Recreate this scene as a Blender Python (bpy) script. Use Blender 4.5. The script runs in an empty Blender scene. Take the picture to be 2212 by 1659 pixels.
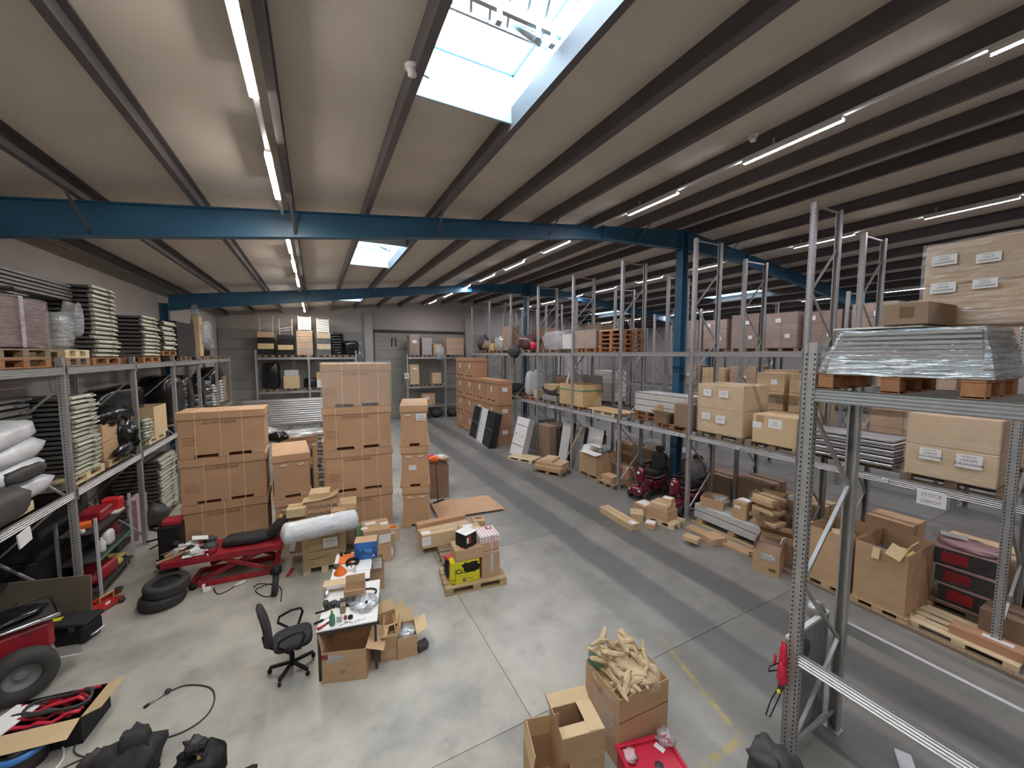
import bpy, math, random
from mathutils import Vector, Matrix, noise
random.seed(4)
sc = bpy.context.scene
COL = sc.collection
R = math.radians
# ---------------------------------------------------------------- camera
PSI, PIT, F, HC = R(27.07), R(4.404), 831.0, 4.5
FW = Vector((math.sin(PSI)*math.cos(PIT), math.cos(PSI)*math.cos(PIT), -math.sin(PIT)))
RT = Vector((math.cos(PSI), -math.sin(PSI), 0))
UP = RT.cross(FW)
cd = bpy.data.cameras.new('camera'); cam = bpy.data.objects.new('camera', cd); COL.objects.link(cam)
mw = Matrix((RT, UP, -FW)).transposed().to_4x4(); mw.translation = (0, 0, HC)
cam.matrix_world = mw
cd.sensor_width = 36; cd.lens = F*36/2212; cd.clip_start = .05; cd.clip_end = 200
sc.camera = cam
# ---------------------------------------------------------------- light of the day outside, exposure
W = bpy.data.worlds.new('sky'); sc.world = W; W.use_nodes = True
bg = W.node_tree.nodes['Background']; bg.inputs[0].default_value = (.70, .88, 1, 1); bg.inputs[1].default_value = 6.0
LED_STRENGTH = 85.0
sc.view_settings.view_transform = 'Standard'; sc.view_settings.look = 'None'
sc.view_settings.gamma = 1; sc.view_settings.use_curve_mapping = False
sc.cycles.diffuse_bounces = 8
sc.view_settings.exposure = 1.3

def ray(x, y): return FW + RT*((x-1106)/F) + UP*((829.5-y)/F)
def P(x, y, z=0.0):
    "point on the level z that shows at this place of the photograph"
    d = ray(x, y); return d*((z-HC)/d.z) + Vector((0, 0, HC))
def onX(x, y, X):
    d = ray(x, y); return d*(X/d.x) + Vector((0, 0, HC))
def onY(x, y, Y):
    d = ray(x, y); return d*(Y/d.y) + Vector((0, 0, HC))
def zat(py, p):
    "height above the ground point p that shows at row py"
    k = (829.5-py)/F; a = p[0]*UP.x+p[1]*UP.y; b = p[0]*FW.x+p[1]*FW.y
    return HC + (k*b-a)/(UP.z-k*FW.z)

# ---------------------------------------------------------------- materials
MATS = {}
def mat(n, col, rough=.6, metal=0, var=.1, scale=5, bump=0, bscale=40, spec=.5, stretch=None, coat=0, alpha=None, dirt=None):
    m = bpy.data.materials.new(n); m.use_nodes = True; MATS[n] = m
    t = m.node_tree; N, L = t.nodes, t.links
    b = N['Principled BSDF']; b.inputs['Roughness'].default_value = rough; b.inputs['Metallic'].default_value = metal
    b.inputs['Specular IOR Level'].default_value = spec; b.inputs['Coat Weight'].default_value = coat
    tc = N.new('ShaderNodeTexCoord'); oi = N.new('ShaderNodeObjectInfo')
    ad = N.new('ShaderNodeVectorMath'); ad.operation = 'ADD'
    mu = N.new('ShaderNodeMath'); mu.operation = 'MULTIPLY'; mu.inputs[1].default_value = 37
    L.new(oi.outputs['Random'], mu.inputs[0]); L.new(tc.outputs['Object'], ad.inputs[0]); L.new(mu.outputs[0], ad.inputs[1])
    src = ad.outputs[0]
    if stretch:
        mp = N.new('ShaderNodeMapping'); mp.inputs['Scale'].default_value = stretch; L.new(src, mp.inputs[0]); src = mp.outputs[0]
    nz = N.new('ShaderNodeTexNoise'); nz.inputs['Scale'].default_value = scale; nz.inputs['Detail'].default_value = 5
    L.new(src, nz.inputs['Vector'])
    cr = N.new('ShaderNodeValToRGB'); cr.color_ramp.elements[0].position = .3; cr.color_ramp.elements[1].position = .7
    cr.color_ramp.elements[0].color = [c*(1-var) for c in col]+[1]; cr.color_ramp.elements[1].color = [min(1, c*(1+var)) for c in col]+[1]
    L.new(nz.outputs['Fac'], cr.inputs[0]); out = cr.outputs[0]
    hs = N.new('ShaderNodeHueSaturation'); L.new(out, hs.inputs['Color'])
    mr = N.new('ShaderNodeMapRange'); mr.inputs['To Min'].default_value = 1-var*.7; mr.inputs['To Max'].default_value = 1+var*.7
    L.new(oi.outputs['Random'], mr.inputs['Value']); L.new(mr.outputs[0], hs.inputs['Value']); out = hs.outputs[0]
    if dirt:
        n2 = N.new('ShaderNodeTexNoise'); n2.inputs['Scale'].default_value = dirt[1]; n2.inputs['Detail'].default_value = 8
        L.new(ad.outputs[0], n2.inputs['Vector'])
        r2 = N.new('ShaderNodeValToRGB'); r2.color_ramp.elements[0].position = .5; r2.color_ramp.elements[1].position = .75
        L.new(n2.outputs['Fac'], r2.inputs[0])
        mx = N.new('ShaderNodeMix'); mx.data_type = 'RGBA'; L.new(r2.outputs[0], mx.inputs[0]); L.new(out, mx.inputs[6]); mx.inputs[7].default_value = (*dirt[0], 1)
        out = mx.outputs[2]
    L.new(out, b.inputs['Base Color'])
    if bump:
        nb = N.new('ShaderNodeTexNoise'); nb.inputs['Scale'].default_value = bscale; nb.inputs['Detail'].default_value = 3
        L.new(src, nb.inputs['Vector'])
        bp = N.new('ShaderNodeBump'); bp.inputs['Strength'].default_value = bump; bp.inputs['Distance'].default_value = .02
        L.new(nb.outputs['Fac'], bp.inputs['Height']); L.new(bp.outputs[0], b.inputs['Normal'])
    if alpha is not None:
        tr = N.new('ShaderNodeBsdfTransparent'); ms = N.new('ShaderNodeMixShader'); ms.inputs[0].default_value = alpha
        L.new(tr.outputs[0], ms.inputs[1]); L.new(b.outputs[0], ms.inputs[2]); L.new(ms.outputs[0], N['Material Output'].inputs[0])
    return m
mat('card', (.52, .345, .20), .75, var=.07, scale=3, bump=.15, bscale=14, stretch=(1, 1, 3))
mat('card_orange', (.56, .345, .20), .75, var=.06, scale=2.5, bump=.12, bscale=10)
mat('card_light', (.62, .46, .27), .75, var=.07, scale=3, bump=.1, bscale=14)
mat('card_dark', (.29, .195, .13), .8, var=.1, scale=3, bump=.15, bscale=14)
mat('card_in', (.4, .26, .15), .85, var=.06)
mat('card_rust', (.45, .25, .14), .75, var=.06, scale=2)
mat('tape', (.47, .32, .18), .3, var=.05)
mat('strap_pp', (.74, .58, .36), .4, var=.05)
mat('wood', (.46, .33, .18), .75, var=.22, scale=3, stretch=(1, 14, 14), bump=.2, bscale=8)
mat('wood_y', (.46, .33, .18), .75, var=.22, scale=3, stretch=(14, 1, 14), bump=.2, bscale=8)
mat('wood_old', (.26, .19, .125), .85, var=.25, scale=3, stretch=(1, 14, 14), bump=.25, bscale=8)
mat('wood_pale', (.66, .54, .34), .7, var=.12, scale=3, stretch=(1, 12, 12))
mat('wood_red', (.34, .155, .07), .8, var=.2, scale=4, stretch=(8, 8, 2), bump=.2, bscale=10)
mat('ply', (.60, .43, .22), .65, var=.12, scale=2, stretch=(1, 6, 6))
mat('galv', (.46, .47, .47), .42, .75, var=.06, scale=14)
mat('galv_post', (.40, .40, .39), .42, .45, var=.08, scale=10)
mat('alu', (.72, .74, .76), .28, .9, var=.08, scale=8)
mat('hole', (.012, .012, .014), .9, var=0)
mat('blue_paint', (.03, .115, .205), .45, var=.12, scale=1.5)
mat('purlin', (.12, .108, .112), .55, .1, var=.1, scale=1.2)
mat('ceiling', (.66, .60, .53), .8, var=.05, scale=.8, bump=.25, bscale=1.6, stretch=(.6, 1.6, 1), dirt=((.60, .54, .47), .5))
mat('wall_grey', (.30, .285, .265), .85, var=.1, scale=.8, bump=.1, bscale=20)
mat('wall_pale', (.42, .39, .37), .85, var=.06, scale=.6)
mat('wall_plank', (.29, .28, .25), .85, var=.1, scale=.7, bump=.15, bscale=12)
mat('black', (.012, .012, .013), .55, var=.2, spec=.3)
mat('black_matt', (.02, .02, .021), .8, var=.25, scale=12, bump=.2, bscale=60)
mat('black_film', (.010, .011, .013), .16, var=.3, bump=.6, bscale=7)
mat('rubber', (.045, .045, .043), .75, var=.15, scale=8)
mat('dark', (.05, .048, .048), .6, var=.25, scale=9)
mat('charcoal', (.03, .03, .032), .85, var=.15, scale=30, bump=.2, bscale=90)
mat('grey', (.24, .25, .25), .5, var=.1)
mat('grey_pale', (.50, .52, .52), .45, var=.06)
mat('panel_edge', (.50, .51, .42), .5, .15, var=.12, scale=6)
mat('panel_dark', (.16, .16, .155), .5, .4, var=.2, scale=4)
mat('white', (.78, .78, .77), .45, var=.03)
mat('white_film', (.64, .67, .70), .3, var=.1, scale=4, bump=1, bscale=5)
mat('pale_board', (.60, .61, .58), .5, var=.05)
mat('paper', (.80, .80, .79), .7, var=.02)
mat('ink', (.03, .03, .035), .7, var=0)
mat('print', (.17, .095, .045), .8, var=.1)
mat('red', (.36, .018, .03), .42, var=.15, scale=4, dirt=((.10, .012, .014), 3))
mat('red_bright', (.62, .022, .06), .4, var=.06)
mat('red_box', (.60, .03, .03), .5, var=.06)
mat('burgundy', (.16, .008, .025), .16, .35, var=.1, coat=.8)
mat('maroon_wrap', (.11, .045, .042), .35, var=.2, scale=3, bump=.3, bscale=5)
mat('yellow', (.72, .66, .02), .5, var=.04)
mat('yellow_dull', (.60, .46, .14), .6, var=.1)
mat('orange', (.82, .17, .02), .45, var=.06)
mat('blue', (.02, .13, .42), .4, var=.5, scale=5)
mat('blue_plastic', (.05, .20, .52), .4, var=.08)
mat('green', (.10, .30, .17), .6, var=.15)
mat('green_roll', (.22, .36, .22), .5, var=.06)
mat('clear_green', (.06, .30, .20), .25, var=.2, alpha=.6)
mat('chrome', (.75, .75, .76), .15, 1, var=.03)
mat('pink', (.62, .40, .42), .4, var=.1)
mat('pv', (.012, .014, .02), .18, .1, var=.1)
mat('khaki', (.17, .145, .105), .8, var=.08, scale=2)
mat('crumple', (.56, .43, .26), .75, var=.15, scale=8, bump=.5, bscale=18)
mat('print_red', (.45, .06, .06), .6, var=0)
mat('trunk', (.60, .60, .58), .4, var=.03)
def film(n, a, tint=(.9, .9, .92), bump=.7, bs=5, st=(1, 1, 6), rough=.12):
    m = bpy.data.materials.new(n); m.use_nodes = True; MATS[n] = m; t = m.node_tree; N, L = t.nodes, t.links
    N.remove(N['Principled BSDF'])
    tr = N.new('ShaderNodeBsdfTransparent'); gl = N.new('ShaderNodeBsdfGlossy'); gl.inputs['Roughness'].default_value = rough
    df = N.new('ShaderNodeBsdfDiffuse'); df.inputs[0].default_value = (*tint, 1)
    tc = N.new('ShaderNodeTexCoord'); mp = N.new('ShaderNodeMapping'); mp.inputs['Scale'].default_value = st
    nz = N.new('ShaderNodeTexNoise'); nz.inputs['Scale'].default_value = bs; nz.inputs['Detail'].default_value = 4; nz.inputs['Distortion'].default_value = .6
    L.new(tc.outputs['Object'], mp.inputs[0]); L.new(mp.outputs[0], nz.inputs['Vector'])
    bp = N.new('ShaderNodeBump'); bp.inputs['Strength'].default_value = bump; bp.inputs['Distance'].default_value = .03
    L.new(nz.outputs['Fac'], bp.inputs['Height']); L.new(bp.outputs[0], gl.inputs['Normal']); L.new(bp.outputs[0], df.inputs['Normal'])
    m1 = N.new('ShaderNodeMixShader'); m1.inputs[0].default_value = .45; L.new(df.outputs[0], m1.inputs[1]); L.new(gl.outputs[0], m1.inputs[2])
    cr = N.new('ShaderNodeMapRange'); cr.inputs['From Min'].default_value = .35; cr.inputs['From Max'].default_value = .7
    cr.inputs['To Min'].default_value = a*.5; cr.inputs['To Max'].default_value = min(1, a*1.7); L.new(nz.outputs['Fac'], cr.inputs['Value'])
    m2 = N.new('ShaderNodeMixShader'); L.new(cr.outputs[0], m2.inputs[0]); L.new(tr.outputs[0], m2.inputs[1]); L.new(m1.outputs[0], m2.inputs[2])
    L.new(m2.outputs[0], N['Material Output'].inputs[0])
film('film', .16)
film('film_thick', .42, (.75, .8, .85), .9, 5)
film('film_silver', .5, (.62, .68, .72), 1., 4, (1, 1, 8))
def emis(n, col, s):
    m = bpy.data.materials.new(n); m.use_nodes = True; MATS[n] = m; t = m.node_tree
    b = t.nodes['Principled BSDF']; b.inputs['Base Color'].default_value = (.8, .8, .8, 1)
    b.inputs['Emission Color'].default_value = (*col, 1); b.inputs['Emission Strength'].default_value = s
emis('led', (1, .93, .86), LED_STRENGTH)
emis('led_cool', (.96, .92, 1), LED_STRENGTH)
def dome():
    m = bpy.data.materials.new('skylight_pane'); m.use_nodes = True; MATS['dome'] = m; t = m.node_tree; N, L = t.nodes, t.links
    N.remove(N['Principled BSDF']); a = N.new('ShaderNodeBsdfTranslucent'); a.inputs[0].default_value = (.9, .96, 1, 1)
    b = N.new('ShaderNodeBsdfTransparent'); c = N.new('ShaderNodeMixShader'); c.inputs[0].default_value = .45
    L.new(a.outputs[0], c.inputs[1]); L.new(b.outputs[0], c.inputs[2]); L.new(c.outputs[0], N['Material Output'].inputs[0])
dome()
mat('curb', (.45, .60, .66), .5, var=.05, scale=2)
def concrete():
    m = mat('concrete', (.345, .335, .30), .42, var=.2, scale=1.3, dirt=((.28, .273, .25), 2.2), bump=.03, bscale=25)
    t = m.node_tree; N, L = t.nodes, t.links; b = N['Principled BSDF']
    # tyre wear polished along the aisle, fine pale scuffs and a worn yellow line
    src = b.inputs['Base Color'].links[0].from_socket
    g = N.new('ShaderNodeNewGeometry'); sp = N.new('ShaderNodeSeparateXYZ'); L.new(g.outputs['Position'], sp.inputs[0])
    nz = N.new('ShaderNodeTexNoise'); nz.inputs['Scale'].default_value = .8; nz.inputs['Detail'].default_value = 6; L.new(g.outputs['Position'], nz.inputs['Vector'])
    def mth(op, a, b_=None, c=None):
        n = N.new('ShaderNodeMath'); n.operation = op
        for i, q in enumerate((a, b_, c)):
            if q is None: continue
            if isinstance(q, (int, float)): n.inputs[i].default_value = q
            else: L.new(q, n.inputs[i])
        return n.outputs[0]
    def ramp(v, a, c):
        n = N.new('ShaderNodeMapRange'); n.interpolation_type = 'SMOOTHSTEP'; n.inputs['From Min'].default_value = a; n.inputs['From Max'].default_value = c
        L.new(v, n.inputs['Value']); return n.outputs[0]
    xw = mth('ADD', sp.outputs[0], mth('MULTIPLY', nz.outputs['Fac'], .25))
    def band(c, w): return mth('SUBTRACT', 1, ramp(mth('ABSOLUTE', mth('SUBTRACT', xw, c)), w*.6, w))
    bands = mth('MAXIMUM', band(5.62, .42), band(7.0, .42))
    aisle = mth('MULTIPLY', ramp(xw, 3.2, 5.4), .50)
    k = mth('ADD', mth('MULTIPLY', bands, .33), aisle)
    pale = mth('MULTIPLY', mth('SUBTRACT', 1, ramp(xw, .5, 4)), .0)
    mx = N.new('ShaderNodeMix'); mx.data_type = 'RGBA'; L.new(k, mx.inputs[0]); L.new(src, mx.inputs[6]); mx.inputs[7].default_value = (.085, .088, .092, 1)
    # large cloudy stains and the paler working area on the left
    n3 = N.new('ShaderNodeTexNoise'); n3.inputs['Scale'].default_value = 1.1; n3.inputs['Detail'].default_value = 9; n3.inputs['Roughness'].default_value = .62; L.new(g.outputs['Position'], n3.inputs['Vector'])
    w1 = mth('MULTIPLY', mth('MULTIPLY', ramp(n3.outputs['Fac'], .40, .66), mth('SUBTRACT', 1, ramp(xw, 1.6, 5.0))), .8)
    m3 = N.new('ShaderNodeMix'); m3.data_type = 'RGBA'; L.new(w1, m3.inputs[0]); L.new(mx.outputs[2], m3.inputs[6]); m3.inputs[7].default_value = (.50, .485, .42, 1)
    # worn yellow line of the old bay marking
    y1 = mth('MULTIPLY', mth('SUBTRACT', 1, ramp(mth('ABSOLUTE', mth('SUBTRACT', mth('SUBTRACT', sp.outputs[0], mth('MULTIPLY', sp.outputs[1], .27)), 3.64)), .02, .055)),
             mth('MULTIPLY', ramp(sp.outputs[1], 2.45, 2.5), mth('SUBTRACT', 1, ramp(sp.outputs[1], 3.6, 4.4))))
    y2 = mth('MULTIPLY', mth('SUBTRACT', 1, ramp(mth('ABSOLUTE', mth('SUBTRACT', sp.outputs[1], 2.5)), .03, .06)),
             mth('MULTIPLY', ramp(sp.outputs[0], 3.0, 3.05), mth('SUBTRACT', 1, ramp(sp.outputs[0], 4.32, 4.36))))
    n4 = N.new('ShaderNodeTexNoise'); n4.inputs['Scale'].default_value = 7; n4.inputs['Detail'].default_value = 6; L.new(g.outputs['Position'], n4.inputs['Vector'])
    yk = mth('MULTIPLY', mth('MAXIMUM', y1, y2), mth('MULTIPLY', ramp(n4.outputs['Fac'], .36, .6), .7))
    m4 = N.new('ShaderNodeMix'); m4.data_type = 'RGBA'; L.new(yk, m4.inputs[0]); L.new(m3.outputs[2], m4.inputs[6]); m4.inputs[7].default_value = (.48, .36, .08, 1)
    L.new(m4.outputs[2], b.inputs['Base Color'])
concrete()

# ---------------------------------------------------------------- mesh builder
class MB:
    def __init__(s): s.v = []; s.f = []; s.smooth = False
    def add(s, pts, faces):
        o = len(s.v); s.v += [tuple(p) for p in pts]; s.f += [tuple(i+o for i in f) for f in faces]; return s
    def hull(s, pts, faces):
        c = sum((Vector(p) for p in pts), Vector())/len(pts); out = []
        for f in faces:
            q = [Vector(pts[i]) for i in f]; n = (q[1]-q[0]).cross(q[2]-q[0]); m = sum(q, Vector())/len(q)
            out.append(f if n.dot(m-c) >= 0 else tuple(reversed(f)))
        return s.add(pts, out)
    def box(s, c, d, rz=0, rx=0, ry=0, ch=0.0, M=None):
        h = [x/2 for x in d]; ch = min(ch, *[x*.45 for x in h])
        if ch > 0:
            pts, idx = [], {}
            for sx in (-1, 1):
                for sy in (-1, 1):
                    for sz in (-1, 1):
                        idx[sx, sy, sz] = len(pts)
                        pts += [(sx*h[0], sy*(h[1]-ch), sz*(h[2]-ch)), (sx*(h[0]-ch), sy*h[1], sz*(h[2]-ch)), (sx*(h[0]-ch), sy*(h[1]-ch), sz*h[2])]
            fs = []
            for a in range(3):
                b, c2 = [i for i in range(3) if i != a]
                for sg in (-1, 1):
                    q = []
                    for sb, sd in ((-1, -1), (1, -1), (1, 1), (-1, 1)):
                        k = [0, 0, 0]; k[a] = sg; k[b] = sb; k[c2] = sd; q.append(idx[tuple(k)]+a)
                    fs.append(tuple(q))
                for sb in (-1, 1):
                    for sd in (-1, 1):
                        k1 = [0, 0, 0]; k1[a] = -1; k1[b] = sb; k1[c2] = sd; k2 = list(k1); k2[a] = 1
                        i1, i2 = idx[tuple(k1)], idx[tuple(k2)]; fs.append((i1+b, i2+b, i2+c2, i1+c2))
            for k in idx.values(): fs.append((k, k+1, k+2))
        else:
            pts = [(sx*h[0], sy*h[1], sz*h[2]) for sx in (-1, 1) for sy in (-1, 1) for sz in (-1, 1)]
            fs = [(0, 1, 3, 2), (4, 6, 7, 5), (0, 4, 5, 1), (2, 3, 7, 6), (0, 2, 6, 4), (1, 5, 7, 3)]
        if M is None:
            M = Matrix.Rotation(rz, 4, 'Z') @ Matrix.Rotation(ry, 4, 'Y') @ Matrix.Rotation(rx, 4, 'X')
        c = Vector(c)
        return s.hull([M @ Vector(p) + c for p in pts], fs)
    def bar(s, p, q, w, h=None, up=(0, 0, 1), ch=0.0):
        p, q = Vector(p), Vector(q); h = h or w; y = (q-p); l = y.length; y.normalize()
        up = Vector(up)
        if abs(y.dot(up)) > .98: up = Vector((1, 0, 0))
        x = y.cross(up).normalized(); z = x.cross(y)
        return s.box((p+q)/2, (w, l, h), ch=ch, M=Matrix((x, y, z)).transposed().to_4x4())
    def tube(s, pts, r, n=8, closed=False, caps=True):
        pts = [Vector(p) for p in pts]; m = len(pts); o = len(s.v); prev = None
        for i, p in enumerate(pts):
            a = pts[(i-1) % m] if closed or i > 0 else p; b = pts[(i+1) % m] if closed or i < m-1 else p
            t = (b-a).normalized()
            if prev is None: u = t.orthogonal().normalized()
            else: u = (prev - t*prev.dot(t)).normalized()
            prev = u; w = t.cross(u); rr = r[i] if isinstance(r, (list, tuple)) else r
            for k in range(n):
                an = 2*math.pi*k/n; s.v.append(tuple(p+u*math.cos(an)*rr+w*math.sin(an)*rr))
        for i in range(m if closed else m-1):
            for k in range(n):
                a = o+i*n+k; b = o+i*n+(k+1) % n; c = o+((i+1) % m)*n+(k+1) % n; d = o+((i+1) % m)*n+k
                s.f.append((a, b, c, d))
        if caps and not closed:
            s.f.append(tuple(o+k for k in reversed(range(n)))); s.f.append(tuple(o+(m-1)*n+k for k in range(n)))
        s.smooth = True; return s
    def lathe(s, prof, n=20, c=(0, 0, 0), M=None, closed=False):
        o = len(s.v); M = M or Matrix.Identity(4); c = Vector(c)
        for r, z in prof:
            for k in range(n):
                a = 2*math.pi*k/n; s.v.append(tuple(M @ Vector((r*math.cos(a), r*math.sin(a), z))+c))
        m = len(prof)
        for i in range(m if closed else m-1):
            for k in range(n):
                s.f.append((o+i*n+k, o+i*n+(k+1) % n, o+((i+1) % m)*n+(k+1) % n, o+((i+1) % m)*n+k))
        if not closed:
            if prof[0][0] > 1e-4: s.f.append(tuple(o+k for k in reversed(range(n))))
            if prof[-1][0] > 1e-4: s.f.append(tuple(o+(m-1)*n+k for k in range(n)))
        s.smooth = True; return s
    def prism(s, poly, p0, ex, ey, ez, L):
        "polygon in the ex,ey plane pushed along ez by L"
        p0, ex, ey, ez = Vector(p0), Vector(ex), Vector(ey), Vector(ez); n = len(poly)
        a = [p0+ex*x+ey*y for x, y in poly]; b = [p+ez*L for p in a]
        return s.add(a+b, [tuple(reversed(range(n))), tuple(range(n, 2*n))]+[(i, (i+1) % n, n+(i+1) % n, n+i) for i in range(n)])
    def blob(s, c, r, seed=0, amp=.12, fq=2.0, nu=14, nv=9, pw=1.0, rz=0, flat=None, tilt=0):
        "lumpy closed shape; pw < 1 squares it off"
        o = len(s.v); M = Matrix.Rotation(rz, 3, 'Z') @ Matrix.Rotation(tilt, 3, 'Y'); c = Vector(c); sd = Vector((seed*7.3, seed*3.1, seed*1.7))
        sg = lambda x: math.copysign(abs(x)**pw, x)
        for j in range(nv+1):
            ph = math.pi*(j/nv-.5)
            for i in range(nu):
                th = 2*math.pi*i/nu
                d = Vector((sg(math.cos(ph))*sg(math.cos(th)), sg(math.cos(ph))*sg(math.sin(th)), sg(math.sin(ph))))
                k = 1+amp*noise.noise(d*fq+sd)*2
                p = Vector((d.x*r[0]*k, d.y*r[1]*k, d.z*r[2]*k))
                if flat is not None and p.z < flat: p.z = flat
                s.v.append(tuple(M @ p + c))
        for j in range(nv):
            for i in range(nu):
                s.f.append((o+j*nu+i, o+j*nu+(i+1) % nu, o+(j+1)*nu+(i+1) % nu, o+(j+1)*nu+i))
        s.smooth = True; return s
    def wbox(s, c, d, n=7, jit=.015, seed=0, taper=1.0, fq=6):
        "box with a wrinkled skin (open below)"
        c = Vector(c); h = [x/2 for x in d]
        def pt(x, y, z):
            t = 1-(1-taper)*(z+1)/2
            p = Vector((x*h[0]*t, y*h[1]*t, z*h[2])); q = p*fq+Vector((seed*5.1, seed*2.2, seed*9.3))
            return tuple(p+c+Vector((noise.noise(q), noise.noise(q+Vector((31, 0, 0))), noise.noise(q+Vector((0, 57, 0)))))*jit)
        g = [-1+2*i/n for i in range(n+1)]
        for ax, sg in ((0, 1), (0, -1), (1, 1), (1, -1), (2, 1)):
            o = len(s.v)
            for a in g:
                for b in g:
                    k = [a, a, a]; k[ax] = sg; k[(ax+1) % 3] = a; k[(ax+2) % 3] = b; s.v.append(pt(*k))
            for i in range(n):
                for j in range(n):
                    q = (o+i*(n+1)+j, o+(i+1)*(n+1)+j, o+(i+1)*(n+1)+j+1, o+i*(n+1)+j+1)
                    s.f.append(q if sg > 0 else tuple(reversed(q)))
        s.smooth = True; return s
    def mesh(s, name, m):
        me = bpy.data.meshes.new(name); me.from_pydata(s.v, [], s.f); me.update()
        if m: me.materials.append(MATS[m] if isinstance(m, str) else m)
        if s.smooth: me.polygons.foreach_set('use_smooth', [True]*len(me.polygons))
        return me

def O(name, mb, m, parent=None, loc=(0, 0, 0), rot=(0, 0, 0)):
    me = mb if isinstance(mb, bpy.types.Mesh) else mb.mesh(name, m)
    o = bpy.data.objects.new(name, me); COL.objects.link(o); o.location = loc; o.rotation_euler = rot
    if parent: o.parent = parent
    return o
def tag(o, label, cat, group=None):
    o['label'] = label; o['category'] = cat
    if group: o['group'] = group
    return o
def T(name, label, cat, loc=(0, 0, 0), rz=0, group=None):
    o = bpy.data.objects.new(name, None); COL.objects.link(o); o.location = loc; o.rotation_euler = (0, 0, rz); o.empty_display_size = .1
    return tag(o, label, cat, group)
def S(name, mb=None, m=None, label=None):
    o = O(name, mb, m) if mb else bpy.data.objects.new(name, None)
    if not mb: COL.objects.link(o)
    o['kind'] = 'structure'
    if label: o['label'] = label
    return o
def dup(src, label, loc, rz, group=None):
    r = src.copy(); COL.objects.link(r); r.location = loc; r.rotation_euler = (0, 0, rz); r['label'] = label
    if group: r['group'] = group
    for ch in list(src.children):
        c = ch.copy(); COL.objects.link(c); c.parent = r
        for g in list(ch.children):
            d = g.copy(); COL.objects.link(d); d.parent = c
    return r
FACE = {'front': (R(90), 0, 0), 'right': (R(90), 0, R(90)), 'left': (R(90), 0, R(-90)), 'top': (0, 0, 0), 'back': (R(90), 0, R(180))}
TXT = {}
def text(parent, s, size, m, loc, rot=(0, 0, 0), name='lettering', align='CENTER', sx=1, shear=0):
    k = (s, size, m, align)
    if k not in TXT:
        cu = bpy.data.curves.new('x', 'FONT'); cu.body = s; cu.size = size; cu.align_x = align; cu.align_y = 'CENTER'; cu.resolution_u = 2; cu.shear = shear
        tmp = bpy.data.objects.new('x', cu); me = bpy.data.meshes.new_from_object(tmp); me.name = name; bpy.data.objects.remove(tmp)
        me.materials.clear(); me.materials.append(MATS[m]); TXT[k] = me
    o = bpy.data.objects.new(name, TXT[k]); COL.objects.link(o); o.parent = parent; o.location = loc; o.rotation_euler = rot; o.scale = (sx, 1, 1)
    return o
def paper(parent, w, h, loc, face, lines=(), tilt=0, m='paper', name='paper_label', d=.002):
    "sheet lying on a face; lines = [(text, relative height, relative y)]"
    mb = MB().box((0, 0, d/2), (w, h, d)); o = O(name, mb, m, parent, loc)
    M = Matrix.LocRotScale(None, __import__('mathutils').Euler(FACE[face]), None).to_3x3() @ Matrix.Rotation(tilt, 3, 'Z')
    o.rotation_euler = M.to_euler()
    for s, hh, yy in lines: text(o, s, hh*h, 'ink', (0, yy*h, d+.001))
    return o
SLAB_LINES = [('ARTIKEL-NR.', .13, .32), ('LGKDM', .24, .05), ('DA2A00008', .28, -.24)]
# ================================================================ the hall
XL, XR, XM, YB, YF = -5.05, 26.05, 10.5, -9.0, 28.0
SL = .109
def zt(X): return 6.8+SL*((X if X < XM else 2*XM-X)+4.05)      # top of the rafters
PUR = .28                                                         # purlin depth
# floor slabs with open joints
fl = S('floor'); fl['label'] = 'worn grey concrete hall floor in large slabs'
O('sub_base', MB().box(((XL+XR)/2, (YB+YF)/2, -.16), (XR-XL+.6, YF-YB+.6, .1)), 'dark', fl)
xs = [XL-.3, 2.24, 6.4, 10.6, 14.8, 19.0, 23.2, XR+.3]
for i in range(len(xs)-1):
    ys = [YB-.3, -4.2, -.2, 3.84, 7.88, 11.9, 15.95, 20, 24, YF+.3] if i else [YB-.3, -4.2, 3.84, 12.4, 20, YF+.3]
    for j in range(len(ys)-1):
        g = .006
        O('slab', MB().box(((xs[i]+xs[i+1])/2, (ys[j]+ys[j+1])/2, -.06), (xs[i+1]-xs[i]-g, ys[j+1]-ys[j]-g, .12), ch=.004), 'concrete', fl)
# walls
S('wall_left', MB().box((XL-.1, (YB+YF)/2, 4.2), (.2, YF-YB, 8.6)), 'wall_pale')
S('wall_right', MB().box((XR+.1, (YB+YF)/2, 4.2), (.2, YF-YB, 8.6)), 'wall_grey')
S('wall_front', MB().box(((XL+XR)/2, YB-.1, 4.5), (XR-XL, .2, 9.4)), 'wall_grey')
S('wall_back', MB().box(((XL+XR)/2, YF+.1, 4.5), (XR-XL, .2, 9.4)), 'wall_pale')
# concrete planks set in front of the lower back wall, between pillars
px = [(-5.0, 2.95, 'wall_grey'), (3.65, 10.2, 'wall_plank'), (10.8, 18.2, 'wall_plank')]
wp = S('trim_1'); wp['label'] = 'horizontal concrete wall planks of the back wall'
for a, b, m in px:
    for k in range(10):
        O('plank', MB().box(((a+b)/2, YF-.05-.004*(k % 2), .30+.6*k), (b-a, .1, .59), ch=.012), m, wp)
for k, x in enumerate((3.3, 10.5, 18.5)):
    o = S('pillar', MB().box((x, YF-.12, 3.6), (.55, .24, 7.3), ch=.02), 'wall_pale', 'concrete pillar of the back wall')
S('lintel', MB().box((6.9, YF-.09, 6.12), (6.6, .18, .16), ch=.01), 'dark', 'dark steel rail along the top of the back wall planks')
so = S('wall_opening_rail', MB().box((3.62, YF-.12, 3.4), (.07, .12, 5.4)), 'dark', 'dark vertical rail beside the back wall pillar')
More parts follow.
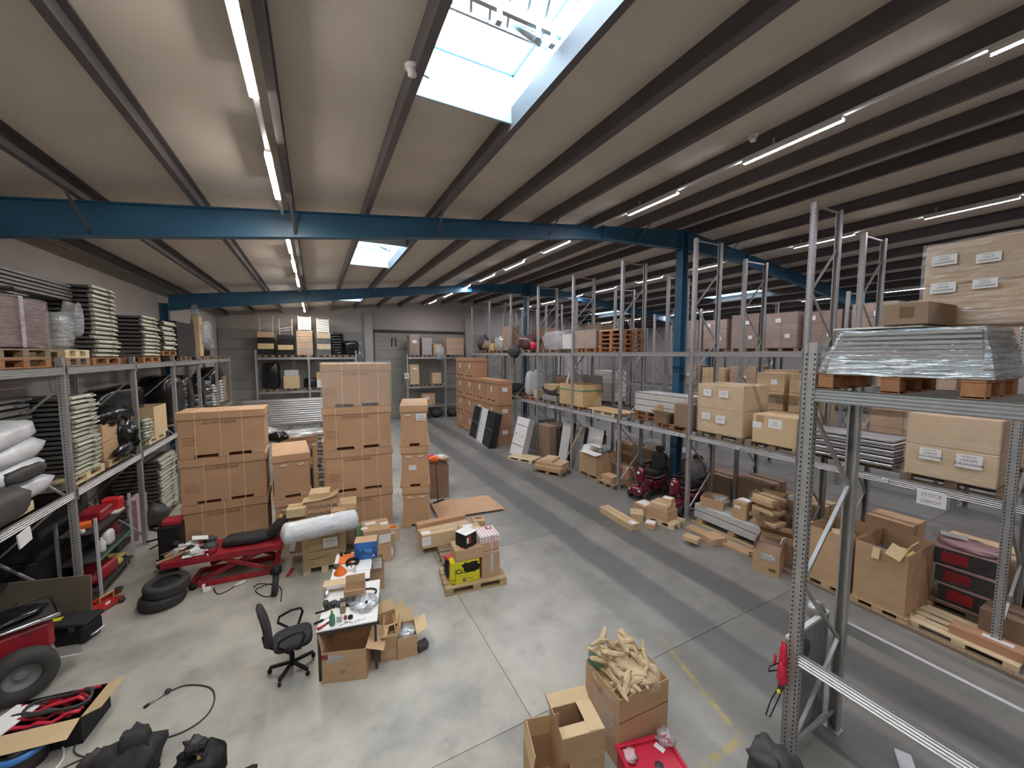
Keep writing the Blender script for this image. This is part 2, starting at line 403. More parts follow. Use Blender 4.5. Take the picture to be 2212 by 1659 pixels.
sg = T('wall_sign', 'two short black bars on the back wall planks', 'sign', (4.95, YF-.115, 5.35))
for dx, rr in ((-.13, .06), (.13, -.06)):
    O('bar', MB().box((dx, 0, 0), (.085, .012, .62), ry=rr), 'black', sg)
cab = T('switch_cabinet', 'grey metal switch cabinet on the back wall left of the pillar', 'cabinet', (2.6, YF-.12, 3.4))
O('housing', MB().box((0, -.1, .75), (.75, .2, 1.5), ch=.01), 'grey', cab); O('cabinet_door', MB().box((0, -.21, .75), (.7, .02, 1.44), ch=.005), 'grey', cab)
O('cabinet_handle', MB().box((.27, -.235, .75), (.03, .03, .16)), 'black', cab); paper(cab, .3, .2, (0, -.222, 1.2), 'front')
# roof lining between the purlins, left and right of the ridge
purl = [-4.5, -3.15, -1.71, -.3, 1.05, 2.5, 3.95, 5.42, 7.02, 8.5, 10.0]
purl_all = purl+[2*XM-x for x in reversed(purl)]
ce = S('ceiling'); ce['label'] = 'beige roof lining sheets between dark purlins'
edges = [XL]+purl_all+[XR]
if True:
    i = edges.index(10.0); edges = edges[:i+1]+[XM]+edges[i+1:]
YS = [YB, -1.5, 8.66, 18.8, YF]
SKY = [(1.05, 2.5, 1.55, 4.84), (1.05, 2.5, 11.5, 14.55), (1.05, 2.5, 21.3, 24.4), (18.5, 19.95, 11.3, 14.2), (18.5, 19.95, 20.9, 24.1), (18.5, 19.95, 1.5, 4.6)]
def deck(x0, x1, y0, y1):
    z0, z1 = zt(x0)+PUR, zt(x1)+PUR; t = .1
    n = max(2, int((x1-x0)/.35)); a = []; dz = .02
    pts = []
    for k in range(n+1):
        f = k/n; x = x0+(x1-x0)*f; z = z0+(z1-z0)*f-dz*math.sin(math.pi*f); pts.append((x, z))
    poly = pts+[(x1, z1+t), (x0, z0+t)]
    O('lining_sheet', MB().prism(poly, (0, y0+.004, 0), (1, 0, 0), (0, 0, 1), (0, 1, 0), y1-y0-.008), 'ceiling', ce)
for i in range(len(edges)-1):
    x0, x1 = edges[i], edges[i+1]
    for j in range(len(YS)-1):
        y0, y1 = YS[j], YS[j+1]
        cut = sorted([(a, b) for (c, d, a, b) in SKY if c <= (x0+x1)/2 <= d and a < y1 and b > y0])
        y = y0
        for a, b in cut:
            if a > y: deck(x0, x1, y, a)
            y = b
        if y < y1: deck(x0, x1, y, y1)
# purlins: C sections running the length of the hall
for x in purl_all:
    sgn = 1 if x < XM else -1; z = zt(x); h = PUR; w = .09
    poly = [(-w/2, 0), (w/2, 0), (w/2, .02), (-w/2+.012, .02), (-w/2+.012, h-.02), (w/2, h-.02), (w/2, h), (-w/2, h)]
    poly = [(sgn*a, b) for a, b in poly]
    if sgn < 0: poly.reverse()
    O('purlin', MB().prism(poly, (x, YB, z), (1, 0, 0), (0, 0, 1), (0, 1, 0), YF-YB), 'purlin', ce)
# portal frames
def frame(Y, col_mid=True):
    f = S('portal_frame'); f['label'] = 'blue painted steel portal frame with rafters and columns'
    bot = [(XL+.25, 6.13), (-4, 6.26), (-1.7, 6.55), (1, 6.90), (3.9, 7.28), (7.24, 7.70), (10.0, 7.80), (XM, 7.80)]
    for sg in (1, -1):
        mx = (lambda x: x) if sg > 0 else (lambda x: 2*XM-x)
        b = [(mx(x), z) for x, z in bot]; t = [(mx(x), zt(x)) for x in (XM, XL+.25)]
        poly = b+t
        O('rafter_web', MB().prism(poly if sg > 0 else poly[::-1], (0, Y-.008, 0), (1, 0, 0), (0, 0, 1), (0, 1, 0), .016), 'blue_paint', f)
        m = MB()
        for (x0, z0), (x1, z1) in zip(b[:-1], b[1:]):
            m.bar((x0, Y, z0), (x1, Y, z1), .2, .018)
        O('rafter_lower_flange', m, 'blue_paint', f)
        O('rafter_upper_flange', MB().bar((t[0][0], Y, t[0][1]-.01), (t[1][0], Y, t[1][1]-.01), .2, .018), 'blue_paint', f)
        for k in (7.24, 10.38): O('end_plate', MB().box((mx(k), Y, (zt(k)+(7.70 if k < 8 else 7.8))/2), (.03, .22, zt(k)-(7.70 if k < 8 else 7.8)+.06)), 'blue_paint', f)
        xc = mx(XL+.14)
        for d in (-.11, .11): O('column_flange', MB().box((xc+d, Y, 3.2), (.018, .22, 6.4)), 'blue_paint', f)
        O('column_web', MB().box((xc, Y, 3.2), (.21, .012, 6.4)), 'blue_paint', f)
        for x in purl[1::2]:
            for s2 in (-1, 1):
                zb = 6.26+(x+4)*.1315 if x < 7 else 7.78
                O('fly_brace', MB().bar((mx(x), Y+s2*.62, zt(x)+.03), (mx(x)+.05, Y+s2*.03, zb+.05), .045, .006), 'purlin', f)
    if col_mid:
        for d in (-.125, .125): O('middle_column_flange', MB().box((XM+d, Y, 3.9), (.02, .25, 7.8)), 'blue_paint', f)
        O('middle_column_web', MB().box((XM, Y, 3.9), (.24, .014, 7.8)), 'blue_paint', f)
        O('column_base_plate', MB().box((XM, Y, .012), (.4, .4, .025)), 'blue_paint', f)
for Y in (-1.5, 8.66, 18.8): frame(Y)
# skylights
for k, (x0, x1, y0, y1) in enumerate(SKY):
    w = S('window_%d' % (k+1)); w['label'] = 'roof skylight with pale upstand and opal dome'
    z0, z1 = zt(x0)+PUR, zt(x1)+PUR; H = .48; zz = max(z0, z1)+H
    for (xa, ya, xb, yb) in ((x0, y0, x1, y0), (x0, y1, x1, y1), (x0, y0, x0, y1), (x1, y0, x1, y1)):
        zb = min(zt(xa), zt(xb))+PUR-.05; hx = zz-zb
        dx, dy = (xb-xa, yb-ya); q = .03
        O('upstand', MB().box(((xa+xb)/2, (ya+yb)/2, zb+hx/2), (max(abs(dx)+q, q), max(abs(dy)+q, q), hx), ch=.004), 'curb', w)
        O('upper_rim', MB().box(((xa+xb)/2, (ya+yb)/2, zz-.06), (max(abs(dx)+.09, .09), max(abs(dy)+.09, .09), .05), ch=.008), 'curb', w)
    nx, m = 8, MB()
    for i in range(nx+1):
        for j in range(nx+1):
            u, v = i/nx, j/nx; m.v.append((x0+(x1-x0)*u, y0+(y1-y0)*v, zz+.22*(math.sin(math.pi*u)*math.sin(math.pi*v))**.5))
    for i in range(nx):
        for j in range(nx): m.f.append((i*(nx+1)+j, (i+1)*(nx+1)+j, (i+1)*(nx+1)+j+1, i*(nx+1)+j+1))
    m.smooth = True; O('pane', m, 'dome', w)
    ym = y0+.74*(y1-y0) if k == 0 else (y0+y1)/2; zm = zz-.3; ym = 3.72 if k == 0 else ym
    O('opener_beam', MB().box(((x0+x1)/2, ym, zm), (x1-x0, .05, .13), ch=.006), 'alu', w)
    O('opener_beam', MB().box(((x0+x1)/2, ym+.28, zm+.04), (x1-x0, .03, .05), ch=.004), 'alu', w)
    O('opener_beam', MB().box(((x0+x1)/2, ym-.32, zm+.1), (x1-x0, .03, .05), ch=.004), 'alu', w)
    for q in range(6):
        xa = x0+.1+(x1-x0-.2)*q/6; O('lattice_bar', MB().bar((xa, ym-.3, zm+.1), (xa+.2, ym+.26, zm+.05), .028, .012), 'alu', w)
    for xa in (x0+.12, x0+.7, x1-.3, x1-.12): O('bracket', MB().box((xa, ym, zm-.1), (.06, .07, .16), ch=.004), 'alu', w)
    O('motor', MB().tube([(x1-.55, ym+.1, zm-.02), (x1-.22, ym+.05, zm-.14)], .045, 10), 'alu', w)
    O('edge_profile', MB().box((x1+.09, (y0+y1)/2, zt(x1)+PUR-.06), (.05, y1-y0+1.1, .05)), 'alu', w)
# cable tray lines and smoke sensors on the roof
for nm, X, Y in (('white round smoke sensor under the purlin beside the near skylight', .98, 4.15), ('small white sensor beside the right aisle light row', 6.4, 4.0)):
    s = T('smoke_sensor', nm, 'sensor', (X, Y, zt(X)+.04))
    O('sensor_base', MB().lathe([(.07, .0), (.075, .03), (.05, .045)], 14), 'white', s); O('sensor_head', MB().lathe([(.0, -.07), (.045, -.06), (.05, 0)], 14), 'white', s)
    O('sensor_arm', MB().bar((0, 0, .02), (.2, .1, .05), .03), 'white', s)
# light rows: trunking with separate LED strips
rows = [(-.45, 7.10, 'left', [(-6.2, -4.7), (-3.3, -1.8), (.3, 1.7), (2.9, 4.8), (6.04, 7.64), (9.9, 11.46), (12.4, 13.95), (15.3, 16.9), (18.9, 20.3), (22.4, 23.9), (25.3, 26.6)]),
        (6.95, 7.92, 'aisle', [(-6, -4.5), (-3, -1.5), (.0, 1.67), (3.03, 4.5), (5.9, 7.35), (9.8, 11.3), (12.66, 14.2), (15.3, 16.9), (18.2, 19.7), (21, 22.5), (24.3, 25.8)]),
        (13.9, 7.95, 'middle', [(-6, -4.5), (-3, -1.5), (0, 1.5), (2.7, 4.2), (5.62, 7.2), (9.66, 10.9), (12.5, 14.0), (15.5, 17.1), (18.3, 19.8), (21.2, 22.7), (24.3, 25.8)]),
        (21.4, 7.12, 'far', [(0, 1.5), (3, 4.5), (6, 7.5), (9.1, 10.6), (12.3, 13.5), (15.1, 16.5), (18.2, 19.7), (21.2, 22.7), (24.3, 25.8)])]
for X, Z, nm, segs in rows:
    tr = T('light_trunking', {'left': 'long pale trunking rail carrying the left row of lights', 'aisle': 'long thin trunking rail carrying the lights over the aisle', 'middle': 'trunking rail carrying the lights behind the tall racks', 'far': 'farthest trunking rail with lights at the right side'}[nm], 'rail', (X, 0, Z))
    O('rail', MB().box((0, (YB+YF)/2, .05), (.06, YF-YB-.6, .045), ch=.006), 'trunk', tr)
    for y in range(int(YB)+1, int(YF), 3): O('hanger', MB().box((.02, y, .12), (.012, .03, .16)), 'galv', tr)
    n = 0
    for a, b in segs:
        n += 1
        lb = {'left': 'bright LED strip light of the left ceiling row', 'aisle': 'thin LED strip light of the row over the aisle', 'middle': 'LED strip light of the row behind the tall racks', 'far': 'LED strip light of the farthest row on the right'}[nm]
        vis = b > {'left': 3.5, 'aisle': 1.4, 'middle': 2, 'far': 6}[nm]; nv = sum(1 for q in segs if q[1] > {'left': 3.5, 'aisle': 1.4, 'middle': 2, 'far': 6}[nm] and q[1] <= b)
        lb = lb+', %s from the near end' % ['', 'first', 'second', 'third', 'fourth', 'fifth', 'sixth', 'seventh', 'eighth', 'ninth', 'tenth', 'eleventh'][nv] if vis else 'LED strip light of the %s row above and behind the viewer' % nm
        t = T('strip_light', lb, 'light', (X, (a+b)/2, Z), 0, {'left': 'left row of strip lights', 'aisle': 'aisle row of strip lights', 'middle': 'middle row of strip lights', 'far': 'far row of strip lights'}[nm])
        k = .012 if nm == 'left' else .0
        O('lamp_body', MB().box((0, 0, .012), (.086, b-a, .03), ch=.004).box((-.04, 0, -.018), (.006, b-a, .036)).box((.04, 0, -.018), (.006, b-a, .036)), 'trunk', t)
        O('diffuser', MB().box((0, 0, -.022-k), (.066, b-a-.03, .024)), 'led' if nm == 'left' else 'led_cool', t)
# ================================================================ kinds
PB = {}
def pallet(label, x, y, z=0, rz=0, old=False, full=True, group=None, m=None, name='wooden_pallet', L=1.2, Wd=.8):
    "euro pallet, centre at x, y, long side along local x"
    m = m or ('wood_old' if old else 'wood'); k = (m, full, L, Wd)
    if k not in PB:
        d = {}
        d['w'] = MB().box((0, 0, 0), (L, .145, .022), ch=.003).mesh('deck_board', m); d['n'] = MB().box((0, 0, 0), (L, .1, .022), ch=.003).mesh('deck_board', m)
        d['c'] = MB().box((0, 0, 0), (.145, Wd, .022), ch=.003).mesh('cross_board', m); d['b'] = MB().box((0, 0, 0), (.145, .1, .078), ch=.003).mesh('block', m)
        d['b2'] = MB().box((0, 0, 0), (.145, .145, .078), ch=.003).mesh('block', m); d['r'] = MB().box((0, 0, 0), (L, .1, .022), ch=.003).mesh('bottom_board', m)
        PB[k] = d
    d = PB[k]; t = T(name, label, 'pallet', (x, y, z), rz, group); h = Wd/2
    ys = [-h+.0725, -h/2+.016, 0, h/2-.016, h-.0725]
    for i, yy in enumerate(ys): O('deck_board', d['w' if i % 2 == 0 else 'n'], None, t, (0, yy, .133), (0, 0, random.uniform(-.004, .004)))
    for xx in (-L/2+.0725, 0, L/2-.0725):
        O('cross_board', d['c'], None, t, (xx, 0, .111))
        for yy, kk in ((-h+.05, 'b'), (0, 'b2'), (h-.05, 'b')): O('block', d[kk], None, t, (xx, yy, .061))
    for yy in (-h+.05, 0, h-.05): O('bottom_board', d['r'], None, t, (0, yy, .011))
    return t
PH = .145
def pal_small(label, x, y, z, rz, L=1.2, Wd=.8, m='wood_old', group=None):
    "pallet seen only edge-on from far away: deck, blocks and runners"
    t = T('wooden_pallet', label, 'pallet', (x, y, z), rz, group); k = ('far', m, L, Wd)
    if k not in PB:
        a, b = MB(), MB()
        for i in range(5): a.box((0, -Wd/2+.07+(Wd-.14)*i/4, .133), (L, .12, .022))
        for xx in (-L/2+.07, 0, L/2-.07):
            for yy in (-Wd/2+.05, 0, Wd/2-.05): b.box((xx, yy, .061), (.14, .1, .122))
        for yy in (-Wd/2+.05, 0, Wd/2-.05): b.box((0, yy, .011), (L, .1, .022))
        PB[k] = (a.mesh('deck', m), b.mesh('base', m))
    O('deck', PB[k][0], None, t); O('base', PB[k][1], None, t); return t

def edge(a, b, z=0):
    A, B = P(*a, z), P(*b, z); d = B-A; return A, B, (A+B)/2, math.atan2(d.y, d.x), d.length

def carton(label, loc, rz, w, d, h, m='card', opn=None, tape=True, labels=(), name='cardboard_box', cat='box', group=None, flapk=.5, fm=None):
    "local frame: front face at y=0 facing -y, width along x, depth into +y"
    t = T(name, label, cat, loc, rz, group)
    if opn is None:
        O('box_body', MB().box((0, d/2, h/2-.002), (w, d, h-.004), ch=.006), m, t)
        if tape:
            O('lid_flap', MB().box((0, d*.25, h), (w-.004, d/2-.003, .006), ch=.002), m, t); O('lid_flap', MB().box((0, d*.75, h), (w-.004, d/2-.003, .006), ch=.002), m, t)
            tw = min(.05, d*.2)
            O('tape', MB().box((0, d/2, h+.0035), (w+.002, tw, .002)).box((w/2+.001, d/2, h-.05), (.002, tw, .1)).box((-w/2-.001, d/2, h-.05), (.002, tw, .1)), 'tape', t)
    else:
        k = .007
        O('box_body', MB().box((0, k/2, h/2), (w, k, h)).box((0, d-k/2, h/2), (w, k, h)).box((-w/2+k/2, d/2, h/2), (k, d-2*k, h)).box((w/2-k/2, d/2, h/2), (k, d-2*k, h)).box((0, d/2, k), (w-2*k, d-2*k, k)), m, t)
        fl = d*flapk
        for side, a in zip('fblr', opn):
            if a is None: continue
            l = fl
            if isinstance(a, tuple): a, l = a
            a = R(a); L = w if side in 'fb' else d
            mb = MB().box((0, l/2, 0), (L-.012, l, k), ch=.002)
            M = Matrix.Rotation(a, 4, 'X')
            rzz = {'f': 0, 'b': math.pi, 'l': -math.pi/2, 'r': math.pi/2}[side]
            pos = {'f': (0, k/2, h), 'b': (0, d-k/2, h), 'l': (-w/2+k/2, d/2, h), 'r': (w/2-k/2, d/2, h)}[side]
            O('flap', mb, fm or m, t, pos, (Matrix.Rotation(rzz, 4, 'Z') @ M).to_euler())
    for face, x, z, lw, lh, *ex in labels:
        loc2 = {'front': (x, -.0025, z), 'right': (w/2+.0025, x, z), 'left': (-w/2-.0025, x, z), 'top': (x, z, h+.005)}[face]
        paper(t, lw, lh, loc2, face, *(ex[:1] or [()]), tilt=ex[1] if len(ex) > 1 else 0, m=ex[2] if len(ex) > 2 else 'paper')
    return t
def cpx(label, a, b, top, d, z=0, h=None, **k):
    "closed or open carton from the two bottom front corners in the photograph and the row of its top edge"
    A, B, M_, rz, w = edge(a, b, z); hh = h or zat(top, A)-z
    return carton(label, M_, rz, w, d, hh, **k), A, B, rz, w, hh

def big_carton(label, loc, rz, w, d, h, straps='front', group=None, printed=True, wrap=False, labels=(), handles=False, m='card_orange'):
    "telescoping carton on runners, bound with straps; local frame as carton()"
    t = T('strapped_carton', label, 'box', loc, rz, group); g = .085; lid = .17
    xr = [-w*.40, 0, w*.40] if w > 1.2 else [-w*.36, w*.36]
    for x in xr: O('runner', MB().box((x, d/2, g/2), (.26 if x else .2, d-.02, g), ch=.004), m, t)
    O('box_body', MB().box((0, d/2, (g+h-lid)/2), (w-.04, d-.04, h-lid-g+.02), ch=.006), m, t)
    O('box_lid', MB().box((0, d/2, h-lid/2), (w, d, lid), ch=.006), m, t)
    O('dark_lid_line', MB().box((0, d/2, h-lid-.006), (w-.008, d-.008, .016)), 'card_dark', t)  # dark line running round just under the lid edge
    if straps:
        for x in ((-w*.26, w*.02, w*.26) if straps == 'front' else straps):
            jx = x+random.uniform(-.06, .06)*w
            O('strap', MB().box((jx, -.004, h/2), (.014, .004, h)).box((jx, d/2, h+.003), (.014, d, .004)).box((jx, d+.004, h/2), (.014, .004, h)), 'strap_pp', t)
    if printed:
        x_ = text(t, 'ECOPOWER', .1 if w > 1.2 else .06, 'print', (-w*.04, .0125, h-lid-.09), (R(90), 0, 0), 'printed_text', sx=1.15, shear=.45)
        for x, z, ww, hh in ((-w*.36, h*.3, w*.16, h*.2),):
            O('printed_panel', MB().box((x, .0135, z), (ww, .002, hh*.04)).box((x, .0135, z+hh*.25), (ww, .002, hh*.04)).box((x, .0135, z+hh*.5), (ww, .002, hh*.04)).box((x-ww*.1, .0135, z+hh*.75), (ww*.8, .002, hh*.04)), 'print', t)
    if handles:
        for x in (-w*.22, w*.22):
            O('hand_hole', MB().box((x, .008, h-lid-.075), (.11, .016, .035), ch=.005), 'card_light', t)
            O('hand_tab', MB().tube([(x+.07*math.cos(a), -.012, h-lid-.06-.04*math.sin(a)) for a in [math.pi*q/6 for q in range(7)]], .009, 6), 'white', t)
    if wrap: O('stretch_wrap', MB().wbox((0, d/2, h/2+.02), (w+.03, d+.03, h+.02), 10, .012, 3), 'film', t)
    for face, x, z, lw, lh, *ex in labels:
        loc2 = {'front': (x, -.004, z), 'right': (w/2+.003, x, z), 'left': (-w/2-.003, x, z)}[face]
        paper(t, lw, lh, loc2, face, *(ex[:1] or [()]))
    return t

RK = {}
def rack(label, X, dx, ys, levels, H, depth=1.08, name='pallet_rack', perf=(), skip=(), rear=True, axis='y', Hs=None, beams_at=None):
    "X = front line, dx = +1 if the depth runs towards +x; ys = uprights; levels = tops of the beams"
    t = T(name, label, 'rack', (0, 0, 0))
    def W(f, y, z): return (X+dx*f, y, z) if axis == 'y' else (y, X+dx*f, z)
    pw, pd = .10, .085
    for i, y in enumerate(ys):
        h = Hs[i] if Hs else H
        for f in ((0.05, depth-.05) if rear else (.05,)):
            c = W(f, y, h/2); s = (pd, pw, h) if axis == 'y' else (pw, pd, h)
            k = ('post', axis, h, f > .5, dx)
            if k not in RK:
                o = -1 if f < .5 else 1; o *= dx     # open side of the channel points to the frame's inside
                mb = MB(); a = pd/2; b = pw/2; tk = .007; e = .018
                poly = [(-a, -b), (a, -b), (a, -b+e), (a-tk, -b+e), (a-tk, -b+tk), (-a+tk, -b+tk), (-a+tk, -.022), (-a+.014, -.018), (-a+.014, .018), (-a+tk, .022), (-a+tk, b-tk), (a-tk, b-tk), (a-tk, b-e), (a, b-e), (a, b), (-a, b), (-a, .03), (-a+.008, .024), (-a+.008, -.024), (-a, -.03)]
                poly = [(-o*p, q) for p, q in poly]
                if axis != 'y': poly = [(q, p) for p, q in poly]
                mb.prism(poly, (0, 0, -h/2), (1, 0, 0), (0, 1, 0), (0, 0, 1), h)
                RK[k] = mb.mesh('post', 'galv_post')
            O('post', RK[k], None, t, c)
            O('foot_plate', MB().box((0, 0, .006), (.14, .15, .012)), 'galv_post', t, W(f, y, 0))
        if i in perf:
            mb = MB()
            for z in [q*.05+.1 for q in range(int((h-.15)/.05))]:
                for q in (-.036, .036):
                    p = W(.05-.0435, y+q, z); mb.box(p, (.002, .012, .02) if axis == 'y' else (.012, .002, .02))
            O('perforation', mb, 'hole', t)['kind'] = 'stuff'
            if axis == 'y':
                mb = MB()
                for z in [q*.05+.1 for q in range(int((h-.15)/.05))]: mb.box(W(.06, y-.051, z), (.012, .002, .02))
                O('side_perforation', mb, 'hole', t)['kind'] = 'stuff'
        if rear:
            z = .25; n = 0
            O('horizontal_brace', MB().bar(W(.09, y, z), W(depth-.09, y, z), .03, .03), 'galv_post', t)
            while z < h-.9:
                a, b = (.09, depth-.09) if n % 2 == 0 else (depth-.09, .09)
                O('diagonal_brace', MB().bar(W(a, y, z), W(b, y, z+.92), .036, .03), 'galv_post', t); z += .92; n += 1
            O('horizontal_brace', MB().bar(W(.09, y, h-.06), W(depth-.09, y, h-.06), .03, .03), 'galv_post', t)
    for i in range(len(ys)-1):
        a, b = sorted((ys[i], ys[i+1]))
        for li, z in enumerate(levels):
            if (i, li) in skip: continue
            for f in ((.012, depth-.012) if rear else (.012,)):
                L = b-a-pw; bh = .13; k = ('beam', axis, round(L, 3), f < .5)
                if k not in RK:
                    q = .025; s = -1 if f < .5 else 1
                    pf = [(-q, -bh/2), (q, -bh/2), (q, bh/2), (-q, bh/2)]
                    out = [(s*q, bh/2)]; zz = bh/2; steps = 4
                    prof = [(-s*q, -bh/2)]
                    for j in range(steps):
                        z0 = -bh/2+bh*j/steps; st = bh/steps
                        prof += [(s*(q-.012), z0+st*.02), (s*q, z0+st*.38), (s*q, z0+st*.58), (s*(q-.012), z0+st*.94)]
                    prof += [(s*q, bh/2), (-s*q, bh/2)]
                    prof = [(dx*p, r) for p, r in prof]
                    mb = MB()
                    if axis == 'y': mb.prism(prof, (0, -L/2, 0), (1, 0, 0), (0, 0, 1), (0, 1, 0), L)
                    else: mb.prism(prof, (-L/2, 0, 0), (0, 1, 0), (0, 0, 1), (1, 0, 0), L)
                    RK[k] = mb.mesh('beam', 'galv')
                O('beam', RK[k], None, t, W(f, (a+b)/2, z-bh/2))
                if f < .5:
                    for yy in (a+pw/2+.004, b-pw/2-.004): O('beam_connector', MB().box((0, 0, 0), (.055, .008, .22) if axis == 'y' else (.008, .055, .22)), 'galv_post', t, W(f, yy, z-bh/2))
    return t

def stackwrap(label, loc, rz, w, d, h, n=(2, 1, 2), m='card', fm='film', labels=(), cat='pallet load', name='wrapped_pallet_load', group=None, jit=.01, lab_text=()):
    "cartons held together by stretch film: they move as one"
    t = T(name, label, cat, loc, rz, group); g = .004
    for i in range(n[0]):
        for j in range(n[1]):
            for k in range(n[2]):
                O('carton', MB().box((-w/2+w/n[0]*(i+.5), d/n[1]*(j+.5), h/n[2]*(k+.5)), (w/n[0]-g, d/n[1]-g, h/n[2]-g), ch=.012), m, t)
    if fm: O('stretch_wrap', MB().wbox((0, d/2, h/2+.005), (w+.025, d+.025, h+.015), 9, jit, int(w*1000) % 17), fm, t)
    for face, x, z, lw, lh, *ex in labels:
        loc2 = {'front': (x, -.022, z), 'right': (w/2+.022, x, z), 'left': (-w/2-.022, x, z)}[face]
        paper(t, lw, lh, loc2, face, *(ex[:1] or [lab_text]), tilt=ex[1] if len(ex) > 1 else 0)
    return t
def panelstack(label, loc, rz, w, d, h, n, group=None, seed=0, edge_m='panel_edge'):
    "bundled panels with pale folded ends; ends face -y"
    t = T('panel_stack', label, 'panels', loc, rz, group); rr = random.Random(seed); st = h/n
    for k in range(n):
        dx, dy = rr.uniform(-.02, .02), rr.uniform(-.03, .03)
        O('panel', MB().box((dx, d/2+dy, st*(k+.42)), (w-.02, d-.06, st*.62), ch=.004), 'panel_dark', t)
        O('folded_end', MB().box((dx-w*.1, .03+dy, st*(k+.5)), (w*.78, .07, st*.55), rx=rr.uniform(-.5, .1), ch=.006).box((dx+w*.30, .0+dy, st*(k+.42)), (w*.4, .06, st*.34), rz=.12, rx=rr.uniform(-.3, .3)).box((dx, .05+dy, st*(k+.86)), (w*.98, .05, st*.16), ch=.004), edge_m, t)
    return t
def bag(label, loc, rz, r, m, seed, amp=.07, fq=2.2, pw=.55, name='bag', cat='bag', flat=None, group=None, nu=18, nv=11):
    o = O(name, MB().blob((0, 0, r[2]), r, seed, amp, fq, nu, nv, pw), m, None, loc, (0, 0, rz)); return tag(o, label, cat, group)
def tyre(label, loc, rot=(0, 0, 0), R0=.33, wd=.2, ri=.2, m='rubber', group=None):
    t = T('tyre', label, 'tyre', loc, 0, group); t.rotation_euler = rot
    h = wd/2; pr = [(ri, -h*.7), (ri+.03, -h*.95), (R0-.05, -h), (R0-.012, -h*.8), (R0, -h*.5), (R0, h*.5), (R0-.012, h*.8), (R0-.05, h), (ri+.03, h*.95), (ri, h*.7)]
    O('tread', MB().lathe(pr, 36, (0, 0, h), closed=True), m, t)
    g = MB()
    for z in (-.45, 0, .45): g.lathe([(R0+.001, h+z*h-.006), (R0+.002, h+z*h), (R0+.001, h+z*h+.006)], 36)
    O('tread_groove', g, 'hole', t)
    O('bead', MB().lathe([(ri-.006, h*.3), (ri+.012, h*.05), (ri+.03, h*.06), (ri+.02, h*.3)], 36, closed=True).lathe([(ri-.006, h*1.7), (ri+.012, h*1.95), (ri+.03, h*1.94), (ri+.02, h*1.7)], 36, closed=True), m, t)
    return t
# ================================================================ tall racks (structure of the store)
YD = [-1.1, 1.55, 4.27, 6.93, 9.6, 12.25, 14.87, 17.55, 20.2, 22.9]
rack('galvanised pallet rack facing the wide aisle, front row of the tall double rack', 8.86, 1, YD, [2.36, 4.57], 7.5, perf=(1, 2, 3, 4))
YE = [-1.1, 1.55, 4.27, 6.93, 9.6, 12.25, 14.87, 17.55, 20.2, 22.9]
rack('galvanised pallet rack standing back to back behind the aisle rack', 10.95, 1, YE, [2.36, 4.57], 7.2)
rack('galvanised pallet rack beyond the second aisle, seen through the double rack', 15.9, 1, [1.0+2.75*i for i in range(10)], [1.3, 2.9, 4.6], 6.6)
rack('farthest galvanised pallet rack near the right wall', 18.3, 1, [2.0+2.75*i for i in range(9)], [2.4, 4.5], 6.2)
YA = [3.45, 6.25, 9.05, 11.87, 14.67, 17.47, 20.27, 23.07]
rack('galvanised pallet rack along the left wall', -3.7, -1, YA, [2.2, 4.29], 4.45, perf=(2,))
rack('short galvanised rack against the back wall left of the stacked cartons', 26.6, 1, [-3.05, -.35, 2.35], [2.3, 4.32], 4.75, axis='x')
rack('galvanised rack against the back wall right of the concrete pillar', 26.4, 1, [5.55, 8.2, 10.85], [.95, 2.3, 4.32], 4.5, axis='x')
# the rack beside the camera
rack('near galvanised pallet rack with punched posts at the right edge', 4.40, 1, [2.07, -.65], [1.37, 4.16], 4.62, depth=1.06, perf=(0,))
# ================================================================ stacked big cartons, middle of the hall
H0 = 1.07
def stack(A, B, n, d, texts, group, labels=None, **k):
    dv = Vector(B)-Vector(A); rz = math.atan2(dv.y, dv.x); w = dv.length; M_ = (Vector(A)+Vector(B))/2
    for i in range(n):
        kk = dict(k)
        if labels and labels.get(i): kk['labels'] = labels[i]
        wr = (i == 3)
        big_carton(texts[i], (M_.x+random.uniform(-.012, .012), M_.y, H0*i), rz+random.uniform(-.006, .006), w, d, H0-.008, group=group, wrap=wr, **kk)
g1 = 'big strapped cartons stacked in the middle'
stack((-2.80, 10.85, 0), (-1.13, 10.87, 0), 3, .9, ['bottom strapped carton of the left wide stack behind the red lift table', 'middle strapped carton of the left wide stack', 'top strapped carton of the left wide stack with a pale lid'], g1)
stack((-.985, 10.36, 0), (-.19, 10.42, 0), 2, 1.55, ['lower end-on carton between the two wide stacks behind the long parcel', 'upper end-on carton with two white hand tabs between the two wide stacks'], g1, straps=None, printed=False, handles=True)
stack((.10, 10.22, 0), (1.70, 10.12, 0), 4, .86, ['bottom strapped carton of the tallest stack behind the white foil roll', 'second strapped carton from the floor in the tallest stack', 'third strapped carton from the floor in the tallest stack', 'topmost strapped carton of the tallest stack wrapped in clear film'], g1)
stack((1.86, 9.88, 0), (2.54, 9.72, 0), 3, 1.62, ['bottom end-on carton of the narrow stack beside the aisle', 'middle end-on carton with a small pale label in the narrow stack beside the aisle', 'top end-on carton with a white LGKDM sign in the narrow stack'], g1, straps=None, printed=False, handles=True,
      labels={2: [('front', .17, .76, .25, .19, SLAB_LINES)], 1: [('front', -.06, .52, .19, .13)]})
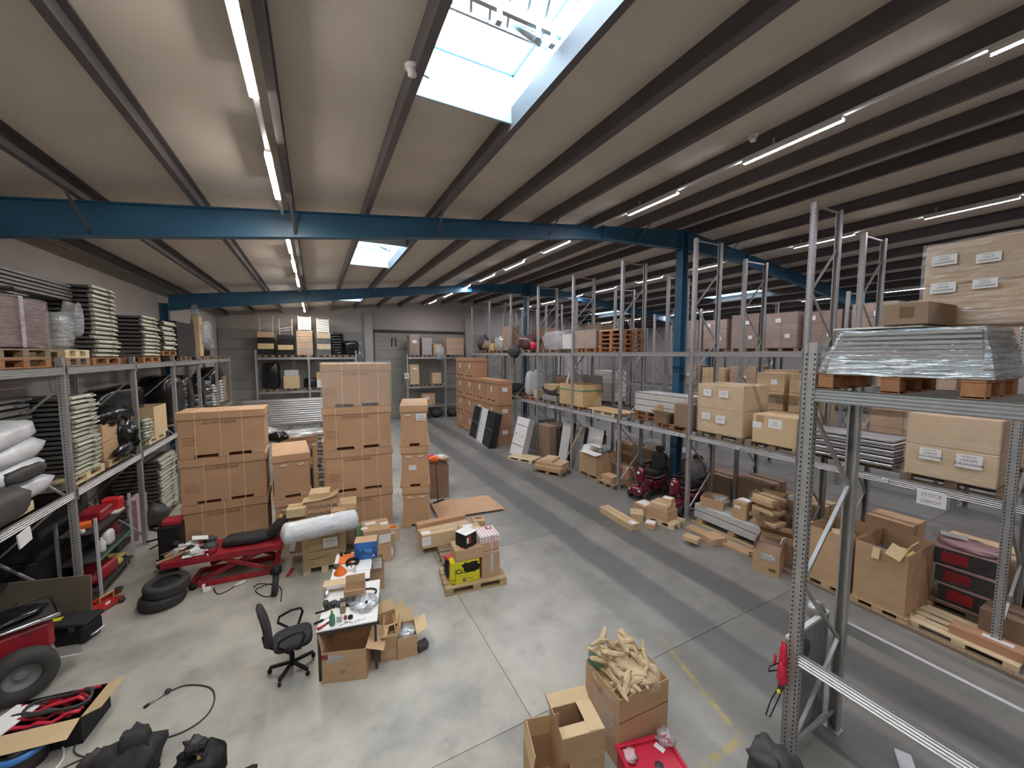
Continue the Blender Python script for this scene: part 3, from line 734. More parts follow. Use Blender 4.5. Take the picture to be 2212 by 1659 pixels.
# cartons and profiles behind those stacks
big_carton('strapped carton behind the gap between the wide stacks', (-.45, 15.2, 0), 0, 1.6, .9, 1.6, group=g1, printed=False, straps=None)
big_carton('strapped carton on the floor left of the tallest stack, seen through the gap', (.75, 13.6, 0), -.03, 1.3, .9, .95, group=g1, printed=False, straps=None)
big_carton('strapped carton lying on another one through the gap left of the tallest stack', (.75, 13.6, .95), -.03, 1.3, .9, .75, group=g1, printed=False, straps=None)
tag(O('foil_sheet', MB().blob((0, 0, 0), (.95, .55, .09), 3, .3, 3, 24, 8, .8), 'film_thick', None, (-.62, 15.6, 1.70)), 'crumpled clear foil lying over the carton in the gap', 'foil')
tag(O('foil_bundle', MB().blob((0, 0, 0), (.34, .3, .28), 5, .2, 3, 18, 10), 'film_thick', None, (-1.55, 15.3, 1.75)), 'ball of clear foil beside the top of the left wide stack', 'foil')
bx_ = T('engine', 'dark small engine with hoses standing on the carton in the gap', 'engine', (-.35, 13.2, 1.05))
O('engine_block', MB().blob((0, 0, .42), (.2, .17, .16), 4, .3, 4, 14, 8), 'dark', bx_); O('engine_hose', MB().tube([(-.05, 0, .4), (-.12, 0, .2), (-.1, .02, 0), (.1, 0, -.02), (.4, 0, .0)], .035, 8).tube([(0, 0, .5), (-.25, -.03, .38)], .02, 6).tube([(.1, 0, .5), (.35, 0, .46)], .02, 6), 'black', bx_)
O('engine_stand', MB().box((0, .05, -.5), (.6, .4, 1.0), ch=.01), 'dark', bx_)
tag(O('bag', MB().blob((0, 0, .15), (.26, .2, .15), 8, .2, 3, 14, 9), 'black_film', None, (-1.0, 12.6, 2.02)), 'black bag lying on the upper end-on carton behind its lid', 'bag')
sl = T('ribbed_column', 'narrow grey stack of ribbed plastic trays in the gap', 'trays', (.10, 14.6, 0))
for k in range(14): O('tray', MB().box((0, 0, .07+.135*k), (.26, .3, .10), ch=.012), 'grey_pale' if k % 2 else 'grey', sl)
pr = T('profile_bundle', 'bundle of long silver sheet profiles stacked between the carton stacks and back rack', 'profiles', (-1.05, 18.6, 0))
for k in range(12): O('profile', MB().prism([(0, 0), (.14, 0), (.16, .05), (.2, .055), (.2, .075), (.14, .08), (.02, .08), (0, .06)], (-1.6, -.05+.004*(k % 2), 1.55+.092*k), (0, -1, 0), (0, 0, 1), (1, 0, 0), 3.1), 'alu', pr)
for k in range(5): O('profile', MB().prism([(0, 0), (.14, 0), (.16, .05), (.2, .055), (.2, .075), (.14, .08), (.02, .08), (0, .06)], (-.9, -.75, 1.05+.075*k), (0, -1, 0), (0, 0, 1), (1, 0, 0), 2.5), 'galv', pr)
for x in (-1.2, 0, 1.2): O('support', MB().box((x, -.4, .52), (.12, 1.1, 1.04)).box((x, -.05, 1.3), (.1, .5, .5)), 'wood_old', pr)
# a leaning board and a broom by the narrow stack
bo = tag(O('plank_board', MB().box((0, 0, 1.0), (.10, .16, 2.0), rx=-.03, ch=.005), 'wood', None, (-.10, 11.9, 0), (0, 0, .1)), 'upright timber leaning beside the end-on cartons', 'timber')
br = T('broom', 'broom leaning against the carton by the aisle', 'broom', (3.03, 10.75, 0)); O('stick', MB().tube([(.12, .3, .03), (0, .05, 1.35)], .014, 8), 'dark', br); O('broom_head', MB().box((.14, .33, .05), (.4, .09, .08), rz=.4, ch=.01), 'black_matt', br)
t_, *_ = cpx('open tall carton with rubbish behind the narrow stack', (929, 1078), (970, 1074), 985, .75, h=1.05, m='card_dark', opn=(None,)*4)
rb = P(950, 1060); O_ = O
for i, (m, dx, dy, r) in enumerate((('orange', -.1, .1, .2), ('white_film', .12, .2, .22), ('crumple', .2, 0, .16), ('red_bright', -.15, .4, .15))):
    tag(O('rubbish_piece', MB().blob((0, 0, 0), (r, r*.8, r*.6), i+2, .3, 3, 12, 7), m, None, (rb.x+dx, rb.y+.1+dy, 1.02)), ['orange bag of rubbish in the carton behind the narrow stack', 'white crumpled film in the carton behind the narrow stack', 'crumpled brown paper in the carton behind the narrow stack', 'small red scrap on top of the carton behind the narrow stack'][i], 'rubbish')
# flat cardboard sheets on the floor
fs = [P(*p) for p in ((948, 1125), (1085, 1104), (1048, 1074), (929, 1090))]
for i, (dz, sx, lb) in enumerate(((.055, 0, 'large flat sheet of brown cardboard lying on top of another by the narrow stack'), (.02, .12, 'lower flat cardboard sheet sticking out under the large one'))):
    q = [v+Vector((sx, sx*.3, dz)) for v in fs]; top = [v+Vector((0, 0, .012)) for v in q]
    tag(O('cardboard_sheet', MB().add(q+top, [(3, 2, 1, 0), (4, 5, 6, 7), (0, 1, 5, 4), (1, 2, 6, 5), (2, 3, 7, 6), (3, 0, 4, 7)]), 'card_orange' if i == 0 else 'card', None), lb, 'cardboard')
# ================================================================ parcels in front of the stacks
wr_ = P(690, 1170)
fr = T('foil_roll', 'long white roll wrapped in crinkled foil on top of the wooden crate', 'roll', (P(694, 1137, 1.13).x, P(694, 1137, 1.13).y, .94), R(6))
L_ = 1.40
mb = MB()
n, m_ = 36, 44
for i in range(m_+1):
    x = -L_/2+L_*i/m_; e = min(1, ((i/m_)*(1-i/m_)*18)**.5)
    for k in range(n):
        a = 2*math.pi*k/n; q_ = Vector((x*5, math.cos(a)*2.5, math.sin(a)*2.5)); r = .195*e*(1+.08*noise.noise(q_)+.10*abs(noise.noise(q_*2.3))+.05*noise.noise(q_*5)); mb.v.append((x, r*math.cos(a), .195+r*math.sin(a)*.95))
for i in range(m_):
    for k in range(n): mb.f.append((i*n+k, (i+1)*n+k, (i+1)*n+(k+1) % n, i*n+(k+1) % n))
mb.smooth = True; O('foil', mb, 'white_film', fr)
# cartons stacked behind the roll, leaning on the tall stacks
def at3(px, py, Y):  # a point in the upright plane Y
    return onY(px, py, Y)
def boxY(label, x0, x1, yt, yb, Y, d, m='card', rz=-.10, opn=None, labels=(), **k):
    a, b = at3(x0, yb, Y), at3(x1, yb, Y); t = at3((x0+x1)/2, yt, Y); z = (a.z+b.z)/2
    return carton(label, ((a.x+b.x)/2, Y, z), rz, (b.x-a.x), d, t.z-z, m=m, opn=opn, labels=labels, **k)
pst = pallet('old pallet under the parcels behind the foil roll', .25, 9.25, 0, -.05, old=True)
t = boxY('small brown carton on top of the printed parcel boxes', 667, 712, 1066, 1080, 9.2, .4, 'card_light', opn=None)
for i, (yt, yb) in enumerate(((1081, 1101), (1101, 1116))):
    t = boxY(['upper parcel box printed kfzteile24.de with curled lid', 'lower parcel box printed kfzteile24.de under the curled one'][i], 659, 728, yt, yb, 9.15, .5, 'card', tape=False)
    h = at3(690, yt, 9.15).z-at3(690, yb, 9.15).z
    text(t, 'kfzteile24.de', .115, 'ink', (.03, -.003, h*.36 if i == 0 else h*.5), FACE['front'], 'printed_text')
    if i == 0: O('curled_flap', MB().prism([(-.36, .0), (-.2, .0), (0, .015), (.2, .05), (.33, .12), (.36, .16), (.36, .175), (.32, .135), (.2, .066), (0, .03), (-.36, .015)], (0, -.04, h+.005), (1, 0, 0), (0, 0, 1), (0, 1, 0), .3), 'card_light', t)
boxY('long flat brown parcel right of the printed boxes', 728, 770, 1088, 1105, 9.2, .45, 'card_light', tape=False)
boxY('light brown box left of the printed parcel boxes', 618, 660, 1100, 1118, 9.0, .35, 'card_light')
sup = boxY('wide brown box supporting the printed parcels behind the roll', 625, 768, 1114, 1185, 9.05, .5, 'card_dark', tape=False)
# wooden crate (pallet collar box)
A, B, M_, rz, w = edge((655, 1245), (748, 1227))
cr = T('wooden_crate', 'wooden crate on pallet feet with a white paper sheet in front', 'crate', M_, rz); d = .8; h = zat(1163, A)
for k in range(4): O('side_board', MB().box((0, .012, .16+(h-.16)*(k+.5)/4), (w, .022, (h-.16)/4-.008), ch=.003), 'wood', cr)
for k in range(4): O('side_board', MB().box((-w/2+.011, d/2, .16+(h-.16)*(k+.5)/4), (.022, d, (h-.16)/4-.008), ch=.003), 'wood_y', cr)
for k in range(4): O('side_board', MB().box((w/2-.011, d/2, .16+(h-.16)*(k+.5)/4), (.022, d, (h-.16)/4-.008), ch=.003), 'wood_y', cr)
O('back_board', MB().box((0, d-.012, (h+.16)/2), (w, .022, h-.16)), 'wood', cr); O('crate_floor', MB().box((0, d/2, .15), (w, d, .03)), 'wood', cr)
for x in (-w/2+.06, w/2-.06): O('corner_batten', MB().box((x, -.012, (h+.1)/2), (.11, .022, h-.1), ch=.003), 'wood', cr)
for x in (-w/2+.07, 0, w/2-.07):
    for y in (.07, d/2, d-.07): O('block', MB().box((x, y, .07), (.13, .13, .14), ch=.003), 'wood_pale', cr)
paper(cr, .27, .2, (.12, -.026, h-.17), 'front', [('RETOUREN', .16, .15), ('intern', .13, -.15)])
for lb, x, y, z, sx, sy, sz, m, lines in (('white printed carton sticking out of the wooden crate', -.2, .2, h-.12, .38, .3, .2, 'white', 1), ('small white printed carton in the crate behind the brown one', .1, .25, h-.1, .22, .25, .17, 'white', 1), ('tall brown carton standing in the wooden crate', .28, .22, h-.05, .3, .28, .42, 'card', 0)):
    p = cr.matrix_basis @ Vector((x, y, z)); c = carton(lb, p, rz, sx, sy, sz, m=m, tape=not lines)
    if lines:
        for q in range(3): text(c, 'FILTER  OIL', .045, 'ink', (0, -.003, sz-.05-.05*q), FACE['front'], 'printed_text'); 
        text(c, 'FILTER', .08, 'ink', (0, sy/2, sz+.002), FACE['top'], 'printed_text')
# boxes right of the crate
A, B, M_, rz, w = edge((786, 1222), (846, 1212))
lowb = carton('brown carton under the taped one right of the crate', M_, rz+.02, w, .62, .38, m='card')
c2 = carton('taped brown carton with white papers right of the crate', (M_.x, M_.y+.02, .385), rz+.1, w*.98, .6, .34, m='card', labels=[('top', -.1, .42, .22, .16), ('top', .18, .3, .16, .14), ('top', -.24, .2, .14, .12)])
O('cross_tape', MB().box((0, .3, .345), (.05, .6, .002)), 'tape', c2)
for i, (x, z, lb) in enumerate(((.16, .52, 'upper'), (.2, .2, 'lower'))):
    O('paper_sheet', MB().box((x, -.012, z-.385), (.24, .003, .19), rx=.06), 'paper', c2)
gr = P(777, 1195); tag(O('green_roll', MB().lathe([(.075, 0), (.078, .02), (.078, .66), (.07, .68), (.03, .68), (.03, .62)], 18), 'green_roll', None, (gr.x, gr.y, 0)), 'upright pale green roll beside the blue box table', 'roll')
A, B, M_, rz, w = edge((834, 1172), (860, 1168))
c3 = carton('small yellowish carton with a red orange label on top', M_, rz, .30, .3, .30, m='card_light'); O('warning_label', MB().box((0, .12, .307), (.22, .16, .002)), 'orange', c3)
paper(c3, .16, .06, (0, -.002, .22), 'front')
# ================================================================ pallets with parcels
A, B, M_, rz, w = edge((962, 1290), (1096, 1262))
pz = rz; M_.z = 0; yv = Vector((-math.sin(rz), math.cos(rz), 0)); xv = Vector((math.cos(rz), math.sin(rz), 0))
pc = M_+yv*.40
pallet('euro pallet carrying the yellow box and parcels', pc.x, pc.y, 0, rz, m='wood')
def onp(x, y, z=PH): return pc+xv*x+yv*y+Vector((0, 0, z))
yb = carton('bright yellow tool box with printed picture of a black machine', onp(-.2, -.30), rz+.03, .56, .32, .43, m='yellow', tape=False)
O('printed_picture', MB().blob((.12, -.002, .30), (.15, .003, .09), 3, .35, 2.2, 16, 8, .7), 'black', yb)
O('printed_coil', MB().tube([(-.13+.055*math.cos(a), -.003, .24+.04*math.sin(a)) for a in [i*math.pi/6 for i in range(13)]], .008, 6).tube([(-.1, -.003, .21), (.0, -.003, .205), (.2, -.003, .2)], .006, 6), 'black', yb)
O('printed_disc', MB().lathe([(.04, 0), (.04, .002)], 16, (-.02, -.001, .065), Matrix.Rotation(R(90), 4, 'X')), 'grey', yb)
text(yb, 'K5', .10, 'black', (-.235, -.003, .05), (R(90), R(-90), 0), 'printed_text'); text(yb, 'FULL CONTROL', .035, 'black', (-.2, -.003, .2), (R(90), R(-90), 0), 'printed_text'); text(yb, 'eco', .07, 'ink', (.1, -.003, .08), FACE['front'], 'printed_text')
text(yb, 'HOME', .07, 'black', (-.283, .16, .2), (R(90), R(-90), R(-90)), 'printed_text'); O('red_flash', MB().box((-.282, .16, .36), (.002, .12, .08)), 'red_box', yb)
fl_ = carton('flat brown carton with a red and white label on the yellow box', onp(-.12, -.30, PH+.435), rz+.04, .56, .42, .22, m='card')
O('red_label', MB().box((-.02, .12, .228), (.26, .13, .002)), 'red_box', fl_); paper(fl_, .12, .08, (-.06, .1, .23), 'top')
bk = carton('black printed cube box with a white sticker on the flat carton', onp(-.07, -.24, PH+.435+.232), rz+.55, .29, .29, .27, m='black', tape=False)
O('pale_rim', MB().box((0, .145, .262), (.295, .295, .012), ch=.002), 'paper', bk); paper(bk, .15, .09, (.02, .16, .272), 'top'); O('red_print', MB().box((-.06, -.003, .15), (.1, .002, .16)), 'red', bk); paper(bk, .05, .11, (-.1, -.005, .15), 'front')
text(bk, 'MOTO', .09, 'paper', (.147, .145, .06), FACE['right'], 'printed_text')
tb = carton('tall brown carton at the right side of the front pallet', onp(.31, -.28), rz, .36, .36, .50, m='card'); O('printed_tape', MB().box((.02, -.002, .3), (.06, .002, .36)), 'grey_pale', tb)
tb2 = carton('red and white patterned carton on the tall brown one', onp(.30, -.24, PH+.512), rz+.06, .38, .42, .30, m='card', tape=False)
pm = MB()
pp = MB(); pp.box((0, .21, .305), (.39, .43, .006)).box((0, -.003, .24), (.39, .004, .12)).box((-.193, .21, .24), (.004, .43, .12)); O('patterned_wrap', pp, 'paper', tb2)
for i in range(6):
    for j in range(7): pm.box((-.16+.063*i, .03+.06*j, .309), (.035, .022, .002), rz=.5)
for i in range(6):
    for j in range(2): pm.box((-.16+.063*i, -.006, .21+.05*j), (.035, .002, .018))
O('red_pattern', pm, 'print_red', tb2)['kind'] = 'stuff'; O('red_sticker', MB().box((.08, .33, .311), (.13, .11, .002)), 'red', tb2); paper(tb2, .06, .05, (.09, .33, .313), 'top'); O('printed_tape', MB().box((.04, -.007, .16), (.05, .002, .3)), 'pink', tb2)
bb = T('black_bag', 'black bag with red top standing on the front pallet left of the yellow box', 'bag', onp(-.47, -.02)); O('bag_body', MB().blob((0, 0, .2), (.1, .09, .2), 6, .12, 3, 14, 10, .7), 'black_film', bb); O('red_top', MB().box((0, 0, .41), (.15, .14, .05), rz=.3, ch=.01), 'red_bright', bb)
# second pallet behind it
F2 = P(957, 1233); 
xv2 = Vector((math.cos(pz), math.sin(pz), 0)); yv2 = Vector((-math.sin(pz), math.cos(pz), 0))
M2 = F2+xv2*.6+yv2*.41; M3 = F2+xv2*.55+yv2*1.26
pallet('weathered empty pallet directly behind the front one', M2.x, M2.y, 0, pz, old=True); pallet('weathered pallet under the long parcels behind the empty one', M3.x, M3.y, 0, pz, old=True)
def on2(x, y, z=PH): return M2+xv2*x+yv2*y+Vector((0, 0, z))
lp, *_ = cpx('long brown carton with paper stickers lying on the weathered pallet', (913, 1187), (992, 1171), 1158, .36, z=PH+.001, m='card_light', labels=[('front', -.33, .17, .2, .2, [('THIS WAY UP', .13, .1)]), ('top', -.33, .12, .2, .16)])
lp2, *_ = cpx('slim long brown parcel at the back of the weathered pallet', (902, 1155), (1006, 1132), 1143, .2, z=PH+.001, h=.24, m='card_orange', tape=False)
lp3, *_ = cpx('flat folded carton between the long parcels', (907, 1170), (1014, 1146), 1143, .24, z=PH+.001, h=.2, m='card_light', tape=False)
cx_ = carton('square carton with a white label on the right of the weathered pallet', on2(.12, .10), pz, .46, .30, .42, m='card_light', labels=[('top', -.04, .16, .22, .16)])
lp4 = carton('low brown carton with a red mark beside the square one', on2(.40, .42, PH+.002), pz-.1, .30, .3, .42, m='card'); O('red_mark', MB().box((0, .18, .428), (.16, .07, .002)), 'red', lp4)
# ================================================================ red scissor lift table
A, B, M_, rz, w = edge((413, 1272), (591, 1238))
sl = T('scissor_lift', 'red scissor lift table covered with tools and parts', 'lift', (M_.x, M_.y, 0), rz)
d, zt_ = .62, zat(1203, A)-.02
for y in (0, d): O('base_rail', MB().box((0, y, .05), (w, .07, .09), ch=.006), 'red', sl)
for x in (-w/2, w/2): O('base_rail', MB().box((x, d/2, .05), (.08, d, .09), ch=.006), 'red', sl)
for y in (.0, d):
    O('scissor_arm', MB().bar((-w*.40, y+.05, .12), (w*.42, y+.05, zt_-.10), .03, .09, ch=.005), 'red', sl)
    O('scissor_arm', MB().bar((w*.46, y+.0, .12), (-w*.16, y+.0, zt_-.10), .03, .08, ch=.005), 'red', sl)
O('pivot', MB().tube([(.12, -.03, zt_*.47), (.12, d+.08, zt_*.47)], .03, 10), 'dark', sl)
O('ram', MB().tube([(-.2, d/2, .12), (.35, d/2, zt_*.55)], .04, 10), 'dark', sl)
px0 = -w/2-.42; pw = w+.62
O('platform', MB().box((px0+pw/2, d/2, zt_-.03), (pw, d+.1, .05), ch=.006), 'red', sl)
for y in (-.05, d+.05): O('platform_edge', MB().box((px0+pw/2, y, zt_-.06), (pw, .03, .12), ch=.004), 'red', sl)
O('end_flap', MB().bar((px0+pw-.05, -.02, zt_), (px0+pw+.32, -.02, zt_+.34), .08, .02).bar((px0+pw-.05, .3, zt_), (px0+pw+.3, .3, zt_+.30), .08, .02), 'red', sl)
O('hanging_ramp', MB().bar((w/2+.15, -.02, zt_-.02), (w/2+.05, -.12, .06), .10, .02), 'red', sl)
for x in (-w/2+.05, w/2): O('wheel', MB().lathe([(.0, -.025), (.06, -.025), (.06, .025), (0, .025)], 14, (x, -.06, .06), Matrix.Rotation(R(90), 4, 'X')), 'black', sl)
LM = sl.matrix_basis = Matrix.LocRotScale(sl.location, sl.rotation_euler, None)
def onl(x, y, z=0): return LM @ Vector((x, y, zt_+.0+z))
def put(name, lb, cat, mb, m, x, y, z=0, rot=0, grp=None): return tag(O(name, mb, m, None, onl(x, y, z), (0, 0, rz+rot)), lb, cat, grp)
put('cushion', 'long black padded seat lying on the lift table', 'seat', MB().blob((0, 0, .075), (.42, .22, .075), 2, .05, 2, 20, 9, .45), 'charcoal', .20, .35, 0, -.02)
put('backrest', 'black tilted padded backrest at the right end of the lift table', 'seat', MB().blob((0, 0, .2), (.25, .22, .09), 7, .07, 2, 18, 9, .55, tilt=-.75), 'black_matt', .72, .4)
put('brass_fitting', 'small brass knob on top of the black backrest', 'knob', MB().lathe([(0, 0), (.03, .01), (.045, .05), (.03, .09), (0, .1)], 12), 'yellow_dull', .80, .38, .36)
for i, (x, y, a, lb) in enumerate(((-.86, .2, .5, 'long wooden lath lying at the left of the lift table'), (-.80, .36, .62, 'second slim lath at the left of the lift table'))):
    put('lath', lb, 'timber', MB().box((0, 0, .03), (.75, .05, .035), ry=-.12, ch=.003), 'wood', x, y, .05*i, a)
rr = random.Random(9)
kinds = [('box', 'white', 'small white part box'), ('box', 'red', 'red metal part'), ('blob', 'black', 'black plastic part'), ('box', 'grey_pale', 'pale grey part'), ('tube', 'chrome', 'shiny metal rod'), ('blob', 'dark', 'dark lumpy part'), ('box', 'paper', 'white paper packet'), ('tube', 'red_bright', 'red handle')]
wh = ['front left', 'middle left', 'back left', 'left edge', 'seat side', 'rear seat side', 'lath side', 'front rim']
for i in range(22):
    k, m, lb = kinds[i % 8]; x = -1.05+rr.random()*.78; y = .02+rr.random()*.55; z = rr.random()*.09*(1 if i > 8 else 0)
    s = .05+rr.random()*.06
    if k == 'box': mb = MB().box((0, 0, s*.5), (s*2.2, s*1.4, s), rx=rr.uniform(-.2, .2), ch=.006)
    elif k == 'blob': mb = MB().blob((0, 0, s*.8), (s*1.3, s, s*.8), i, .25, 3, 12, 7)
    else: mb = MB().tube([(-s*2, 0, .02), (0, .01, .03), (s*2, 0, .02)], .014, 7)
    put('loose_part', lb+' in the heap of parts on the left half of the lift table', 'part', mb, m, x, y, z, rr.random()*3, 'heap of small parts on the lift table: '+lb)
put('instruction_sheet', 'large white sheet lying on the parts of the lift table', 'paper', MB().box((0, 0, 0), (.26, .2, .012), ry=.25), 'paper', -.62, .42, .2, .3)
put('white_card', 'white card on the front rim of the lift table', 'paper', MB().box((0, 0, 0), (.16, .06, .01), rx=.5), 'paper', -.70, -.02, .04)
for i, (x, m, lb, sz) in enumerate(((1.05, 'paper', 'white carton strip hanging over the right end of the lift table', (.11, .05, .34)), (1.18, 'paper', 'crumpled white packet at the right end of the lift table', (.16, .1, .07)), (.98, 'pink', 'pale scrap on the right end flap of the lift table', (.14, .1, .06)))):
    put('scrap', lb, 'packaging', MB().box((0, 0, 0), sz, rx=.4, ry=.2, ch=.01), m, x, .02+.1*i, .03 if i else -.1, .4*i)
# things below and around the lift
p = P(372, 1150, .0); bk_ = T('cart', 'black and dark red cart with handles behind the left end of the lift table', 'cart', (-2.75, 10.0, 0))
O('cart_body', MB().box((0, 0, .62), (.36, .36, .85), ch=.03), 'black', bk_); O('cart_cover', MB().box((.02, 0, 1.09), (.3, .3, .12), ch=.03), 'red', bk_)
O('cart_handle', MB().tube([(-.15, 0, .9), (-.34, .05, .96)], .02, 6).tube([(-.15, -.1, .8), (-.36, -.12, .78)], .02, 6).tube([(-.15, -.1, .7), (-.32, -.12, .62)], .016, 6), 'black', bk_)
O('cart_wheel', MB().lathe([(0, -.04), (.14, -.04), (.14, .04), (0, .04)], 16, (0, -.2, .14), Matrix.Rotation(R(90), 4, 'X')), 'rubber', bk_)
p = P(365, 1235); mo = T('small_motor', 'dark metal machine with shiny rods left of the lift table', 'machine', (p.x, p.y+.05, 0))
O('motor_block', MB().blob((0, 0, .17), (.2, .16, .17), 3, .25, 3, 14, 9), 'dark', mo); O('motor_cover', MB().blob((.1, .1, .33), (.12, .1, .08), 5, .2, 3, 12, 8), 'red', mo); O('shiny_rod', MB().tube([(-.2, -.16, .1), (.12, -.14, .16)], .02, 8).tube([(-.12, -.15, .22), (.05, -.13, .26)], .03, 8), 'chrome', mo)
for i, (x, y, lb) in enumerate(((447, 1277, 'small white cardboard corner on the floor before the lift table'), (507, 1268, 'white plug of the cable on the floor before the lift table'))):
    p = P(x, y)
    if i == 0: tag(O('cardboard_corner', MB().box((0, 0, .035), (.13, .05, .07), rz=.3, ch=.004).box((-.05, .03, .07), (.05, .05, .12), rz=.2, ch=.004), 'paper', None, p), lb, 'packaging')
    else: tag(O('plug', MB().lathe([(.012, 0), (.022, .05), (.035, .14), (.03, .18)], 10, (0, 0, .03), Matrix.Rotation(R(90), 4, 'Y')), 'white', None, p, (0, 0, .5)), lb, 'plug')
def floor_tube(label, pts, r, m, name='cable', closed=False, sm=6, cat='cable', lift=0):
    q = [P(*a)+Vector((0, 0, r+lift)) for a in pts]; out = []
    n = len(q)
    for i in range(n-1):
        p0, p1, p2, p3 = q[max(0, i-1)], q[i], q[i+1], q[min(n-1, i+2)]
        for k in range(sm):
            t = k/sm; out.append(.5*((2*p1)+(p2-p0)*t+(2*p0-5*p1+4*p2-p3)*t*t+(3*p1-p0-3*p2+p3)*t**3))
    out.append(q[-1])
    return tag(O(name, MB().tube(out, r, 8), m), label, cat)
floor_tube('thin black cable running along the front of the lift table', [(462, 1272), (470, 1284), (490, 1278), (505, 1268)], .008, 'black')
floor_tube('black cable lying in loops right of the lift table', [(548, 1270), (560, 1262), (590, 1265), (600, 1278), (575, 1290), (552, 1276), (585, 1262), (607, 1272), (607, 1300)], .009, 'black')
cl = T('clamp_stand', 'dark upright motor unit standing at the right end of the lift table', 'machine', P(592, 1287)); O('stand_tube', MB().tube([(0, 0, 0), (.05, .05, .42)], .055, 10), 'dark', cl); O('stand_head', MB().lathe([(0, 0), (.09, .01), (.09, .12), (0, .14)], 14, (.05, .05, .40)), 'black', cl)
p = P(624, 1240); tag(O('red_bar', MB().bar((-.02, -.12, .02), (.06, .14, .03), .05, .03), 'red_bright', None, p), 'short red bar on the floor right of the lift table', 'bar')
# two tyres
p = P(352, 1303); tyre('lower tyre of the two lying left of the lift table', (p.x+.0, p.y+.0, 0)); tyre('upper tyre resting on another left of the lift table', (p.x+.06, p.y+.05, .202), (R(2), R(-2), .4))
# ================================================================ the two tables
A, B, M_, rz, w = edge((682, 1365), (815, 1340), .74)
tz = .74; L1 = 1.0
def table(label, org, rz, w, l, z, round_=0):
    t = T('work_table', label, 'table', (org.x, org.y, 0), rz); k = .022
    O('table_top', MB().box((0, l/2, z-k/2), (w, l, k), ch=.006), 'white', t)
    for x in (-w/2+.03, w/2-.03):
        for y in (.03, l-.03): O('leg', MB().box((x, y, (z-k)/2), (.035, .035, z-k), ch=.003), 'dark', t)
    for y in (.03, l-.03): O('apron', MB().box((0, y, z-k-.03), (w-.06, .03, .05), ch=.003), 'dark', t)
    for x in (-w/2+.03, w/2-.03): O('apron', MB().box((x, l/2, z-k-.03), (.03, l-.06, .05), ch=.003), 'dark', t)
    return t
f0 = P(690, 1272, .74); c0 = P(815, 1245, .74)
tl = table('white topped table with tools behind the office chair', Vector((M_.x, M_.y, 0)), rz, w, 1.05, tz)
TM = Matrix.LocRotScale(Vector((M_.x, M_.y, 0)), tl.rotation_euler, None); trz = rz
A2, B2, M2_, rz2, w2 = edge((700, 1295), (800, 1285), .77)
tl2 = table('second white table with the orange tools and the blue box', TM @ Vector((-.08, 1.075, 0)), rz+.02, .62, .98, .78)
TM2 = Matrix.LocRotScale(tl2.location, tl2.rotation_euler, None)
def ont(px_, py_, z=.74): return P(px_, py_, z)
# on the near table
def tt(name, lb, cat, mb, m, px_, py_, z=.741, rot=0): return tag(O(name, mb, m, None, P(px_, py_, z), (0, 0, trz+rot)), lb, cat)
tt('silver_bottle', 'silver spray can lying at the left edge of the table', 'can', MB().lathe([(0, 0), (.035, .005), (.036, .22), (.025, .25), (.012, .27)], 16, (0, 0, .036), Matrix.Rotation(R(-90), 4, 'X')), 'alu', 704, 1292, rot=.0)
tt('coffee_cup', 'dark paper cup standing at the left edge of the table', 'cup', MB().lathe([(.03, 0), (.04, .1), (.037, .1), (.028, .01), (0, .01)], 16), 'dark', 704, 1313)
tt('green_bottle', 'green and yellow bottle standing at the front of the table', 'bottle', MB().lathe([(.035, 0), (.038, .02), (.038, .13), (.015, .17), (.015, .2), (0, .2)], 16), 'green', 718, 1350)
tt('bottle_label', 'yellow cap of the green bottle', 'cap', MB().lathe([(.017, .2), (.017, .23), (0, .23)], 12), 'yellow_dull', 718, 1350)
tt('glass_jar', 'small grey box standing beside the green bottle', 'box', MB().box((0, 0, .045), (.07, .05, .09), ch=.006), 'grey_pale', 733, 1343)
tt('brown_block', 'small brown carton standing between the tools on the table', 'box', MB().box((0, 0, .06), (.07, .09, .12), ch=.004), 'card_dark', 741, 1322)
scr = T('screwdriver', 'black screwdriver lying at the front left of the table', 'tool', P(690, 1345, .741), trz+.55); O('handle', MB().tube([(-.07, 0, .016), (.05, 0, .016)], .016, 8), 'black', scr); O('blade', MB().tube([(.05, 0, .016), (.2, 0, .01)], .005, 6), 'chrome', scr)
scr = T('pliers', 'red handled pliers at the front corner of the table', 'tool', P(701, 1352, .741), trz+.75); O('handle', MB().tube([(-.1, -.012, .014), (.04, 0, .014)], .011, 8).tube([(-.1, .014, .014), (.04, .0, .014)], .011, 8), 'red', scr); O('jaw', MB().tube([(.04, 0, .014), (.1, 0, .012)], [.014, .006], 8), 'dark', scr)
tt('black_wrench', 'black tool lying across the left of the table', 'tool', MB().tube([(-.12, -.02, .014), (.14, .03, .014)], .013, 8), 'black', 701, 1321, rot=.1)
tt('black_bracket', 'dark bracket shaped part behind the green bottle', 'part', MB().tube([(-.06, -.04, .02), (-.07, .06, .03), (0, .09, .03), (.06, .05, .02), (.05, -.04, .02)], .02, 8).blob((0, .02, .03), (.05, .05, .03), 3, .3, 3, 10, 7), 'dark', 721, 1310)
tt('headphones', 'black curved band shaped part in the middle of the table', 'part', MB().tube([(.08*math.cos(a), .07*math.sin(a), .02) for a in [i*math.pi/8-.3 for i in range(10)]], .016, 8), 'black', 757, 1312)
tt('small_ring', 'small dark bearing on the table front', 'part', MB().lathe([(.02, 0), (.035, 0), (.035, .03), (.02, .03)], 14, closed=True), 'black', 757, 1335)
tt('red_fitting', 'small dark red knob on the table', 'part', MB().blob((0, 0, .025), (.025, .035, .025), 2, .1, 2, 10, 7), 'red', 746, 1337)
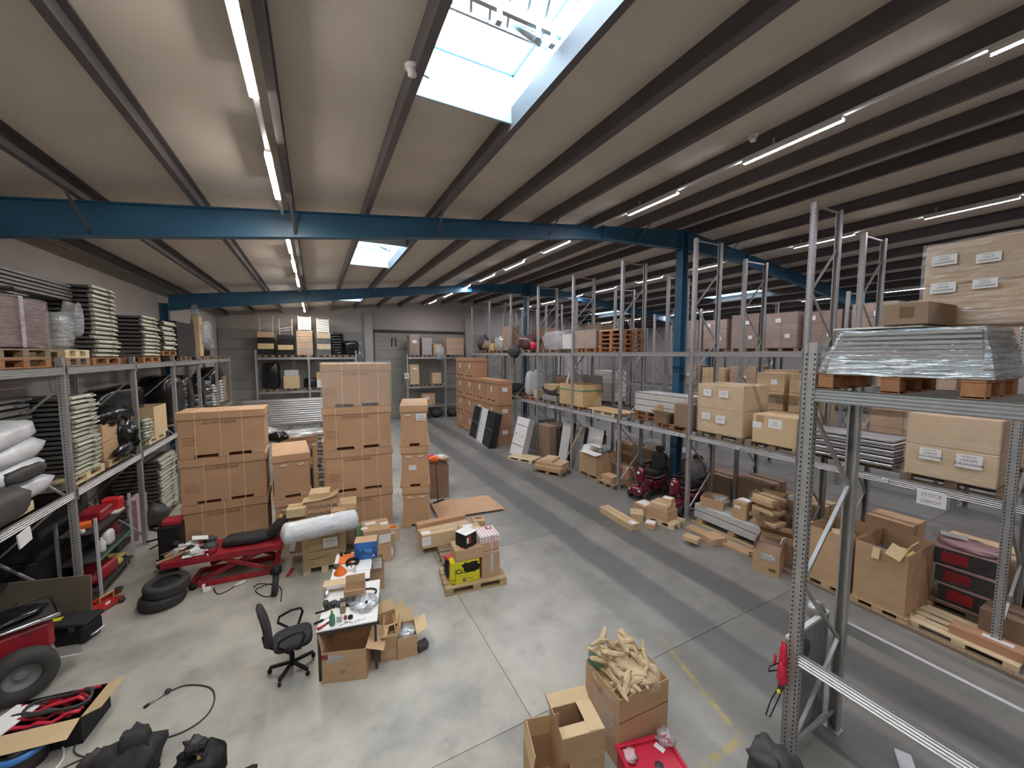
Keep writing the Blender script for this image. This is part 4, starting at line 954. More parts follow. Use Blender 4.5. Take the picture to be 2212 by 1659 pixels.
tt('wire_piece', 'thin silver wires scattered at the table front', 'wire', MB().tube([(-.16, -.02, .006), (-.05, .03, .008), (.04, -.02, .006), (.18, .05, .006)], .004, 5).tube([(-.1, .05, .006), (.0, .0, .01), (.1, .04, .006)], .004, 5), 'chrome', 760, 1346)
tt('plastic_bag', 'clear crumpled plastic bag on the right of the table', 'bag', MB().blob((0, 0, .03), (.18, .2, .03), 4, .35, 4, 22, 8, .8, flat=None), 'film_thick', 788, 1305)
tt('black_plug', 'small black fitting inside the clear bag on the table', 'part', MB().blob((0, 0, .05), (.025, .03, .025), 4, .2, 3, 10, 7), 'black', 792, 1308)
cb = carton('open small carton with its lid up on the table', P(766, 1293, .741), trz+.02, .30, .24, .13, m='card', opn=(None, 100, None, None), flapk=.5)
rd = T('tool_case', 'black tool case with compartments open before the small carton', 'case', P(756, 1302, .741), trz); O('case_body', MB().box((0, 0, .02), (.30, .19, .04), ch=.006), 'black', rd)
for i in range(3):
    for j in range(2): O('compartment', MB().box((-.095+.095*i, -.045+.09*j, .042), (.08, .075, .012), ch=.004), 'dark', rd)
tt('black_hose', 'black curved hose at the right rear of the table', 'hose', MB().tube([(.14*math.cos(a), .10*math.sin(a), .018) for a in [i*math.pi/9-.6 for i in range(13)]], .012, 8), 'black', 793, 1282)
tt('white_sheet', 'white paper lying in the middle of the table', 'paper', MB().box((0, 0, .002), (.25, .2, .003)), 'paper', 727, 1296)
fc = carton('flat printed carton with torn edges across the gap of the two tables', P(728, 1272, .80), trz+.02, .42, .18, .07, m='card_light', tape=False); paper(fc, .3, .05, (0, -.002, .04), 'front')
# on the rear table
def t2(name, lb, cat, mb, m, x, y, z=.0, rot=0): return tag(O(name, mb, m, None, TM2 @ Vector((x, y, .781+z)), (0, 0, trz+rot)), lb, cat)
bb_ = T('blue_box', 'blue glossy printed box with a brown top on the rear table', 'box', TM2 @ Vector((.22, .62, .781)), trz-.03); O('box_body', MB().box((0, .13, .16), (.38, .26, .32), ch=.005), 'blue', bb_); O('box_top', MB().box((0, .13, .323), (.38, .26, .006)), 'card', bb_); text(bb_, 'A', .09, 'paper', (.13, -.002, .06), FACE['front'], 'printed_text')
for i, x in enumerate((-.12, 0, .08)): O('light_burst', MB().lathe([(0, 0), (.03+.02*i, 0), (0, .001)], 14, (x*.8, -.001, .17-.02*i), Matrix.Rotation(R(90), 4, 'X')), 'blue_plastic', bb_)
gb = T('glue_box', 'orange tool blister with black grips on the rear table', 'tool', TM2 @ Vector((-.12, .74, .781)), trz); O('blister_card', MB().box((0, 0, .012), (.24, .34, .02), ch=.004), 'orange', gb); O('black_grip', MB().box((-.1, .14, .04), (.05, .08, .05), ch=.01).box((.0, .18, .03), (.12, .05, .04), ch=.01), 'black', gb); text(gb, 'MULTI', .06, 'black', (0, .06, .024), (0, 0, 0), 'printed_text')
t2('headset', 'black round cable coil on the rear table', 'cable', MB().tube([(.085*math.cos(a), .11*math.sin(a), .03) for a in [i*math.pi/10 for i in range(20)]], .033, 8, True), 'black', .0, .55)
t2('funnel', 'orange funnel lying at the left of the rear table', 'funnel', MB().lathe([(.10, 0), (.105, .01), (.085, .05), (.02, .13), (.016, .19), (.014, .19), (.018, .12), (.08, .04)], 18), 'orange', -.17, .28)
t2('water_bottle', 'clear plastic bottle lying on the rear table beside the blue box', 'bottle', MB().lathe([(0, 0), (.03, .005), (.032, .16), (.012, .2), (.012, .22), (0, .22)], 14, (0, 0, .032), Matrix.Rotation(R(-90), 4, 'X')), 'film_thick', .03, .72)
t2('glue_bottle', 'small clear bottle at the front of the rear table', 'bottle', MB().lathe([(.022, 0), (.024, .01), (.024, .1), (.01, .12), (.01, .14), (0, .14)], 12), 'film_thick', .06, .22)
t2('paper_stack', 'white papers before the blue box on the rear table', 'paper', MB().box((0, 0, .004), (.25, .3, .006)), 'paper', .20, .40)
t2('gloves', 'dark gloves at the left rim of the rear table', 'gloves', MB().blob((0, 0, .02), (.06, .08, .02), 3, .3, 3, 12, 7), 'dark', -.25, .5)
t2('small_white_box', 'small white box with a black dot on the rear table', 'box', MB().box((0, 0, .03), (.12, .1, .06), ch=.005), 'white', .0, .33)
O('black_dot', MB().lathe([(.02, 0), (.02, .003), (0, .003)], 12), 'black', bpy.data.objects['small_white_box'], (0, 0, .061))
p = P(822, 1282); cc = carton('open brown carton leaning behind the right side of the tables', (p.x-.08, p.y+.15, 0), trz+.1, .36, .3, .55, m='card', opn=(140, None, None, None), fm='card_light'); paper(cc, .16, .2, (.05, -.1, .58), 'front')
# ================================================================ office chair
cx, cy = -.44, 6.05
ch = T('office_chair', 'black swivel office chair with loop armrests at the table', 'chair', (cx, cy, 0), R(4))      # faces +x
O('seat', MB().blob((.02, 0, .47), (.25, .24, .055), 1, .02, 1.5, 24, 10, .55), 'charcoal', ch)
mb = MB(); o = 0
pts = []; nu, nv = 14, 12
for j in range(nv+1):
    t = j/nv; z = .50+.56*t; xx = -.27-.10*t-.05*math.sin(t*3.1)*-.5; hw = .20*(1-.25*abs(t-.45)**2*4)*(1 if 0 < j < nv else .7); th = .045*(1.15-.5*t)
    for i in range(nu):
        a = 2*math.pi*i/nu; c, s = math.cos(a), math.sin(a)
        mb.v.append((xx+th*math.copysign(abs(c)**.7, c), hw*math.copysign(abs(s)**.6, s), z))
for j in range(nv):
    for i in range(nu): mb.f.append((j*nu+i, j*nu+(i+1) % nu, (j+1)*nu+(i+1) % nu, (j+1)*nu+i))
mb.f += [tuple(reversed(range(nu))), tuple(nv*nu+i for i in range(nu))]; mb.smooth = True
O('backrest', mb, 'charcoal', ch)
O('back_bracket', MB().tube([(-.05, 0, .40), (-.22, 0, .40), (-.31, 0, .47), (-.33, 0, .62)], .022, 8), 'black', ch)
for s in (-1, 1): O('armrest', MB().tube([(-.06, s*.2, .42), (-.02, s*.28, .45), (-.16, s*.29, .58), (-.14, s*.29, .66), (.02, s*.29, .71), (.14, s*.29, .70), (.16, s*.29, .64), (.10, s*.28, .47), (.05, s*.2, .42)], .018, 9), 'black', ch)
O('seat_plate', MB().box((0, 0, .405), (.3, .26, .03), ch=.01), 'black', ch)
O('gas_column', MB().tube([(0, 0, .07), (0, 0, .25)], .032, 12).tube([(0, 0, .25), (0, 0, .41)], .02, 12), 'black', ch)
for k in range(5):
    a = k*2*math.pi/5+.35; c, s = math.cos(a), math.sin(a)
    O('base_arm', MB().bar((c*.02, s*.02, .115), (c*.29, s*.29, .085), .05, .035, ch=.008), 'black', ch)
    cs = O('castor', MB().lathe([(0, -.02), (.027, -.018), (.03, 0), (.027, .018), (0, .02)], 14, (0, 0, 0), Matrix.Rotation(R(90), 4, 'X')), 'black', ch, (c*.29, s*.29, .03), (0, 0, a+.6))
    O('castor_stem', MB().tube([(0, 0, .0), (0, 0, .05)], .012, 8), 'dark', cs)
# ================================================================ cartons under and beside the table
def opencarton(label, a, b, top, d, opn, m='card', fm=None, **k): return cpx(label, a, b, top, d, opn=opn, m=m, fm=fm, **k)
oc, A, B, rz_, w_, h_ = opencarton('big open carton standing under the table front', (697, 1478), (792, 1466), 1412, .5, (None, 60, 100, 195), m='card', fm='card')
O('packing_tape', MB().box((-.12, -.003, h_-.09), (.22, .003, .12)), 'film_thick', oc); O('red_tape', MB().box((-.25, -.003, h_-.06), (.09, .003, .06)), 'red', oc); text(oc, 'o', .12, 'print', (-.02, -.002, h_*.35), FACE['front'], 'printed_mark')
sec, *_ = cpx('second brown carton at the back under the table', (712, 1395), (795, 1383), 1350, .45, m='card_dark', tape=False)
o1, A, B, r1, w1, h1 = opencarton('small open carton with black packed tools, left of the pair beside the table', (823, 1432), (858, 1424), 1388, .36, (125, None, 75, 110), m='card', fm='card_light')
O('inner_flap', MB().box((0, .16, h1-.06), (w1-.03, .25, .012)), 'card_light', o1)
o2, A, B, r2, w2_, h2 = opencarton('small open carton with shiny film packed goods, right of the pair beside the table', (859, 1426), (902, 1414), 1382, .36, (None, 115, 100, 160), m='card', fm='card_light')
o3, A, B, r3, w3, h3 = opencarton('empty open carton behind the pair of small cartons beside the table', (822, 1400), (868, 1380), 1358, .34, (150, 115, 95, 130), m='card', fm='card_light')
def inside(t, lb, mb, m, z, y=.18, cat='goods', x=0):
    M = Matrix.LocRotScale(t.location, t.rotation_euler, None); return tag(O('packed_goods', mb, m, None, M @ Vector((x, y, z)), t.rotation_euler), lb, cat)
inside(o1, 'dark packed tools inside the left small carton', MB().box((0, 0, 0), (w1-.05, .2, .12), ch=.01), 'dark', h1-.12, .13)
inside(o2, 'shiny film wrapped goods inside the right small carton', MB().blob((0, 0, 0), (w2_*.45, .16, .07), 4, .25, 3, 16, 8, .6), 'film_silver', h2-.06)
p = P(912, 1402); tag(O('black_sheet', MB().box((0, 0, .06), (.17, .12, .12), rz=.3, rx=.2, ch=.01), 'dark', None, p), 'small dark block behind the right small carton', 'block')
p = P(822, 1340); tag(O('black_pouch', MB().blob((0, 0, .07), (.07, .1, .09), 5, .2, 3, 12, 8), 'black_matt', None, (p.x, p.y+.2, 0)), 'black pouch hanging behind the table corner', 'pouch')
# ================================================================ cartons at the lower edge of the picture
A = P(1312, 1675); 
big, A, B, rz_, w_, h_ = opencarton('tall open carton overflowing with crumpled brown packing paper', (1335, 1662), (1440, 1605), 1518, .62, (None,)*4, m='card', h=.80)
M1 = Matrix.LocRotScale(big.location, big.rotation_euler, None)
O('printed_band', MB().box((0, -.002, h_*.66), (w_, .002, .01)), 'print', big); O('tape_scrap', MB().box((-w_/2-.003, .1, .5), (.003, .05, .12)), 'film_thick', big)
O('torn_film', MB().wbox((-w_/2-.006, .25, .48), (.01, .4, .5), 6, .012, 4), 'film', big)
rr = random.Random(21)
O('paper_bed', MB().blob((0, .31, h_-.06), (w_*.47, .29, .14), 5, .25, 5, 24, 10, .6), 'crumple', big)
for i in range(44):
    x, y = rr.uniform(-w_*.42, w_*.36), rr.uniform(.06, .58); z = h_+.03+rr.random()*.16*(1 if y > .2 else .3)+(.10 if y > .3 and x < .05 else 0)
    l = rr.uniform(.18, .34); r0 = rr.uniform(.02, .038); a = rr.uniform(0, 3.14); dz = rr.uniform(-.1, .35)*l
    q = [Vector((math.cos(a)*l*t, math.sin(a)*l*t, dz*2*t+rr.uniform(-.015, .015))) for t in (-.5, -.25, 0, .25, .5)]
    mb = MB().tube(q, [r0*.6, r0, r0*1.15, r0, r0*.7], 7)
    for k in range(len(mb.v)):
        v = Vector(mb.v[k]); mb.v[k] = tuple(v+Vector((noise.noise(v*28), noise.noise(v*28+Vector((9, 0, 0))), noise.noise(v*28+Vector((0, 9, 0)))))*.014)
    mb.smooth = False
    tag(O('crumpled_paper', mb, 'crumple', None, M1 @ Vector((x, y, z)), (0, 0, rz_)), 'crumpled roll of brown packing paper heaped in the tall open carton', 'packing paper', 'crumpled packing paper rolls in the tall carton')
tag(O('green_film', MB().blob((0, 0, 0), (.07, .12, .13), 4, .3, 4, 14, 9), 'clear_green', None, M1 @ Vector((-w_*.40, .52, h_+.02))), 'green clear film sticking out of the tall paper filled carton', 'film')
tag(O('white_film', MB().blob((0, 0, 0), (.12, .1, .05), 7, .35, 4, 14, 8), 'film_thick', None, M1 @ Vector((.04, .12, h_+.0))), 'pale clear film at the front rim of the paper filled carton', 'film')
tag(O('white_tube', MB().box((0, 0, 0), (.12, .05, .03), rz=.4, ch=.006).box((.12, .03, -.01), (.1, .05, .03), rz=-.3, ch=.006), 'paper', None, M1 @ Vector((.1, .1, h_+.04)), (0, 0, rz_)), 'white cardboard strips at the front of the paper filled carton', 'packaging')
tag(O('clear_sheet', MB().blob((0, 0, 0), (.1, .05, .1), 9, .3, 4, 12, 8), 'film_thick', None, M1 @ Vector((.16, .56, h_+.06))), 'clear film at the back corner of the paper filled carton', 'film')
oc2, A, B, rz2_, w2b, h2b = opencarton('open carton with one flap standing up in the foreground', (1213, 1730), (1305, 1700), 1583, .36, ((3, .12), (150, .13), (107, .30), (3, .17)), m='card', fm='card_light', h=.66, flapk=.42)
oc3, A, B, rz3_, w3b, h3b = opencarton('low open carton at the bottom edge left of the flap carton', (1150, 1760), (1235, 1740), 1660, .4, (None, 92, 82, None), m='card', fm='card_light', h=.40)
# red plastic crate with film
A, B = P(1372, 1690, .28), P(1484, 1660, .28); M_ = (A+B)/2; rz = math.atan2((B-A).y, (B-A).x); w = (B-A).length
rc = T('red_lid_box', 'bright red plastic tray with torn film at the bottom edge', 'tray', (M_.x, M_.y, 0), rz)
O('tray_body', MB().box((0, .19, .13), (w, .38, .26), ch=.02), 'red_bright', rc); O('tray_rim', MB().box((0, .36, .275), (w+.02, .05, .04), ch=.008).box((-w/2, .19, .268), (.04, .4, .03), ch=.008).box((w/2, .19, .268), (.04, .4, .03), ch=.008), 'red_bright', rc); O('tray_hole', MB().lathe([(0, 0), (.045, 0), (.045, .004), (0, .004)], 16, (.04, .1, .262)), 'dark', rc); paper(rc, .06, .11, (w*.26, .26, .264), 'top', tilt=.5)
MR = Matrix.LocRotScale(rc.location, rc.rotation_euler, None)
tag(O('torn_film', MB().blob((0, 0, 0), (.09, .1, .06), 4, .4, 4, 14, 9), 'film_thick', None, MR @ Vector((w*.42, .30, .33))), 'crumpled clear film at the right corner of the red tray', 'film')
tag(O('pink_film', MB().blob((0, 0, 0), (.07, .08, .03), 6, .4, 4, 12, 8), 'pink', None, MR @ Vector((-w*.36, .24, .29))), 'pinkish film scrap at the left corner of the red tray', 'film')
# ================================================================ left foreground
# red wheeled generator
g = T('generator', 'red wheeled generator with grey tyred wheel at the left edge', 'machine', (-3.95, 7.35, 0), R(30))
O('tank', MB().box((0, .1, .62), (1.1, .62, .42), ch=.06), 'red', g); O('top_tray', MB().box((0, .1, .86), (1.15, .66, .05), ch=.02), 'dark', g); O('engine_top', MB().blob((.1, .1, .93), (.42, .26, .07), 3, .2, 3, 18, 8), 'black_film', g)
O('top_frame', MB().tube([(-.6, -.24, .88), (.6, -.24, .88), (.6, .44, .88), (-.6, .44, .88)], .025, 8, True).tube([(-.3, -.24, .9), (.3, .44, .95)], .015, 6), 'chrome', g)
O('chassis', MB().box((0, .1, .34), (1.1, .5, .08), ch=.01), 'grey', g)
for x, y in ((.22, -.42), (.22, .62)):
    wl = O('wheel', MB().lathe([(.17, -.09), (.2, -.11), (.29, -.11), (.33, -.06), (.33, .06), (.29, .11), (.2, .11), (.17, .09)], 28, closed=True), 'rubber', g, (x, y-.0, .33), (R(90), 0, 0))
    O('rim', MB().lathe([(0, .0), (.05, .03), (.07, -.02), (.15, .0), (.18, .07), (.18, -.07), (.05, -.06), (0, -.06)], 24), 'grey', wl)
O('step_plate', MB().box((.62, -.2, .28), (.32, .3, .03), ry=.35, ch=.006), 'alu', g)
O('stand_foot', MB().bar((-.45, .1, 0), (-.45, .1, .34), .06), 'dark', g)
# leaning board before the left rack
b = tag(O('hardboard_sheet', MB().box((0, 0, .42), (1.3, .03, .84), ch=.004), 'khaki', None, (-4.09, 8.78, 0), (R(-4), 0, R(-15))), 'olive brown hardboard sheet leaning at the left rack post', 'board')
# black tool case
cs = T('tool_case', 'black plastic tool case with a yellow sticker before the hardboard sheet', 'case', (-3.62, 8.32, 0), R(-17)); O('case_body', MB().box((0, 0, .15), (.72, .36, .30), ch=.05), 'black', cs); O('case_lid', MB().box((0, 0, .32), (.73, .37, .06), ch=.025), 'black_matt', cs); O('yellow_sticker', MB().box((-.18, -.02, .352), (.22, .1, .003), rz=.3), 'yellow', cs); O('case_handle', MB().tube([(.38, -.1, .1), (.42, -.08, .12), (.42, .08, .12), (.38, .1, .1)], .014, 7), 'white', cs); O('latch', MB().box((-.2, -.19, .27), (.06, .02, .07)).box((.2, -.19, .27), (.06, .02, .07)), 'dark', cs)
# trolley jack
p = P(222, 1318); j = T('trolley_jack', 'red trolley jack with a yellow handle beside the left rack', 'jack', (p.x, p.y, 0), R(62))
O('jack_frame', MB().prism([(-.28, .05), (.28, .04), (.28, .1), (.05, .2), (-.22, .22), (-.3, .14)], (0, .1, 0), (1, 0, 0), (0, 0, 1), (0, -1, 0), .03).prism([(-.28, .05), (.28, .04), (.28, .1), (.05, .2), (-.22, .22), (-.3, .14)], (0, -.07, 0), (1, 0, 0), (0, 0, 1), (0, -1, 0), .03), 'red_box', j); O('jack_arm', MB().bar((-.1, 0, .17), (.3, 0, .18), .08, .06), 'red', j); O('saddle', MB().lathe([(0, 0), (.06, 0), (.06, .03), (0, .03)], 14, (.3, 0, .2)), 'dark', j); O('carry_handle', MB().tube([(-.12, -.1, .2), (-.12, -.1, .3), (.1, -.1, .3), (.1, -.1, .18)], .016, 7), 'yellow_dull', j); paper(j, .08, .05, (-.0, -.104, .14), 'front')
for x in (-.24, .22):
    for y in (-.12, .12): O('wheel', MB().lathe([(0, -.02), (.05, -.02), (.05, .02), (0, .02)], 12, (x, y, .05), Matrix.Rotation(R(90), 4, 'X')), 'dark', j)
# open carton with red hoses
A, B, M_, rz, w = edge((20, 1625), (170, 1585)); oc = carton('black sided open carton with red cables and white papers', (-2.95, 6.0, 0), R(-8), .80, .5, .32, m='black', opn=((196, .22), None, None, (160, .2)), fm='card_light')
M1 = Matrix.LocRotScale(oc.location, oc.rotation_euler, None)
rr = random.Random(3)
for i in range(7):
    y0 = .10+.06*i; q = [M1 @ Vector((-.34+.11*k, y0+rr.uniform(-.05, .05), .26+rr.uniform(0, .09))) for k in range(7)]
    tag(O('jump_cable', MB().tube(q, .022, 8), ['red_bright', 'red', 'dark'][i % 3]), ['bright red cable lying in the black sided carton', 'darker red cable lying in the black sided carton', 'black cable among the red ones in the black sided carton'][i % 3], 'cable', ['bright red cables in the carton', 'dark red cables in the carton', 'black cables in the carton'][i % 3])
tag(O('black_cable_coil', MB().tube([M1 @ Vector((.05+.3*math.cos(a), .27+.14*math.sin(a), .36+.02*math.sin(3*a))) for a in [i*math.pi/12 for i in range(24)]], .018, 8, True), 'dark'), 'loop of black cable on top of the red cables', 'cable')
tag(O('white_papers', MB().box((0, 0, 0), (.26, .36, .02), ch=.003), 'paper', None, M1 @ Vector((-.33, .2, .345)), (0, .05, R(-25))), 'white papers on the left of the red cables', 'paper')
# air hose and cables on the floor
floor_tube('dark hose curving across the floor at the lower left', [(362, 1497), (395, 1483), (430, 1481), (458, 1490), (463, 1515), (448, 1545), (415, 1572), (370, 1592), (310, 1605), (240, 1622), (170, 1645), (120, 1670)], .009, 'dark', 'air_hose', sm=8, cat='hose')
ho = T('spray_lance', 'short metal lance at the end of the floor hose', 'tool', (0, 0, 0)); O('lance_tube', MB().tube([P(362, 1497)+Vector((0, 0, .02)), P(318, 1526)+Vector((0, 0, .015))], .013, 8), 'galv', ho); O('coupling', MB().blob(P(363, 1497)+Vector((0, 0, .03)), (.035, .035, .03), 2, .1), 'dark', ho); O('lance_tip', MB().tube([P(322, 1523)+Vector((0, 0, .016)), P(311, 1531)+Vector((0, 0, .015))], .016, 8), 'black', ho)
floor_tube('thin grey cable from the black carton along the floor', [(222, 1545), (205, 1565), (175, 1595), (160, 1618), (168, 1632), (200, 1640)], .008, 'dark')
# blue reel
p = P(50, 1650); rl = T('cable_reel', 'blue cable reel with a white cable at the lower left corner', 'reel', (p.x, p.y, 0), .3); O('reel_rim', MB().tube([(.2*math.cos(a), .2*math.sin(a), .2) for a in [i*math.pi/14 for i in range(28)]], .035, 8, True), 'blue_plastic', rl); O('reel_drum', MB().lathe([(.12, 0), (.12, .2), (.19, .2), (.19, .0)], 24, closed=True), 'dark', rl); O('reel_hub', MB().lathe([(0, .12), (.11, .12), (.11, .16), (0, .17)], 18), 'grey_pale', rl); O('reel_plug', MB().box((.05, .1, .24), (.1, .06, .05), ch=.012), 'white', rl)
floor_tube('white cable loop at the blue reel', [(60, 1618), (75, 1602), (95, 1594), (118, 1598), (135, 1615), (136, 1640), (118, 1665)], .011, 'white')
# dark covers and wiring loom in the foreground
p = P(270, 1690); cv = T('plastic_cover', 'dark grey moulded plastic cover at the bottom edge', 'cover', (p.x, p.y, 0)); O('cover_shell', MB().blob((0, 0, .2), (.3, .22, .2), 5, .2, 2, 20, 11, .7), 'charcoal', cv); O('cover_peak', MB().blob((.08, .04, .36), (.13, .12, .17), 8, .2, 2, 16, 9, .8), 'charcoal', cv)
p = P(205, 1690); cv = T('plastic_cover', 'smaller grey cover left of the moulded cover at the bottom edge', 'cover', (p.x, p.y, 0)); O('cover_shell', MB().blob((0, 0, .16), (.13, .12, .17), 3, .12, 2, 16, 9, .8), 'dark', cv)
p = P(430, 1680); lm = T('wiring_loom', 'tangled black wiring loom standing in a black case at the bottom edge', 'cables', (p.x, p.y, 0)); O('loom_case', MB().blob((0, 0, .12), (.24, .18, .14), 6, .18, 2.5, 18, 10, .7), 'black', lm)
rr = random.Random(5)
for i in range(9):
    pts = [Vector((rr.uniform(-.1, .1), rr.uniform(-.1, .06), .16+.05*k+rr.uniform(-.02, .02))) for k in range(6)]; O('wire', MB().tube(pts, .011, 7), ['black', 'dark', 'black_film'][i % 3], lm)
O('wire_bundle', MB().blob((-.02, 0, .40), (.09, .08, .06), 4, .3, 3, 14, 8), 'dark', lm); O('connector', MB().box((.03, -.07, .3), (.03, .02, .05)).box((-.04, -.08, .22), (.04, .02, .03)), 'yellow_dull', lm)
p = P(540, 1668); tag(O('black_strap', MB().blob((0, 0, .03), (.07, .04, .03), 3, .2, 3, 12, 7), 'black', None, p), 'small black scrap at the bottom edge right of the wiring loom', 'scrap')
# ================================================================ small steel shelf under the left rack
sh = T('steel_shelf', 'narrow steel shelf with red items under the left rack', 'shelf', (-3.60, 9.33, 0), R(90))    # front faces +x ; local x runs to +y
sw, sd, shh = 1.40, .5, 1.58
for x in (0, sw):
    for y in (0, sd): O('post', MB().box((x, y, shh/2), (.045, .04, shh), ch=.004), 'grey_pale' if y == 0 else 'grey', sh)
for z in (.22, .78, 1.3): O('shelf_board', MB().box((sw/2, sd/2, z), (sw, sd, .03), ch=.004), 'dark', sh)
O('shelf_edge', MB().box((sw/2, -.004, .78), (sw-.06, .008, .04)), 'green', sh)
SM = Matrix.LocRotScale(sh.location, sh.rotation_euler, None)
def ons(name, lb, cat, mb, m, x, y, z, rot=0): return tag(O(name, mb, m, None, SM @ Vector((x, y, z)), (0, 0, R(90)+rot)), lb, cat)
ons('red_canister', 'bright red box on top of the steel shelf', 'box', MB().box((0, 0, .13), (.22, .3, .26), ch=.03), 'red_box', 1.24, .2, 1.317)
ons('dark_red_case', 'dark red case left of the bright red box on the shelf', 'case', MB().box((0, 0, .1), (.5, .35, .2), ch=.03), 'red', .82, .3, 1.317)
ons('white_tray', 'white lid lying at the front of the top shelf', 'tray', MB().box((0, 0, .015), (.3, .12, .03), ch=.005), 'white', 1.1, .08, 1.317)
ons('black_case', 'black case on the shelf under the top board', 'case', MB().box((0, 0, .1), (1.2, .36, .18), ch=.03), 'black', .68, .27, 1.09)
ons('canister', 'pale plastic canister on the middle shelf', 'canister', MB().blob((0, 0, .15), (.13, .08, .15), 2, .03, 2, 18, 11, .6), 'white', .72, .12, .796)
ons('bottle', 'white bottle left of the canister on the middle shelf', 'bottle', MB().lathe([(.05, 0), (.055, .02), (.055, .18), (.02, .24), (.02, .27), (0, .27)], 14), 'white', .42, .1, .796)
ons('red_machine', 'dark red machine behind the canister on the middle shelf', 'machine', MB().blob((0, 0, .14), (.3, .14, .15), 5, .2, 3, 16, 9, .6), 'red', 1.05, .28, .796)
ons('red_tarp', 'folded dark red cover on the lowest shelf', 'cover', MB().blob((0, 0, .12), (.4, .2, .13), 6, .25, 2.5, 18, 9, .6), 'red', .55, .25, .236)
ons('yellow_tool', 'yellow tool on the lowest shelf', 'tool', MB().blob((0, 0, .06), (.12, .08, .07), 4, .25, 3, 12, 7), 'yellow_dull', 1.0, .12, .236)
tb = T('tool_bag', 'black tool bag with yellow rim on the floor before the shelf', 'bag', P(237, 1240), R(75)); O('bag_body', MB().box((0, 0, .15), (.55, .3, .28), ch=.03), 'black_matt', tb); O('bag_rim', MB().box((-.12, 0, .30), (.22, .3, .05), ch=.015).box((.15, 0, .30), (.22, .3, .05), ch=.015), 'yellow_dull', tb); O('bag_strap', MB().tube([(.26, -.1, .28), (.36, -.12, .12), (.34, -.12, .02)], .012, 6), 'dark', tb)
tag(O('pink_bag', MB().blob((0, 0, .13), (.16, .2, .14), 5, .25, 3, 14, 8), 'pink', None, (P(190, 1215).x, P(190, 1215).y, .35)), 'pinkish plastic bag at the left post of the shelf', 'bag')
tag(O('magazine_stack', MB().box((0, 0, .0), (.25, .3, .1), rz=.2, ch=.01), 'pink', None, (P(190, 1250).x, P(190, 1250).y, .25)), 'stack of pale magazines below the pinkish bag', 'paper')
tag(O('orange_packet', MB().box((0, 0, 0), (.2, .12, .1), rz=.3, rx=.2, ch=.01), 'orange', None, onX(180, 1135, -3.85)), 'orange packet at the left post above the shelf', 'packet')
tag(O('white_packet', MB().box((0, 0, 0), (.08, .08, .09), ch=.01), 'white', None, onX(176, 1150, -3.83)), 'small white packet below the orange one', 'packet')
# black blocks added in place of the shade deep under the left rack
for i, (x, y, z, l, h, lb) in enumerate(((-4.62, 10.0, 0, 1.5, .95, 'black filler block for the shade on the floor deep under the left rack'), (-4.62, 10.05, .97, 1.4, .8, 'black filler block for the shade stacked on another deep under the left rack'))):
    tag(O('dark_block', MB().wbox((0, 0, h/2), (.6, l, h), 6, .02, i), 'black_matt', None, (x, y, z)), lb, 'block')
tag(O('tape_sheet', MB().box((0, 0, 0), (.02, .26, .2), ch=.002), 'paper', None, onX(53, 1161, -3.66), (R(8), 0, 0)), 'white sheet taped to the lower beam of the left rack', 'paper')
lg = carton('pale wrapped flat board package standing behind the rack post', (-3.95, 12.45, 0), R(90), .62, .18, 1.0, m='pink', tape=False); O('stretch_wrap', MB().wbox((0, .09, .5), (.64, .2, 1.02), 6, .01, 3), 'film', lg)
# ================================================================ loads on the left rack
AX = -3.78; r90 = R(90)
def lp_(Y, z, label, m='wood', far=True, **k): return (pal_small if far else pallet)(label, AX-.42, Y, z, r90, **({'m': m} | k))
z2, z1 = 4.292, 2.202
pallet('dark pallet under the maroon wrapped box, upper of two', AX-.42, 8.35, z2, r90, old=True, m='wood_red'); pallet('dark pallet directly under the maroon wrapped box', AX-.42, 8.35, z2+PH, r90, old=True, m='wood_old')
t = T('wrapped_box', 'maroon box wrapped in clear film on the upper level at the left edge', 'pallet load', (AX, 8.35, z2+2*PH+.02), r90); O('wrapped_body', MB().box((0, .42, .36), (1.15, .8, .72), ch=.02), 'maroon_wrap', t); O('stretch_wrap', MB().wbox((0, .42, .37), (1.18, .83, .74), 8, .015, 4), 'film', t); O('film_band', MB().box((-.1, -.02, .37), (.08, .01, .74)), 'film_thick', t); O('black_hood', MB().blob((.1, .42, .78), (.4, .35, .14), 5, .2, 2.5, 16, 8), 'black_film', t)
pallet('light pallet on the upper left level left of the tall panel stack', AX-.42, 9.75, z2+PH, r90, m='wood_pale', L=.8); pallet('lower pallet under the light one beside the tall panel stack', AX-.42, 9.75, z2, r90, old=True, L=.8)
bag('grey film wrapped sack on the light pallet of the upper left level', (AX-.3, 9.65, z2+2*PH), .1, (.26, .26, .33), 'film_silver', 4, .12)
bag('second film wrapped lump leaning on the tall panel stack', (AX-.12, 9.95, z2+2*PH+.25), .1, (.12, .16, .30), 'film_thick', 6, .2)
lp_(10.85, z2, 'pallet under the tall panel stack on the upper left level', 'wood_red'); panelstack('tallest panel stack with pale folded ends on the upper left level', (AX, 10.88, z2+PH), r90, .95, 1.0, 1.42, 16, seed=1)
spk = T('sheet_pack', 'pack of long dark sheets lying high behind the maroon box', 'panels', (AX-.62, 8.85, z2+1.20))
for k in range(5): O('sheet', MB().box((.01*(k % 2), .03*(k % 3), .03+.062*k), (.72, 2.9, .045), ch=.005), 'panel_dark', spk)
lp_(13.3, z2, 'pallet under the left half of the second upper panel stack', 'wood_red'); panelstack('second panel stack with pale ends on the upper left level', (AX, 13.35, z2+PH), r90, 1.05, 1.1, 1.05, 11, seed=2)
